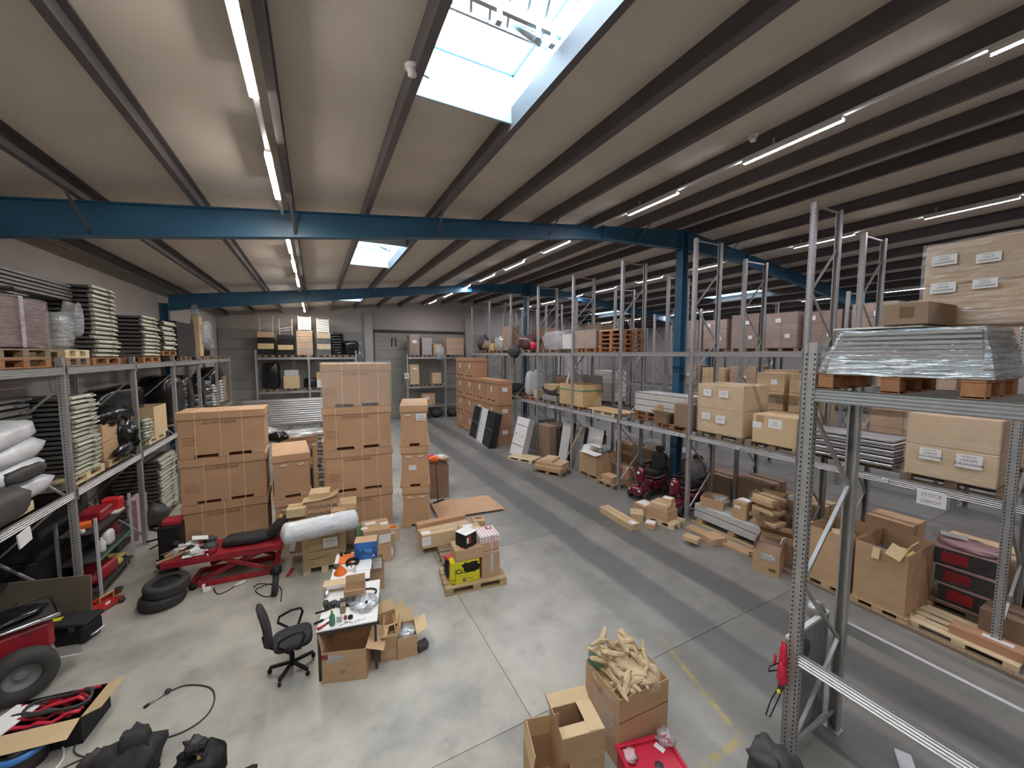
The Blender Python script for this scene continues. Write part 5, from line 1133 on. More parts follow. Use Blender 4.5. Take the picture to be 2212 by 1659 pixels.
lp_(14.72, z2+.165, 'pallet under the looser panel stack on the upper left level', 'wood_red'); panelstack('looser panel stack with wide gaps on the upper left level', (AX, 14.75, z2+PH+.165), r90, 1.0, 1.05, .85, 6, seed=3)
tag(O('dark_block', MB().wbox((0, 0, .55), (1.0, 2.0, 1.1), 6, .02, 5), 'black_matt', None, (AX-.52, 16.5, z2+PH)), 'large black block on the upper left level beside the panel stacks', 'block')
for i, (y, w_, h, m, lb) in enumerate(((18.6, .5, 1.5, 'card_light', 'tall pale board pack standing on the upper left level'), (19.4, .9, 1.1, 'black_film', 'black film wrapped bundle at the far end of the upper left level'))):
    tag(O('wrapped_bundle', MB().wbox((0, 0, h/2), (.8 if i else .16, w_, h), 6, .02, i), m, None, (AX-.45+.3*(1-i), y, z2+PH)), lb, 'bundle')
bag('silver film hood hanging over the bundle at the far end of the upper left level', (AX-.2, 19.3, z2+.35), 0, (.3, .7, .6), 'film_silver', 7, .2)
bag('upright silver film point above the far bundle on the left rack', (AX-.25, 18.75, z2+1.25), 0, (.12, .14, .42), 'film_silver', 9, .25, group=None)
for y in (16.3, 18.7, 19.55, 21.8): pal_small('pallet at the far end of the upper left rack level', AX-.42, y, z2, r90, group='pallets at the far end of the left rack, upper level')
# lower level
for i, (y, lb) in enumerate(((7.6, 'pallet under the white sacks on the left rack'), (9.78, 'pallet under the tall lower panel stack'), (11.15, 'pallet under the torn black film load'), (13.3, 'light pallet under the open carton on the left rack'))):
    pallet(lb, AX-.42, y, z1, r90, m=['wood_pale', 'wood_pale', 'wood', 'wood_pale'][i])
for i, (y, z, rx, m, lb) in enumerate(((8.05, .02, .66, 'white_film', 'lowest crumpled white sack of the pile on the left rack'), (7.95, .30, .66, 'white_film', 'open white sack showing a dark mouth on the left rack'), (8.0, .58, .72, 'white_film', 'upper middle white sack of the pile on the left rack'), (7.9, .86, .72, 'white_film', 'topmost smooth white sack of the pile on the left rack'))):
    bag(lb, (AX-.42, y, z1+PH+z), R(90)+.05*i, (rx+.05, .47, .165), m, i+2, .09, 2.6, .55)
tag(O('dark_mouth', MB().blob((0, 0, 0), (.10, .42, .10), 3, .08, 2, 16, 8, .6), 'dark', None, (AX+.02, 7.95, z1+PH+.46)), 'dark filling in the mouth of the open white sack', 'filling')
tag(O('dark_mattress', MB().blob((0, 0, .2), (.55, .75, .22), 4, .05, 2, 18, 9, .5), 'dark', None, (AX-.2, 6.9, z1+.16)), 'dark grey padded bundle left of the white sacks', 'bundle')
panelstack('tall lower panel stack with pale ends on the left rack', (AX, 9.80, z1+PH), r90, .82, 1.1, 1.42, 17, seed=5)
panelstack('panel stack behind the white sacks on the left rack', (AX-.35, 8.6, z1+PH), r90, .9, .75, 1.5, 15, seed=6, edge_m='panel_dark')
st = T('torn_load', 'brown cartons under torn black film on the left rack', 'pallet load', (AX, 11.1, z1+PH), r90)
for i, (x, z, w_, h) in enumerate(((-.32, 0, .5, .36), (-.32, .37, .5, .38), (.2, 0, .5, .45), (.2, .46, .5, .28))): O('carton', MB().box((x, .42, z+h/2), (w_, .7, h), ch=.01), 'card', st)
O('torn_film', MB().blob((.0, .42, .86), (.62, .45, .2), 3, .2, 3, 18, 9, .6).blob((.25, .1, .35), (.2, .15, .36), 6, .35, 3.5, 14, 10).blob((.5, .2, .3), (.12, .35, .42), 7, .25, 3, 14, 10).blob((.1, -.02, .1), (.45, .1, .12), 8, .35, 4, 14, 8), 'black_film', st)
oc = carton('open pale carton on the light pallet of the left rack', (AX-.02, 13.6, z1+PH), r90, .95, .72, .78, m='card_light', opn=(None, None, None, None))
panelstack('low stack of pale trays beside the open carton on the left rack', (AX, 12.65, z1+PH), r90, .45, .5, .55, 7, seed=8)
for i in range(4): tag(O('wood_block', MB().box((0, 0, .05), (.1, .22, .09), rz=.2*i, ch=.006), 'panel_edge', None, (AX-.12-.05*(i % 2), 13.0+.22*i, z1+PH+.002)), 'pale wood offcut lying before the open carton on the left rack', 'wood', 'pale offcuts before the open carton')
# black covered stacks farther along
for i, (y, l, h, lb) in enumerate(((13.25, 2.5, 1.35, 'long black covered stack behind the open carton on the left rack'), (15.6, 1.5, 1.5, 'black covered pallet past the open carton'), (16.88, .95, 1.45, 'rounded black covered pallet farther along the left rack'), (21.5, 2.1, 1.6, 'rounded black covered load near the far end of the left rack'), (18.6, 1.0, 1.3, 'low black covered load in the second last bay of the left rack'))):
    tag(O('covered_load', MB().blob((0, 0, h/2), (.28 if i == 0 else .45, l/2, h/2), i+2, .05, 1.6, 24, 12, .45), 'black_film', None, (AX-.75 if i == 0 else AX-.5, y, z1+PH)), lb, 'covered load')
for i, y in enumerate((16.1, 17.9, 19.5)):
    sk = T('bag_stack', ['tall column of grey film packs on the left rack', 'low column of grey film packs on the left rack', 'far column of grey film packs on the left rack'][i], 'packs', (AX-.25, y, z1+PH), r90)
    for k in range((9, 5, 8)[i]): O('film_pack', MB().blob((0, .1, .07+.135*k), (.34, .3, .075), k+i, .08, 3, 14, 6, .5), 'film_silver' if k % 2 else 'dark', sk)
panelstack('white tray stack near the far end of the left rack', (AX, 19.95, z1+PH), r90, .5, .45, .9, 8, seed=11, edge_m='pale_board'); panelstack('second white tray stack near the far end of the left rack', (AX, 21.4, z1+PH), r90, .6, .6, 1.0, 8, seed=12, edge_m='pale_board')
carton('brown carton between the tray stacks at the far end of the left rack', (AX, 22.0, z1+PH), r90, .6, .6, 1.15, m='card_dark')
for y in (15.5, 16.75, 18.3, 19.55, 21.0, 22.25): pal_small('pallet of the lower level toward the far end of the left rack', AX-.42, y, z1, r90, group='pallets at the far end of the left rack, lower level')
# floor level of the left rack farther on
panelstack('panel stack on the floor under the left rack behind the wide carton stack', (AX, 13.9, .15), r90, 1.3, 1.0, 1.55, 15, seed=14); pal_small('pallet under the panel stack on the floor of the left rack', AX-.42, 13.9, 0, r90)
tag(O('machine', MB().blob((0, 0, .3), (.3, .35, .3), 3, .25, 3, 14, 9), 'dark', None, (AX-.1, 13.0, 0)), 'dark machine on the floor before the lower panel stack', 'machine')
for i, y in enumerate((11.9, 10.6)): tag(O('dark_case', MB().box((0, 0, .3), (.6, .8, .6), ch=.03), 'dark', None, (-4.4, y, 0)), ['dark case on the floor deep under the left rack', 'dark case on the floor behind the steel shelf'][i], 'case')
# ================================================================ right side: loads of the aisle rack; fronts face -x
rm = R(-90)
DX = 8.92
z1, z2 = 2.362, 4.572
def dload(fn, label, y_hi, y_lo, z, *a, X=DX, **k):
    "fn with its front between y_hi and y_lo on the rack line X"
    return fn(label, (X, (y_hi+y_lo)/2, z), rm, y_hi-y_lo, *a, **k)
def dpal(label, Y, z, X=DX, m='wood_old', far=False, group=None, L=1.2): return (pal_small if far else pallet)(label, X+.42, Y, z, rm, m=m, group=group, L=L)
# bay nearest: big wrapped boxes with LGKDM signs
dpal('pallet under the wrapped boxes with two LGKDM signs', 2.15, z1, m='wood_old')
dload(stackwrap, 'wrapped pallet load of brown boxes with two LGKDM signs over the depot sign', 2.68, 1.68, z1+PH, .9, 1.02, (1, 1, 2), 'card_light', 'film', X=8.86, labels=[('front', -.20, .38, .25, .19), ('front', .22, .36, .27, .21)], lab_text=SLAB_LINES)
dpal('pallet beside it deeper in the same bay', 3.6, z1, X=9.3, m='wood_old')
pf = T('profile_pack', 'pack of long silver profiles lying in the rack left of the wrapped boxes', 'profiles', (9.3, 3.6, z1+PH), 0)
for k in range(8): O('profile', MB().box((.05*(k % 2), 0, .03+.062*k), (.75, 1.5, .045), ch=.008), 'alu' if k % 2 == 0 else 'galv', pf)
sg_ = T('depot_sign', 'white paper sign with STOCK DEPOT on the lower beam of the aisle rack', 'sign', (8.83, 2.32, z1-.14), rm); O('sign_sheet', MB().box((0, 0, -.06), (.34, .004, .25)), 'paper', sg_)
text(sg_, 'STOCK', .075, 'grey', (0, -.004, -.01), FACE['front']); text(sg_, 'DEPOT', .075, 'grey', (0, -.004, -.12), FACE['front'])
for i, (y, s) in enumerate(((2.9, '6'), (5.55, '8'), (7.25, '4'), (8.2, '5'), (10.9, '3'), (13.5, '2'))):
    t = T('rack_number', ['small white number plate on the beam left of the depot sign', 'small white number plate on the beam below the twin wrapped boxes', 'small number plate right of the blue column on the beam', 'small white plate on the beam above the first scooter', 'small white plate on the beam under the plywood pallet', 'small white plate on the beam under the yellow crate'][i], 'plate', (8.835, y, z1-.065), rm); O('plate', MB().box((0, 0, 0), (.07, .003, .08)), 'paper', t); text(t, s, .07, 'ink', (0, -.003, 0), FACE['front'])
# second bay: twin wrapped double layer, and the single carton
dpal('pallet under the double layer of film wrapped boxes', 6.12, z1)
LB = [('front', -.32, 1.02, .22, .17), ('front', .12, 1.02, .25, .18), ('front', -.34, .42, .23, .17), ('front', .06, .38, .25, .19)]
dload(stackwrap, 'double layer of film wrapped brown boxes with four white sheets right of the blue column', 6.72, 5.52, z1+PH, 1.0, 1.24, (1, 1, 2), 'card_light', 'film', X=8.92, labels=[l+([('WARENEINGANG', .11, .12), ('LGKDM', .14, -.1)],) for l in LB])
dpal('pallet under the single carton next to the near rack post', 4.85, z1)
c = dload(carton, 'single yellowish carton with two white sheets beside the double wrapped layer', 5.28, 4.36, z1+PH, .95, .64, m='card_light', labels=[('front', .02, .47, .28, .2, [('LGKDM', .16, .15), ('DA2A00012', .13, -.12)]), ('front', -.36, .40, .2, .14)])
O('torn_corner', MB().box((-.30, -.002, .54), (.16, .003, .16)), 'card_rust', c); O('wood_strip', MB().box((.42, .5, -.03), (.06, 1.0, .04)), 'wood_pale', c)
# third bay: brown boxes by the column
dpal('pallet under the two brown boxes in front of the blue column', 7.55, z1, m='wood_red')
dload(carton, 'tall brown box in front of the blue column in the rack', 7.45, 6.92, z1+PH, .5, .62, m='card_dark')
carton('small open brown box left of the tall one by the blue column', (DX, 7.95, z1+PH), rm, .45, .4, .28, m='card_dark', opn=(150, None, 100, None), fm='card_light')
tag(O('slim_tool', MB().box((0, 0, .15), (.05, .06, .3), ch=.01), 'black', None, (DX+.1, 7.62, z1+PH)), 'black slim tool standing between the two brown boxes', 'tool')
# fourth bay: plywood pallet; fifth: yellow crate; sixth: strapped bags
dpal('pallet with a pale plywood sheet on the aisle rack', 10.5, z1, m='wood_pale'); tag(O('plywood_sheet', MB().box((0, 0, .012), (.84, 1.75, .024), ch=.003), 'ply', None, (DX+.42, 10.5, z1+PH+.001)), 'pale plywood sheet on a pallet on the aisle rack', 'board')
dpal('dark pallet under the yellow wooden box', 12.4, z1, m='wood_red')
yc = dload(carton, 'large yellow plywood box with a green strap on the aisle rack', 13.15, 11.6, z1+PH, .9, .83, m='ply', opn=(None,)*4); O('green_strap', MB().box((0, -.004, .60), (1.56, .004, .05)).box((.78, .45, .60), (.004, .9, .05)), 'green', yc); O('panel_joint', MB().box((-.2, -.003, .4), (.012, .004, .8)), 'wood', yc)
tag(O('grey_cover', MB().box((0, 0, 0), (.5, .02, .6), ch=.004), 'grey_pale', None, (DX+.25, 12.95, z1+PH+.95), (R(14), 0, R(62))), 'grey sheet leaning out of the yellow plywood box', 'sheet')
tag(O('grey_plate', MB().box((0, 0, .35), (.02, 1.3, .65), ch=.004), 'grey', None, (DX+.95, 12.2, z1+PH+.5), (0, R(-6), 0)), 'grey plate standing behind the yellow plywood box', 'plate')
dpal('pallet under the wooden cradle with the dark belt', 13.95, z1); cr_ = T('wooden_cradle', 'wooden cradle with a dark blue belt beside the yellow plywood box', 'cradle', (DX, 13.95, z1+PH), rm)
O('cradle_block', MB().box((0, .35, .55), (1.0, .6, .3), ch=.01), 'wood', cr_); O('cradle_base', MB().box((0, .35, .12), (1.1, .7, .24), ch=.02), 'grey', cr_); O('belt', MB().prism([(-.55, .62), (-.4, .5), (0, .44), (.4, .48), (.56, .58), (.56, .44), (.4, .34), (0, .28), (-.4, .35), (-.55, .48)], (0, -.012, 0), (1, 0, 0), (0, 0, 1), (0, 1, 0), .03), 'charcoal', cr_); O('brown_sheet', MB().box((.1, .66, .75), (1.0, .03, .5), rx=.1), 'card_dark', cr_)
dpal('pallet under the upright film wrapped bundles', 15.6, z1, m='wood_red')
for i, y in enumerate((16.1, 15.5)): bag(['left upright film wrapped bundle on the aisle rack', 'right upright film wrapped bundle on the aisle rack'][i], (DX+.4, y, z1+PH), 0, (.3, .28, .60+.04*i), 'film_silver' if i else 'grey_pale', 3+i, .08, 2, .5)
carton('light carton beside the film wrapped bundles', (DX, 15.08, z1+PH), rm, .26, .35, .36, m='card_light')
tyre('black tyre lying on the aisle rack beside the brown carton wall', (9.5, 18.3, z1+PH), R0=.60, wd=.42, ri=.36)
dpal('pallet under the big tyre at the far end of the aisle rack', 18.3, z1)
# upper level
dpal('pallet under the white box and wrapped bundle on the upper aisle rack', 11.5, z2, m='wood_red'); carton('pale green white box on the upper level of the aisle rack', (DX, 12.66, z2+PH), rm, .65, .7, .58, m='pale_board', tape=False)
dload(stackwrap, 'brown film wrapped bundle on the upper level of the aisle rack', 12.15, 10.9, z2+PH, .9, .66, (2, 1, 1), 'card_dark', 'film', jit=.03)
pl0 = None
for k in range(5):
    pallet(['lowest pallet of the empty pallet pile on the upper aisle rack', 'second pallet of the empty pallet pile on the upper aisle rack', 'third pallet of the empty pallet pile on the upper aisle rack', 'fourth pallet of the empty pallet pile on the upper aisle rack', 'topmost pallet of the empty pallet pile on the upper aisle rack'][k], DX+.45, 10.15, z2+.147*k, rm+.012*((k*7) % 5-2), m='wood_red', L=1.25, Wd=.85)
tag(O('pale_board', MB().box((0, 0, .02), (.8, 1.3, .04), ch=.004), 'ply', None, (DX+.55, 10.6, z2+.147*5+.005)), 'pale yellow board on top of the pallet pile on the upper aisle rack', 'board')
for i, (y, l, h, m, lb) in enumerate(((13.95, 1.5, .8, 'film_thick', 'clear wrapped lumpy load on the upper aisle rack'), (16.3, 1.2, .7, 'maroon_wrap', 'brown wrapped lumpy load on the upper aisle rack beside the far column'), (19.3, 1.3, .75, 'film_silver', 'silver wrapped load at the far end of the upper aisle rack'), (20.95, 1.2, .6, 'card_dark', 'brown low load at the far end of the upper aisle rack'))):
    dpal('pallet under the '+lb.split(' on the')[0].split(' at the')[0]+' of the upper level', y, z2, far=True)
    tag(O('wrapped_load', MB().blob((0, 0, h/2), (.42, l/2, h/2), i+3, .16, 2.4, 22, 11, .6), m, None, (DX+.42, y, z2+PH)), lb, 'pallet load')
carton('brown upright sheet box at the far end of the upper aisle rack', (DX+.1, 18.2, z2+PH), rm, .95, .5, 1.25, m='card_dark')
tag(O('red_bucket', MB().lathe([(.14, 0), (.19, .34), (.17, .34), (.12, .02)], 16), 'red_bright', None, (DX+.15, 15.5, z2+PH)), 'red bucket on the upper aisle rack left of the clear wrapped load', 'bucket')
en = T('engine', 'dark engine hanging over the edge of the upper aisle rack', 'engine', (8.75, 16.9, z2-.02)); O('engine_block', MB().blob((0, 0, .1), (.25, .4, .3), 3, .3, 3.5, 16, 10), 'dark', en); O('engine_pipe', MB().tube([(0, -.2, 0), (-.05, -.1, -.3), (0, 0, -.5)], .03, 6), 'dark', en)
carton('yellow labelled small box at the far end of the upper aisle rack', (DX, 20.0, z2+PH), rm, .3, .4, .4, m='yellow_dull')
tag(O('black_machine', MB().blob((0, 0, .45), (.4, .6, .45), 8, .3, 3, 16, 10), 'dark', None, (DX+.4, 22.1, z2+PH)), 'dark machine with blue cover at the end of the upper aisle rack', 'machine'); dpal('pallet under the dark machine at the end of the upper aisle rack', 22.1, z2, far=True)
# back row E
EX = 11.0
def ep(Y, z, lb, m='wood_old'): return pal_small(lb, EX+.42, Y, z, rm, m=m)
PX = 9.42
pn = T('panel_pack', 'pack of white panels with black seams on stacked pallets left of the blue column', 'panels', (PX, 8.40, z1+2*PH), rm)
for k in range(3): O('panel', MB().box((0, .38, .10+.2*k), (2.1, .76, .185), ch=.008), 'pale_board', pn); O('seam', MB().box((0, .38, .197+.2*k), (2.06, .74, .013)), 'black', pn)
O('panel', MB().box((0, .38, .617), (2.1, .76, .01)), 'white', pn)
for i, y in enumerate((8.95, 7.9)):
    for k in range(2): pal_small(['left', 'right'][i]+[' lower', ' upper'][k]+' pallet under the white panel pack', PX+.38, y, z1+PH*k, rm, L=1.0, Wd=.75, m='wood_red')
ws = T('foam_pack', 'tall pack of white foam sheets in the rear rack behind the pallet with plywood', 'sheets', (EX, 13.0, z1+PH), rm)
for k in range(7): O('foam_sheet', MB().box((.02*(k % 2), .4, .09+.185*k), (1.25, .8, .175), ch=.01), 'white', ws)
ep(13.0, z1, 'pallet under the white foam sheets'); tag(O('grey_sheet', MB().box((0, 0, .3), (.03, 1.7, .6), ch=.004), 'grey_pale', None, (EX+.2, 14.8, z1+PH+.45)), 'grey sheet standing in the rear rack beside the foam sheets', 'sheet'); ep(14.8, z1, 'pallet under the standing grey sheet'); tag(O('grey_carton_block', MB().box((0, 0, .22), (.7, 1.5, .44), ch=.01), 'grey', None, (EX+.4, 14.8, z1+PH)), 'grey block carrying the grey sheet in the rear rack', 'block')
for i, y in enumerate((6.1, 5.25)):
    for k in range(3):
        carton([['bottom', 'middle', 'top'][k]+' carton of the '+['left', 'right'][i]+' beige column behind the wrapped boxes in the rear rack'][0], (EX-.02*(k % 2), y, z1+PH+.5*k), rm+.03*(k-1), .72, .7, .49, m='card_light', labels=[('front', -.05 if i else .1, .25, .16, .14)])
    ep(y, z1, ['pallet under the left beige carton column in the rear rack', 'pallet under the right beige carton column in the rear rack'][i])
for i, (y, l, h) in enumerate(((8.3, 1.0, .7), (3.4, 1.1, .8), (2.0, 1.0, .9))):
    ep(y, z1, 'pallet under a film wrapped carton block of the rear rack, '+['beside the column', 'behind the near post', 'behind the near wrapped boxes'][i]); stackwrap('film wrapped carton block of the rear rack '+['beside the column', 'behind the near post', 'behind the near wrapped boxes'][i], (EX, y, z1+PH), rm, l, .9, h, (2, 1, 2), 'card', 'film')
for i, (y, m, h) in enumerate(((13.6, 'card_dark', 1.1), (16.2, 'card_dark', .9), (18.5, 'card_rust', 1.2), (20.9, 'card_dark', 1.0))):
    ep(y, z2, 'pallet on the upper rear rack, '+['first', 'second', 'third', 'fourth'][i]+' from the column'); carton('brown carton on the upper level of the rear rack, '+['first', 'second', 'third', 'fourth'][i]+' from the column', (EX, y, z2+PH), rm, 1.1, .8, h, m=m)
# third rack across the second aisle
FX = 15.95
def fp(Y, z, lb): return pal_small(lb, FX+.42, Y, z, rm)
for i, y in enumerate((3.05, 4.45, 5.8, 7.2, 8.55, 9.95, 11.3, 12.7)):
    nm = ['first', 'second', 'third', 'fourth', 'fifth', 'sixth', 'seventh', 'eighth'][i]
    fp(y, 4.602, 'pallet on the upper level of the third rack, %s from the near end' % nm)
    stackwrap('%s brown wrapped carton tower from the near end, third rack, upper level' % nm, (FX, y, 4.602+PH), rm, 1.12, .85, 1.28+.06*(i % 3), (2, 1, 3), 'card_dark', 'film', labels=[('front', -.3+.2*(i % 3), 1.05, .2, .16), ('front', .25, .45, .18, .15)])
    if i < 8:
        fp(y, 2.902, 'pallet on the middle level of the third rack, %s from the near end' % nm)
        stackwrap('%s light carton block from the near end, third rack, middle level' % nm, (FX, y, 2.902+PH), rm, 1.1, .85, .85+.1*(i % 2), (3, 1, 2), 'card' if i % 3 else 'card_light', 'film' if i % 2 else None, labels=[('front', .1, .5, .14, .12)])
for i, (y, m) in enumerate(((5.75, 'wood'), (8.5, 'card_dark'), (11.2, 'wood_old'), (13.95, 'card'), (3.0, 'card_dark'))):
    nm = ['first', 'second', 'third', 'fourth', 'fifth'][i]; fp(y, 1.302, 'pallet on the lowest beam of the third rack, number '+nm+' loaded'); carton('brown box on the lowest beam of the third rack, '+nm+' one', (FX, y, 1.302+PH), rm, 1.1, .8, .8, m='card' if 'card' in m else 'card_light')
pf = T('long_profiles', 'long silver profiles stacked on the middle of the third rack behind the near posts', 'profiles', (FX-.25, 2.0, 2.0))
for k in range(9): O('profile', MB().box((0, 0, .1+.09*k), (.12, 5.0, .06), ch=.01), 'alu' if k % 2 else 'galv', pf)
for y in (-2, 0, 2): O('support_arm', MB().box((.12, y, .45), (.1, .1, 1.0)), 'galv_post', pf)
# things on the floor under the double rack
def fcart(lb, x, y, w, d, h, rz=rm, **k): return carton(lb, (x, y, 0), rz, w, d, h, **k)
fcart('brown carton deep under the double rack behind the rubbish box', 10.95, 11.55, .9, .8, .95, m='card')
bagp = [('pale clear sack on the carton deep under the double rack', (11.35, 11.55, .955), 'film_thick'), ('white clear sack beside the blue column foot', (11.4, 10.2, .955), 'film_thick'), ('second white clear sack beside the column', (11.2, 9.2, .90), 'white_film')]
for lb, p, m in bagp: bag(lb, p, .3, (.35, .45, .16), m, 5, .2)
fcart('brown carton under the white sacks beside the blue column', 11.0, 10.2, 1.0, .8, .95, m='card_dark'); fcart('second brown carton under the sacks by the blue column', 10.95, 8.9, .6, .7, .9, m='card_dark')
fcart('brown carton behind the second scooter', 11.0, 6.4, .9, .8, .9, m='card_dark'); fcart('wide brown carton on the floor of the rear rack right of the column', 11.2, 7.7, 1.0, .8, .7, m='card_dark')
fcart('brown carton on the rear rack floor behind the heap of flat boxes', 11.0, 5.2, .9, .8, .7, m='card_light')
bag('crumpled clear sack on the floor behind the heap of flat boxes', (10.3, 5.6, 0), .3, (.45, .5, .42), 'film_thick', 5, .2)
fcart('dark brown carton behind the near open bins', 11.3, 3.6, .8, .7, .8, m='card'); fcart('low light carton behind the dark printed boxes', 11.2, 2.2, 1.2, .8, .75, m='card_light'); fcart('yellowish carton behind the dark printed boxes', 11.25, .85, 1.1, .8, .8, m='card_light')
# black case on carton behind the scooters
fcart('wooden looking carton between scooter and rubbish box', 9.5, 10.3, .5, .5, .55, m='card_dark'); fcart('slim upright carton beside the first scooter', 9.35, 9.75, .3, .3, .62, m='card_rust')
# ================================================================ mobility scooters
def scooter(label, x, y, rz, wrap=False):
    t = T('mobility_scooter', label, 'scooter', (x, y, 0), rz)     # drives towards local -x
    O('deck', MB().box((.0, 0, .17), (.75, .50, .07), ch=.02), 'black', t)
    O('front_fairing', MB().blob((-.50, 0, .30), (.26, .29, .15), 4, .04, 2, 20, 10, .6), 'burgundy', t)
    O('rear_body', MB().blob((.42, 0, .36), (.36, .29, .20), 5, .04, 2, 20, 10, .55), 'burgundy', t)
    O('tiller_cover', MB().blob((-.42, 0, .74), (.11, .15, .26), 6, .04, 2, 18, 12, .75, tilt=.22), 'burgundy', t)
    O('steering_column', MB().tube([(-.52, 0, .3), (-.40, 0, .75), (-.34, 0, 1.0)], .04, 10), 'black', t)
    O('handlebar', MB().tube([(-.12, -.28, 1.0), (-.3, -.24, 1.02), (-.36, 0, 1.03), (-.3, .24, 1.02), (-.12, .28, 1.0)], .018, 8), 'black', t)
    O('control_panel', MB().box((-.34, 0, 1.04), (.12, .22, .07), ry=.4, ch=.02), 'black', t)
    O('headlight', MB().lathe([(0, .05), (.05, .04), (.055, 0), (.05, -.02)], 14, (-.53, 0, .82), Matrix.Rotation(R(-80), 4, 'Y')), 'chrome', t)
    for s in (-1, 1):
        O('bumper_light', MB().blob((-.72, s*.16, .33), (.05, .06, .05), 3, .02), 'chrome', t)
        for xx, r in ((-.50, .155), (.52, .17)):
            wl = O('wheel', MB().lathe([(.08, -.05), (r-.02, -.06), (r, -.03), (r, .03), (r-.02, .06), (.08, .05)], 20, closed=True), 'rubber', t, (xx, s*.28, r), (R(90), 0, 0)); O('hub', MB().lathe([(0, -.045), (.085, -.04), (.085, .04), (0, .045)], 14), 'dark', wl)
    O('seat_post', MB().tube([(.36, 0, .4), (.36, 0, .62)], .05, 10), 'black', t)
    O('seat_trim', MB().box((.32, 0, .60), (.5, .48, .04), ch=.015), 'grey_pale', t)
    O('seat_cushion', MB().blob((.28, 0, .70), (.28, .26, .09), 2, .03, 2, 20, 10, .5), 'black_matt', t)
    O('seat_back', MB().blob((.58, 0, 1.0), (.09, .27, .32), 3, .03, 2, 20, 12, .55, tilt=.12), 'black_matt', t)
    O('headrest', MB().blob((.62, 0, 1.42), (.075, .15, .10), 4, .03, 2, 16, 10, .7), 'black_matt', t)
    O('headrest_post', MB().tube([(.6, 0, 1.25), (.62, 0, 1.38)], .025, 8), 'black', t)
    for s in (-1, 1): O('armrest', MB().bar((.56, s*.31, .92), (.16, s*.31, .93), .06, .05, ch=.02).bar((.56, s*.31, .72), (.56, s*.31, .94), .03), 'black', t)
    if wrap: O('clear_cover', MB().blob((.56, 0, 1.05), (.17, .34, .36), 7, .12, 3, 18, 11, .6), 'film', t)
    return t
scooter('burgundy mobility scooter with black seat and headrest left of the blue column', 9.35, 8.72, R(10))
scooter('burgundy mobility scooter under clear foil in front of the blue column foot', 9.42, 7.45, R(4), True)
# ================================================================ on the floor before the aisle rack
cpx('long slim brown carton lying on the aisle floor', (1295, 1106), (1363, 1148), 1094, .3, m='card_light', labels=[('top', .55, .15, .2, .16)])
cpx('carton with a white side panel next to the long slim carton', (1362, 1126), (1389, 1129), 1110, .4, m='card_light', labels=[('right', .2, .12, .3, .24)])
cpx('small carton with a white sheet before the larger floor parcels', (1391, 1141), (1414, 1146), 1131, .34, m='card', labels=[('top', 0, .17, .22, .2)])
pl_ = pallet('small low pallet under the larger parcel on the aisle floor', 8.22, 7.05, 0, R(-80), L=.8, Wd=.6, m='wood_pale')
b1 = carton('larger parcel on the low pallet by the scooters', (7.92, 7.08, PH), R(-80), .62, .5, .27, m='card')
carton('flat parcel with white film on the larger parcel', (7.95, 7.05, PH+.28), R(-76), .5, .45, .12, m='card_light', labels=[('top', .05, .2, .2, .16)])
carton('smallest parcel on top of the parcel pile by the scooters', (8.12, 6.95, PH+.41), R(-70), .27, .25, .14, m='card_light', labels=[('top', 0, .12, .18, .14)])
cpx('flat carton with a big white sheet right before the first scooter', (1367, 1098), (1394, 1110), 1085, .5, m='card', labels=[('top', .0, .25, .4, .3)])
for i in range(2): cpx(['lower slim parcel with white tape on the aisle floor', 'upper slim parcel with white tape on the aisle floor'][i], (1474, 1166), (1506, 1177), 1100, .22, z=.11*i, h=.105, m='card_light', tape=True)
cpx('brown carton right of the two slim parcels', (1513, 1166), (1539, 1182), 1152, .42, m='card', labels=[])
brd = [P(*p) for p in ((1466, 1116), (1500, 1142), (1528, 1150), (1488, 1120))]; tag(O('cardboard_sheet', MB().box((0, 0, .03), (.3, 1.6, .06), ch=.004), 'card', None, (8.55, 5.75, 0), (0, 0, R(3))), 'long flat brown board along the grey panel package', 'cardboard')
# grey long panel package on pallet
A, B = P(1490, 1128), P(1650, 1212); pk = T('panel_package', 'long grey panel package with a black seam on the floor of the aisle rack', 'panels', (8.95, (A.y+B.y)/2-.02, 0), rm); pL = A.y-B.y
for k, (z, h) in enumerate(((.15, .18), (.345, .17))): O('panel', MB().box((0, .3, z+h/2), (pL, .58, h), ch=.008), 'grey_pale', pk)
O('seam', MB().box((0, .3, .337), (pL-.03, .56, .018)), 'black', pk)
for x in (-pL*.42, 0, pL*.42): O('pallet_block', MB().box((x, .3, .065), (.16, .6, .13)), 'wood', pk)
O('lower_rail', MB().box((0, .02, .012), (pL+.1, .1, .024)), 'wood', pk)
zp = .52
def onpk(x, y): return (8.95+y, (A.y+B.y)/2-x, zp)
carton('open carton of shiny clear film goods on the grey panel package', onpk(-.55, .05), rm+.35, .55, .5, .26, m='card', opn=(None,)*4)
tag(O('film_goods', MB().blob((0, 0, 0), (.2, .22, .06), 5, .3, 4, 16, 8), 'film_silver', None, (9.28, (A.y+B.y)/2+.48, zp+.22)), 'shiny clear film filling of the open carton on the grey package', 'film')
carton('upright carton with a white sticker on the grey panel package', onpk(.18, .05), rm+.1, .32, .4, .42, m='card', labels=[('front', -.04, .3, .14, .06)])
rr = random.Random(12)
for i in range(8):
    carton('flattened carton in the heap on the right half of the grey panel package', (9.05+rr.uniform(-.04, .12), (A.y+B.y)/2-.68+rr.uniform(-.05, .05), zp+.088*i), rm+rr.uniform(-.25, .25), .52, .42, .084, m=['card', 'card_light', 'card_dark'][i % 3], tape=i % 2 == 0, group='flattened cartons heaped on the grey panel package')
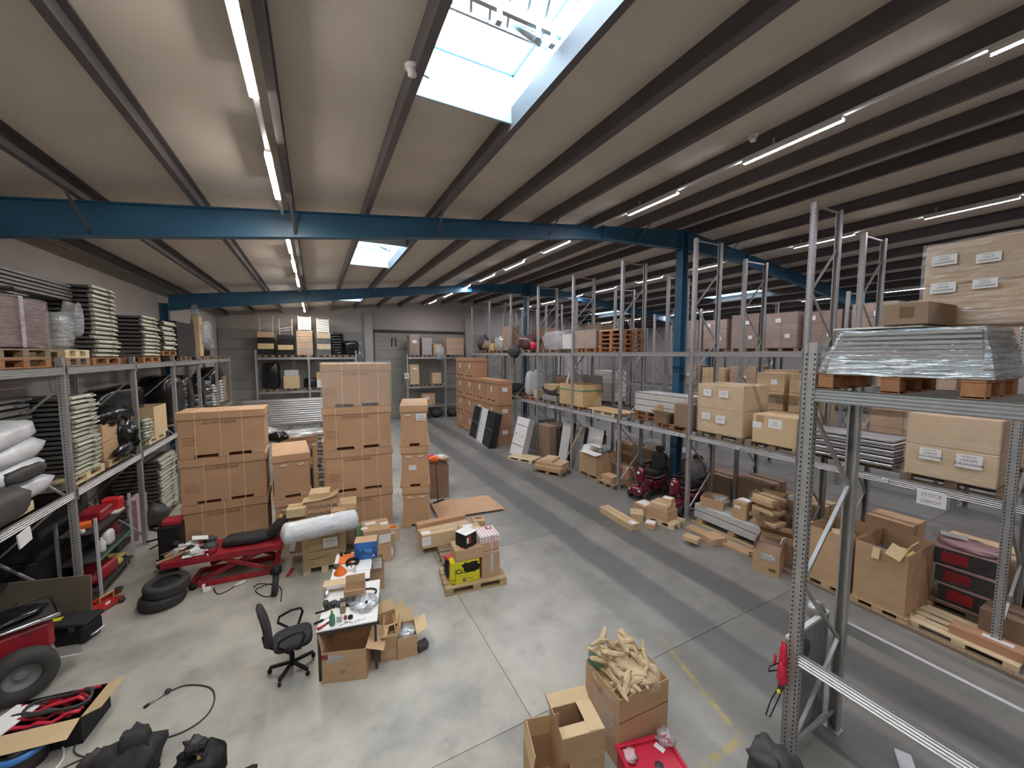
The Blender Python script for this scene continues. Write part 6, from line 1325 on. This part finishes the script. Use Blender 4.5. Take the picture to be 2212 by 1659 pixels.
for i in range(6):
    carton('flat box in the rear heap behind the flattened cartons', (9.6+rr.uniform(-.04, .12), (A.y+B.y)/2-.60+rr.uniform(-.08, .08), zp*.0+.12*i), rm+rr.uniform(-.2, .2), .55, .45, .115, m=['card', 'card_dark', 'card_light'][i % 3], tape=False, group='flat boxes in the rear heap')
carton('open carton with flaps out on top of the heaped flat boxes', (9.62, (A.y+B.y)/2-.52, .73), rm+.25, .5, .42, .22, m='card', opn=(150, 70, 140, 95), fm='card_light')
carton('brown carton at the back of the heap of flat boxes', (10.05, (A.y+B.y)/2-.75, 0), rm+.15, .5, .45, .98, m='card')
tag(O('white_pad', MB().box((0, 0, .02), (.3, .34, .04), ch=.008), 'paper', None, (10.2, (A.y+B.y)/2-.75, .99)), 'white pad on the carton at the back of the heap', 'pad')
tag(O('white_sheets', MB().box((0, 0, .02), (.2, .26, .03), ch=.004), 'paper', None, (9.2, (A.y+B.y)/2-.20, .947)), 'white sheets on the upright carton of the grey package', 'paper')
# cartons right of the package
lo, A_, B_, r_, w_, h_ = cpx('brown carton with white shipping film in front of the near post', (1624, 1230), (1682, 1250), 1184, .5, m='card', opn=(20, 165, 80, 100), fm='card_dark')
O('shipping_film', MB().box((.03, -.004, h_-.09), (w_*.6, .004, .13)), 'film_silver', lo); O('print_block', MB().box((.12, -.002, .12), (.12, .002, .06)), 'print', lo)
carton('large tilted brown carton behind the one with shipping film', (8.75, 4.55, 0), rm+.3, .6, .55, .62, m='card', opn=(140, None, 120, 100), fm='card_dark')
tag(O('white_card', MB().box((0, 0, 0), (.1, .02, .16), rx=.3), 'paper', None, (8.6, 4.35, .6)), 'white card on the tilted carton', 'paper')
tag(O('folded_sheet', MB().box((0, 0, 0), (.8, .5, .02), ry=-.5), 'card_light', None, (9.1, 4.1, .72), (0, 0, .4)), 'folded pale cardboard sheet leaning on the first open bin', 'cardboard')
# two open bins on pallets
def bin_(lb, y_hi, y_lo, h, m='card'):
    pallet('pallet under the '+lb, 9.08, (y_hi+y_lo)/2, 0, rm, L=max(.8, y_hi-y_lo+.06), Wd=1.1, m='wood'); return carton(lb, (8.54, (y_hi+y_lo)/2, PH), rm, y_hi-y_lo, 1.1, h, m=m, opn=(None,)*4)
hb = zat(1150, P(1790, 1262, .15))-.15
bin_('left open brown bin beside the near posts', 3.90, 3.18, hb); b2 = bin_('right open brown bin with torn flaps', 3.13, 2.44, hb+.03)
O('torn_flap', MB().box((.2, -.03, hb+.05), (.2, .02, .22), rx=-.5, ry=.3).box((.3, .25, hb+.1), (.02, .3, .2), ry=.4).box((-.05, -.04, hb-.08), (.1, .02, .18), rx=-.3), 'card_light', b2)
for i, (x, y, m, lb) in enumerate(((8.9, 2.8, 'dark', 'dark rubbish inside the right open bin'), (9.1, 2.65, 'yellow_dull', 'yellow rubbish inside the right open bin'), (9.0, 3.5, 'crumple', 'pale paper rubbish inside the left open bin'))):
    tag(O('rubbish', MB().blob((0, 0, 0), (.2, .2, .14), i+2, .25, 3, 14, 8), m, None, (x, y, hb-.05)), lb, 'rubbish')
# dark printed boxes stack
pallet('pallet under the three dark printed boxes', 10.0, 1.95, 0, rm, m='wood_old', Wd=.7)
for k in range(3):
    b_ = carton(['bottom dark printed machine box of three', 'middle dark printed machine box of three', 'top dark printed machine box of three with crumpled film'][k], (9.72-.03*k, 2.02+.04*k, PH+.34*k), rm+.05*k, .72, .45, .33, m='dark', tape=False)
    O('pale_rim', MB().box((0, .225, .325), (.735, .465, .03), ch=.004).box((0, .225, .012), (.73, .46, .02), ch=.004), 'pink', b_); O('printed_picture', MB().box((-.1, -.003, .17), (.3, .002, .18)), 'red', b_); O('white_side', MB().box((.362, .225, .17), (.002, .4, .22)), 'grey_pale', b_)
tag(O('film_on_boxes', MB().blob((0, 0, 0), (.3, .42, .05), 5, .3, 4, 16, 8), 'pink', None, (9.9, 2.1, PH+1.08)), 'crumpled pale film on the dark printed boxes', 'film'); tag(O('white_folder', MB().box((0, 0, 0), (.25, .32, .03), ch=.005), 'paper', None, (9.95, 2.3, PH+1.16), (.05, .1, .3)), 'white folder on the dark printed boxes', 'paper')
bag('black shiny sack right of the dark printed boxes', (10.1, 1.35, .25), .3, (.24, .22, .3), 'black_film', 4, .2)
# pallet with offcuts and orange carton
pallet('open pallet with an orange carton by the right rack foot', 9.0, 1.85, 0, rm, m='wood_pale', Wd=.8, L=1.15)
carton('long orange brown carton on the open pallet', (8.72, 1.62, PH), rm+.02, .72, .26, .13, m='card_rust', labels=[('top', .1, .13, .3, .1)])
carton('wide brown carton behind the open pallet', (9.25, 1.35, PH), rm, .9, .8, .36, m='card_dark', tape=False); fcart('brown carton with a white sticker behind the black sack', 10.35, .75, .6, .6, .85, m='card_dark', labels=[('front', -.1, .5, .2, .14)])
# wooden kerb along the front rack foot
tag(O('floor_beam', MB().box((0, 0, .03), (.09, 5.2, .06), ch=.008), 'wood_old', None, (8.55, 2.4, 0)), 'long wooden kerb beam on the floor along the right rack', 'timber')
# ================================================================ along the aisle, far part
g2 = 'brown carton wall beside the aisle'
for c_ in range(4):
    for r_ in range(4 if c_ < 2 else 3):
        big_carton(['farthest', 'second farthest', 'second nearest', 'nearest'][c_]+' column of the brown carton wall, '+['floor', 'second', 'third', 'top'][r_]+' box', (7.88, 22.45-1.56*c_, H0*r_), rm+random.uniform(-.01, .01), 1.53, .85, H0, straps=None, printed=False, group=g2, m='card_rust', labels=[('front', .08, .62, .17, .26)]+([('right', .42, .62, .3, .2)] if c_ == 3 else []))
def leaning(lb, a, b, hgt, lean, m, th=.035, n=1, frame=None, back=None, name='solar_panel', cat='panel', seams=(), gap=.05):
    "upright sheets whose feet stand between two pixels; they lean back towards +x"
    A, B = P(*a), P(*b); d = B-A; rz = math.atan2(d.y, d.x)
    t = T(name, lb, cat, (A+B)/2, rz); w = d.length
    for k in range(n):
        O('sheet', MB().box((.01*(k % 2), gap*k, hgt/2), (w, th, hgt), ch=.004), m if k == 0 or back is None else back, t)
    if frame: O('sheet_frame', MB().box((0, -th/2, .012), (w, .012, .024)).box((0, -th/2, hgt-.012), (w, .012, .024)).box((-w/2+.012, -th/2, hgt/2), (.024, .012, hgt)).box((w/2-.012, -th/2, hgt/2), (.024, .012, hgt)), frame, t)
    for s in seams: O('seam_line', MB().box((0, -th/2-.001, hgt*s), (w-.03, .004, .022)), 'alu' if m == 'pv' else 'ink', t)
    t.rotation_euler = (R(-lean), 0, rz); return t
leaning('farthest dark solar panel leaning on the brown carton wall', (1013, 941), (1028, 950), 1.75, 12, 'pv', frame='grey_pale', seams=(.5,))
w1 = leaning('white backed solar panel leaning between two dark ones', (1027, 948), (1041, 958), 1.75, 12, 'white', seams=())
O('junction_box', MB().box((-.1, -.025, .95), (.08, .02, .03)).box((.15, -.025, .9), (.08, .02, .03)), 'ink', w1)
leaning('nearest dark solar panel stack leaning on the brown carton wall', (1040, 957), (1057, 970), 1.72, 12, 'pv', n=6, back='charcoal', gap=.06, seams=(.5,))
w2_ = leaning('stack of white backed solar panels with black lines leaning at the rack', (1101, 978), (1125, 990), 1.72, 15, 'white', n=6, back='grey_pale', seams=(.28, .8))
O('cable_mark', MB().tube([(-.35, -.03, .95), (-.3, -.03, 1.0), (-.28, -.03, .92)], .008, 5).box((.25, -.025, .9), (.1, .012, .03)).box((0, -.025, .95), (.03, .012, .03)), 'ink', w2_)
fcart('large brown carton standing between panels and boards', 8.72, 14.05, .95, .9, 1.45, m='card_dark', tape=False)
for i, (a, b, h, m, n, lb) in enumerate((((1205, 1000), (1222, 1008), 1.75, 'grey_pale', 4, 'grey boards leaning right of the large brown carton'), ((1232, 1008), (1250, 1018), 1.7, 'grey', 3, 'dark grey boards leaning behind the yellow lath'), ((1258, 1016), (1290, 1032), 1.75, 'pale_board', 2, 'wide white board leaning beside the rubbish box'))):
    leaning(lb, a, b, h, 9, m, n=n, back='charcoal', name='board', gap=.07)
p = P(1212, 1012); tag(O('yellow_lath', MB().bar((0, 0, .01), (.62, -.55, 1.78), .07, .04), 'ply', None, (p.x, p.y, 0)), 'long yellow lath leaning in front of the grey boards', 'timber')
pallet('pale empty pallet before the white backed panels', P(1133, 993).x, P(1133, 993).y, 0, R(-62), m='wood_pale')
pf_ = P(1193, 1020); pallet('dark pallet under the flat cartons in the aisle', pf_.x, pf_.y, 0, R(-62), old=True)
for k in range(4): carton(['lowest flat carton on the dark pallet in the aisle', 'second flat carton on the dark pallet in the aisle', 'third flat carton on the dark pallet in the aisle', 'short flat carton on top of the pile in the aisle'][k], (pf_.x-.35+(.02*k), pf_.y-.17+(.15 if k == 3 else 0), PH+.095*k), R(-62)+.02*k, 1.1 if k < 3 else .5, .72, .09, m='card_light' if k % 2 else 'card', tape=k > 1)
bx = carton('brown carton full of white rubbish beside the rack upright', (8.75, 11.05, PH), rm+.02, .95, .95, .80, m='card', opn=(None,)*4); pallet('pallet under the carton full of white rubbish', 9.2, 11.05, 0, rm)
for i, (x, y, z, r, m, lb) in enumerate(((9.0, 11.3, .98, .25, 'white_film', 'white foil lump on the left of the rubbish carton'), (9.2, 10.9, 1.02, .3, 'film_thick', 'clear foil lump on the right of the rubbish carton'), (9.1, 11.1, 1.0, .16, 'crumple', 'crumpled brown scrap in the middle of the rubbish carton'), (9.4, 11.2, 1.05, .25, 'white_film', 'white foil lump at the back of the rubbish carton'))):
    tag(O('foil_lump', MB().blob((0, 0, 0), (r, r*1.1, r*.6), i+3, .3, 3.5, 16, 9), m, None, (x, y, z)), lb, 'rubbish')
tag(O('foam_sheet', MB().box((0, 0, 0), (.6, .4, .05), ry=.25, rx=.2, ch=.006), 'white', None, (9.1, 10.85, 1.16), (0, 0, .4)), 'white foam sheet sticking out of the rubbish carton', 'foam')
tag(O('flat_sheet', MB().box((0, 0, 0), (.3, .9, .03), ry=-.12, ch=.006), 'white', None, (8.72, 10.85, .97), (0, 0, 0)), 'white flat sheet on the rim of the rubbish carton', 'sheet')
pallet('old low pallet with papers beside the rubbish carton', 8.95, 9.98, 0, rm, old=True, L=.8, Wd=.6)
for k in range(2): carton(['lower flat parcel on the old low pallet', 'upper flat parcel on the old low pallet'][k], (8.75, 10.02, PH+.10*k), rm+.1*k, .5, .4, .095, m='card', tape=k > 0)
# grey box pallets under the lower beam far away
for i, (y, h, m, lb) in enumerate(((15.6, 1.5, 'grey', 'grey plastic container with ribs under the lower beam'), (13.9, 1.4, 'dark', 'dark container behind the large brown carton'))):
    c = T('container', lb, 'container', (9.05, y, 0), rm); O('container_body', MB().box((0, .5, h/2), (1.0, .9, h), ch=.03), m, c)
    for x in (-.4, -.15, .1, .35): O('rib', MB().box((x, .04, h/2), (.05, .04, h-.1)), m, c)
fcart('brown flat cartons under the plywood pallet', 9.6, 12.5, 1.6, .6, 1.3, m='card_dark', tape=False)
# ================================================================ back wall racks
BY = 26.7
def bload(lb, x0, x1, z, h, m, film_=None, d=.8, n=(1, 1, 1)):
    t = T('wrapped_pallet_load', lb, 'pallet load', ((x0+x1)/2, BY, z), 0); w = x1-x0
    for k in range(n[2]): O('carton', MB().box((0, d/2, h/n[2]*(k+.5)), (w, d, h/n[2]-.01), ch=.015), m if isinstance(m, str) else m[k % len(m)], t)
    if film_: O('stretch_wrap', MB().wbox((0, d/2, h/2), (w+.05, d+.05, h+.03), 7, .03, int(x0*10)), film_, t)
    return t
z1b, z2b = 2.302, 4.322
for i, (x0, x1, h, m, f_, lb) in enumerate(((-2.95, -2.15, 1.35, ('black', 'card_light', 'black', 'card'), None, 'black and tan cartons on the back rack, leftmost'), (-1.95, -1.15, 1.2, ('black', 'card_light', 'black', 'charcoal'), None, 'black cartons with a tan stripe on the back rack'), (-.95, -.1, 1.45, 'card', 'film', 'tan wrapped carton tower on the back rack'), (.15, .9, 1.35, ('black_film', 'card_light'), 'film', 'half black wrapped tan load on the back rack'))):
    pal_small('pallet under the '+lb, (x0+x1)/2, BY+.4, z2b, 0, L=.8); bload(lb, x0, x1, z2b+PH, h, m, f_, n=(1, 1, 4))
for i, (x, h) in enumerate(((-2.5, .95), (-1.5, .95), (-.5, .9), (.5, .9))):
    f = T('wire_crate', ['pale frame over the black and tan cartons', 'pale frame over the cartons with the tan stripe', 'white slatted frame over the tan tower', 'white sheet frame over the half black load'][i], 'frame', (x, BY+.3, z2b+PH+(1.36, 1.21, 1.47, 1.36)[i])); 
    for dx in (-.33, .33): O('upright', MB().box((dx, 0, h/2), (.05, .05, h)), 'white' if i > 1 else 'grey_pale', f)
    for k in range(2 if i < 2 else 5): O('slat', MB().bar((-.33, 0, .2+.15*k), (.33, 0, .35+.15*k-(.3 if i > 1 else 0)), .03, .04), 'white' if i > 1 else 'grey_pale', f)
    if i > 1: O('white_sheet', MB().box((0, .06, h/2), (.66, .02, h-.1)), 'white', f)
bs = T('bag_stack', 'stack of black film bags on the back rack', 'bags', (1.3, BY+.35, z2b+PH))
for k in range(8): O('film_bag', MB().blob((0, 0, .1+.17*k), (.38, .35, .1), k, .06, 3, 14, 7, .5), 'black_film', bs)
tag(O('black_bale', MB().blob((0, 0, .45), (.45, .4, .45), 5, .1, 3, 18, 10, .45), 'black_film', None, (2.1, BY+.35, z2b+PH)), 'black shiny bale at the right end of the back rack', 'bale'); pal_small('pallet under the black film bags', 1.4, BY+.4, z2b, 0, L=.8); pal_small('pallet under the black shiny bale', 2.15, BY+.4, z2b, 0, L=.8)
for i, (x, r, h, m, lb) in enumerate(((-2.35, .45, 1.55, 'black_film', 'tall black covered load on the lower back rack'), (-1.0, .5, .9, None, ''), (-.3, .4, .6, 'black_film', 'low black bag on the lower back rack'))):
    if m: tag(O('covered_load', MB().blob((0, 0, h/2), (r, .4, h/2), i+2, .06, 2, 18, 10, .45), m, None, (x, BY+.4, z1b+PH)), lb, 'covered load')
    else: carton('beige carton on the lower back rack', (-1.3, BY, z1b+PH), 0, .85, .7, .75, m='card_light'); carton('clear topped carton on the beige one of the lower back rack', (-1.3, BY+.05, z1b+PH+.76), 0, .75, .6, .35, m='grey_pale', tape=False)
carton('white and tan carton on the lower back rack beside the tall stack', (.3, BY, z1b+PH), 0, .5, .5, .5, m='white', tape=False); carton('tan carton on the white one of the lower back rack', (.3, BY, z1b+PH+.51), 0, .5, .5, .45, m='card')
tag(O('blue_item', MB().blob((0, 0, .12), (.16, .15, .13), 3, .1), 'blue_plastic', None, (.45, BY+.2, z1b+PH+.965)), 'blue container on top of the tan carton of the back rack', 'container')
for x in (-2.4, -1.3, -.3, .4): pal_small('pallet on the lower level of the back rack', x, BY+.4, z1b, 0, L=.8, group='pallets on the lower level of the left back rack')
# right back rack
BY = 26.5
for i, (x0, x1, h, m, f_, n, lb) in enumerate(((5.75, 6.4, 1.35, 'card_dark', 'film', 1, 'brown wrapped tower with a white sheet on the right back rack'), (6.6, 7.25, 1.15, 'card_dark', 'film_thick', 5, 'shiny wrapped layered load on the right back rack'), (7.4, 8.0, .75, 'card', None, 1, 'low brown carton on the right back rack'), (8.35, 9.6, 1.2, 'card', 'film', 3, 'wide wrapped load on the right back rack'))):
    pal_small('pallet under the '+lb, (x0+x1)/2, BY+.4, z2b, 0, L=.7); t = bload(lb, x0, x1, z2b+PH, h, m, f_, n=(1, 1, n))
    if i == 0: paper(t, .3, .2, (0, -.03, .9), 'front')
bag('clear film bag hanging over the beam of the right back rack', (7.85, BY-.12, z2b-.15), 0, (.3, .1, .45), 'film_thick', 3, .2)
c = carton('tall yellowish carton on the lower right back rack', (6.05, BY, z1b+PH), 0, .62, .7, 1.35, m='card_light'); paper(c, .3, .12, (0, -.003, 1.08), 'front')
carton('square yellowish carton on the lower right back rack', (7.6, BY, z1b+PH), 0, .65, .7, .75, m='card_light')
for x in (6.0, 6.9, 7.7): pal_small('pallet on the lower level of the right back rack', x, BY+.4, z1b, 0, L=.8, group='pallets on the lower level of the right back rack')
carton('brown carton below the lower beam of the right back rack', (7.0, BY, .96), 0, .9, .7, .8, m='card', labels=[('front', -.1, .5, .3, .25)])
for i, (x, m, h) in enumerate(((6.6, 'dark', .5), (7.6, 'dark', .7), (8.8, 'dark', .6))): tag(O('dark_part', MB().blob((0, 0, h/2), (.4, .35, h/2), i+4, .25, 3, 14, 9), m, None, (x, BY+.3, 0)), ['left dark part on the floor of the right back rack', 'middle dark part on the floor of the right back rack', 'right dark part on the floor of the right back rack'][i], 'part')
st_ = T('letter_plate', 'white letter plate hanging at the right back rack post', 'plate', (5.48, 26.3, 3.05)); O('plate', MB().box((0, 0, 0), (.3, .01, .38)), 'paper', st_); text(st_, 'N', .28, 'ink', (0, -.008, 0), FACE['front'])
# ================================================================ the rack beside the camera: loads
gz = 4.162; GX = 4.43
gp = T('wooden_pallet', 'reddish block pallet on the near rack beam under the silver profile stack', 'pallet', (GX, 1.47, gz), rm)
for i, x in enumerate((-.5, 0, .5)):
    for y in (.06, .40, .74): O('block', MB().box((x*.95, y, .06), (.13, .12, .12), ch=.006), 'wood_red', gp)
    O('cross_board', MB().box((x*.95, .40, .131), (.13, .8, .02), ch=.004), 'wood_red', gp)
    O('bottom_board', MB().box((x*.95, .40, -.0+.008), (.13, .8, .016)), 'wood_red', gp)
for y in (.06, .22, .40, .58, .74): O('deck_board', MB().box((0, y, .152), (1.12, .12, .02), ch=.003), 'wood_old', gp)
gs = T('profile_stack', 'stack of silver profiles in shiny film on the near rack', 'pallet load', (GX, 1.47, gz+.164), rm)
top_ = onX(1900, 716, GX).z-gz-.164; npf = 9
for k in range(npf):
    s_ = (k/npf); O('profile', MB().box((.07*s_-.0, .40, top_*(k+.5)/npf), (1.04-.20*s_, .78, top_/npf*.62), ch=.010), 'alu', gs)
O('stretch_wrap', MB().wbox((.05, .40, top_/2), (1.06, .82, top_+.03), 12, .012, 3, taper=.84, fq=9), 'film_silver', gs)
O('film_skirt', MB().prism([(-.56, 0), (-.40, top_*.95), (-.38, top_*.95), (-.50, 0)], (0, .02, 0), (1, 0, 0), (0, 0, 1), (0, 1, 0), .72), 'film_thick', gs)
tag(O('pale_board', MB().box((0, 0, .01), (.7, .62, .018), ch=.003), 'pale_board', None, (GX+.40, 1.62, gz+.164+top_+.026)), 'thin pale board between the silver stack and the flat carton', 'board')
zt2 = gz+.164+top_+.05
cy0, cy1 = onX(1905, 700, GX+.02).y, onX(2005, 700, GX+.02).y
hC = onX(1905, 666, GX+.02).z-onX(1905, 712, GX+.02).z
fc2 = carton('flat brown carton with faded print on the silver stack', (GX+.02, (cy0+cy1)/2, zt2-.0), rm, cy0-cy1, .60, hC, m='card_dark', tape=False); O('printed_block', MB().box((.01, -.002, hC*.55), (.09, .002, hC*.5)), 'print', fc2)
bx_ = GX+.64
y0, y1 = onX(1995, 600, bx_).y, .28
zb, ztp = zt2+.0, onX(2000, 535, bx_).z
wl_ = stackwrap('big film wrapped boxes with four LGKDM signs on the near rack', (bx_, (y0+y1)/2-.0, zt2+.002), rm, y0-y1, .7, ztp-zt2, (1, 1, 2), 'card', 'film')  # darker board tone stands for the weaker light on these boxes
wy = [(2040, 562), (2136, 556), (2037, 622), (2128, 612)]
for (a, b) in wy:
    p = onX(a, b, bx_-.02); q0 = onX(a-26, b, bx_-.02).y-onX(a+30, b, bx_-.02).y
    paper(wl_, abs(q0)*.98, abs(q0)*.56, ((y0+y1)/2-p.y, -.024, p.z-zt2-.002), 'front', SLAB_LINES, tilt=.0)
# under the near rack
gpn = tag(O('ribbed_sheet', MB().box((0, 0, .68), (.92, .04, 1.3), ch=.006), 'grey', None, (4.98, 2.20, .05), (0, 0, R(2))), 'grey ribbed panel standing behind the near rack posts', 'panel')
O('pale_edge', MB().box((0, 0, 1.34), (.93, .05, .03)), 'pale_board', gpn)
for k in range(16): O('rib', MB().box((-.4+.053*k, -.022, .68), (.012, .006, 1.24)), 'grey', gpn)
tag(O('round_disc', MB().lathe([(.05, -.04), (.13, -.05), (.14, 0), (.13, .05), (.05, .04)], 18, (0, 0, 0), Matrix.Rotation(R(90), 4, 'X')), 'rubber', None, (4.72, 2.16, 1.22)), 'dark round wheel hanging at the near rack brace', 'wheel')
tag(O('metal_fittings', MB().blob((0, 0, 0), (.12, .08, .1), 5, .3, 4, 12, 8), 'galv', None, (5.28, 2.28, 1.42)), 'dark metal fittings on top of the grey panel', 'fittings')
rs = T('red_strap', 'bright red lashing straps hanging on the near rack post', 'strap', (4.31, 2.12, 1.0)); O('strap_bundle', MB().blob((0, 0, .1), (.04, .05, .12), 4, .25, 4, 12, 9).blob((.01, 0, .3), (.03, .04, .16), 6, .3, 4, 12, 9), 'red_bright', rs); O('strap_hook', MB().tube([(-.03, .06, .18), (-.04, .05, .30)], .015, 6), 'red_bright', rs); O('cable_loop', MB().tube([(0, 0, 0), (-.08, .05, -.2), (-.14, .06, -.35), (-.1, .04, -.38), (.02, 0, -.1)], .006, 6).tube([(0, .04, .2), (-.12, .06, .19), (-.13, .06, .14), (0, .04, .12)], .006, 6), 'black', rs); O('buckle', MB().box((0, 0, -.03), (.05, .05, .08), ch=.01), 'dark', rs); O('yellow_dot', MB().blob((-.035, 0, -.08), (.02, .02, .025), 1, .0), 'yellow', rs)
p = P(1665, 1690); bag('dark sack on the floor at the foot of the near rack post', (p.x, p.y, 0), .2, (.2, .2, .18), 'dark', 5, .2)
for i, (x, y, a) in enumerate(((5.35, 1.35, .5), (5.1, 1.05, .7))): tag(O('floor_plank', MB().box((0, 0, .02), (.9, .14, .04), rz=a, ch=.004), 'grey_pale', None, (x, y, 0)), ['pale plank on the floor under the near rack', 'second pale plank on the floor nearer the camera'][i], 'plank')
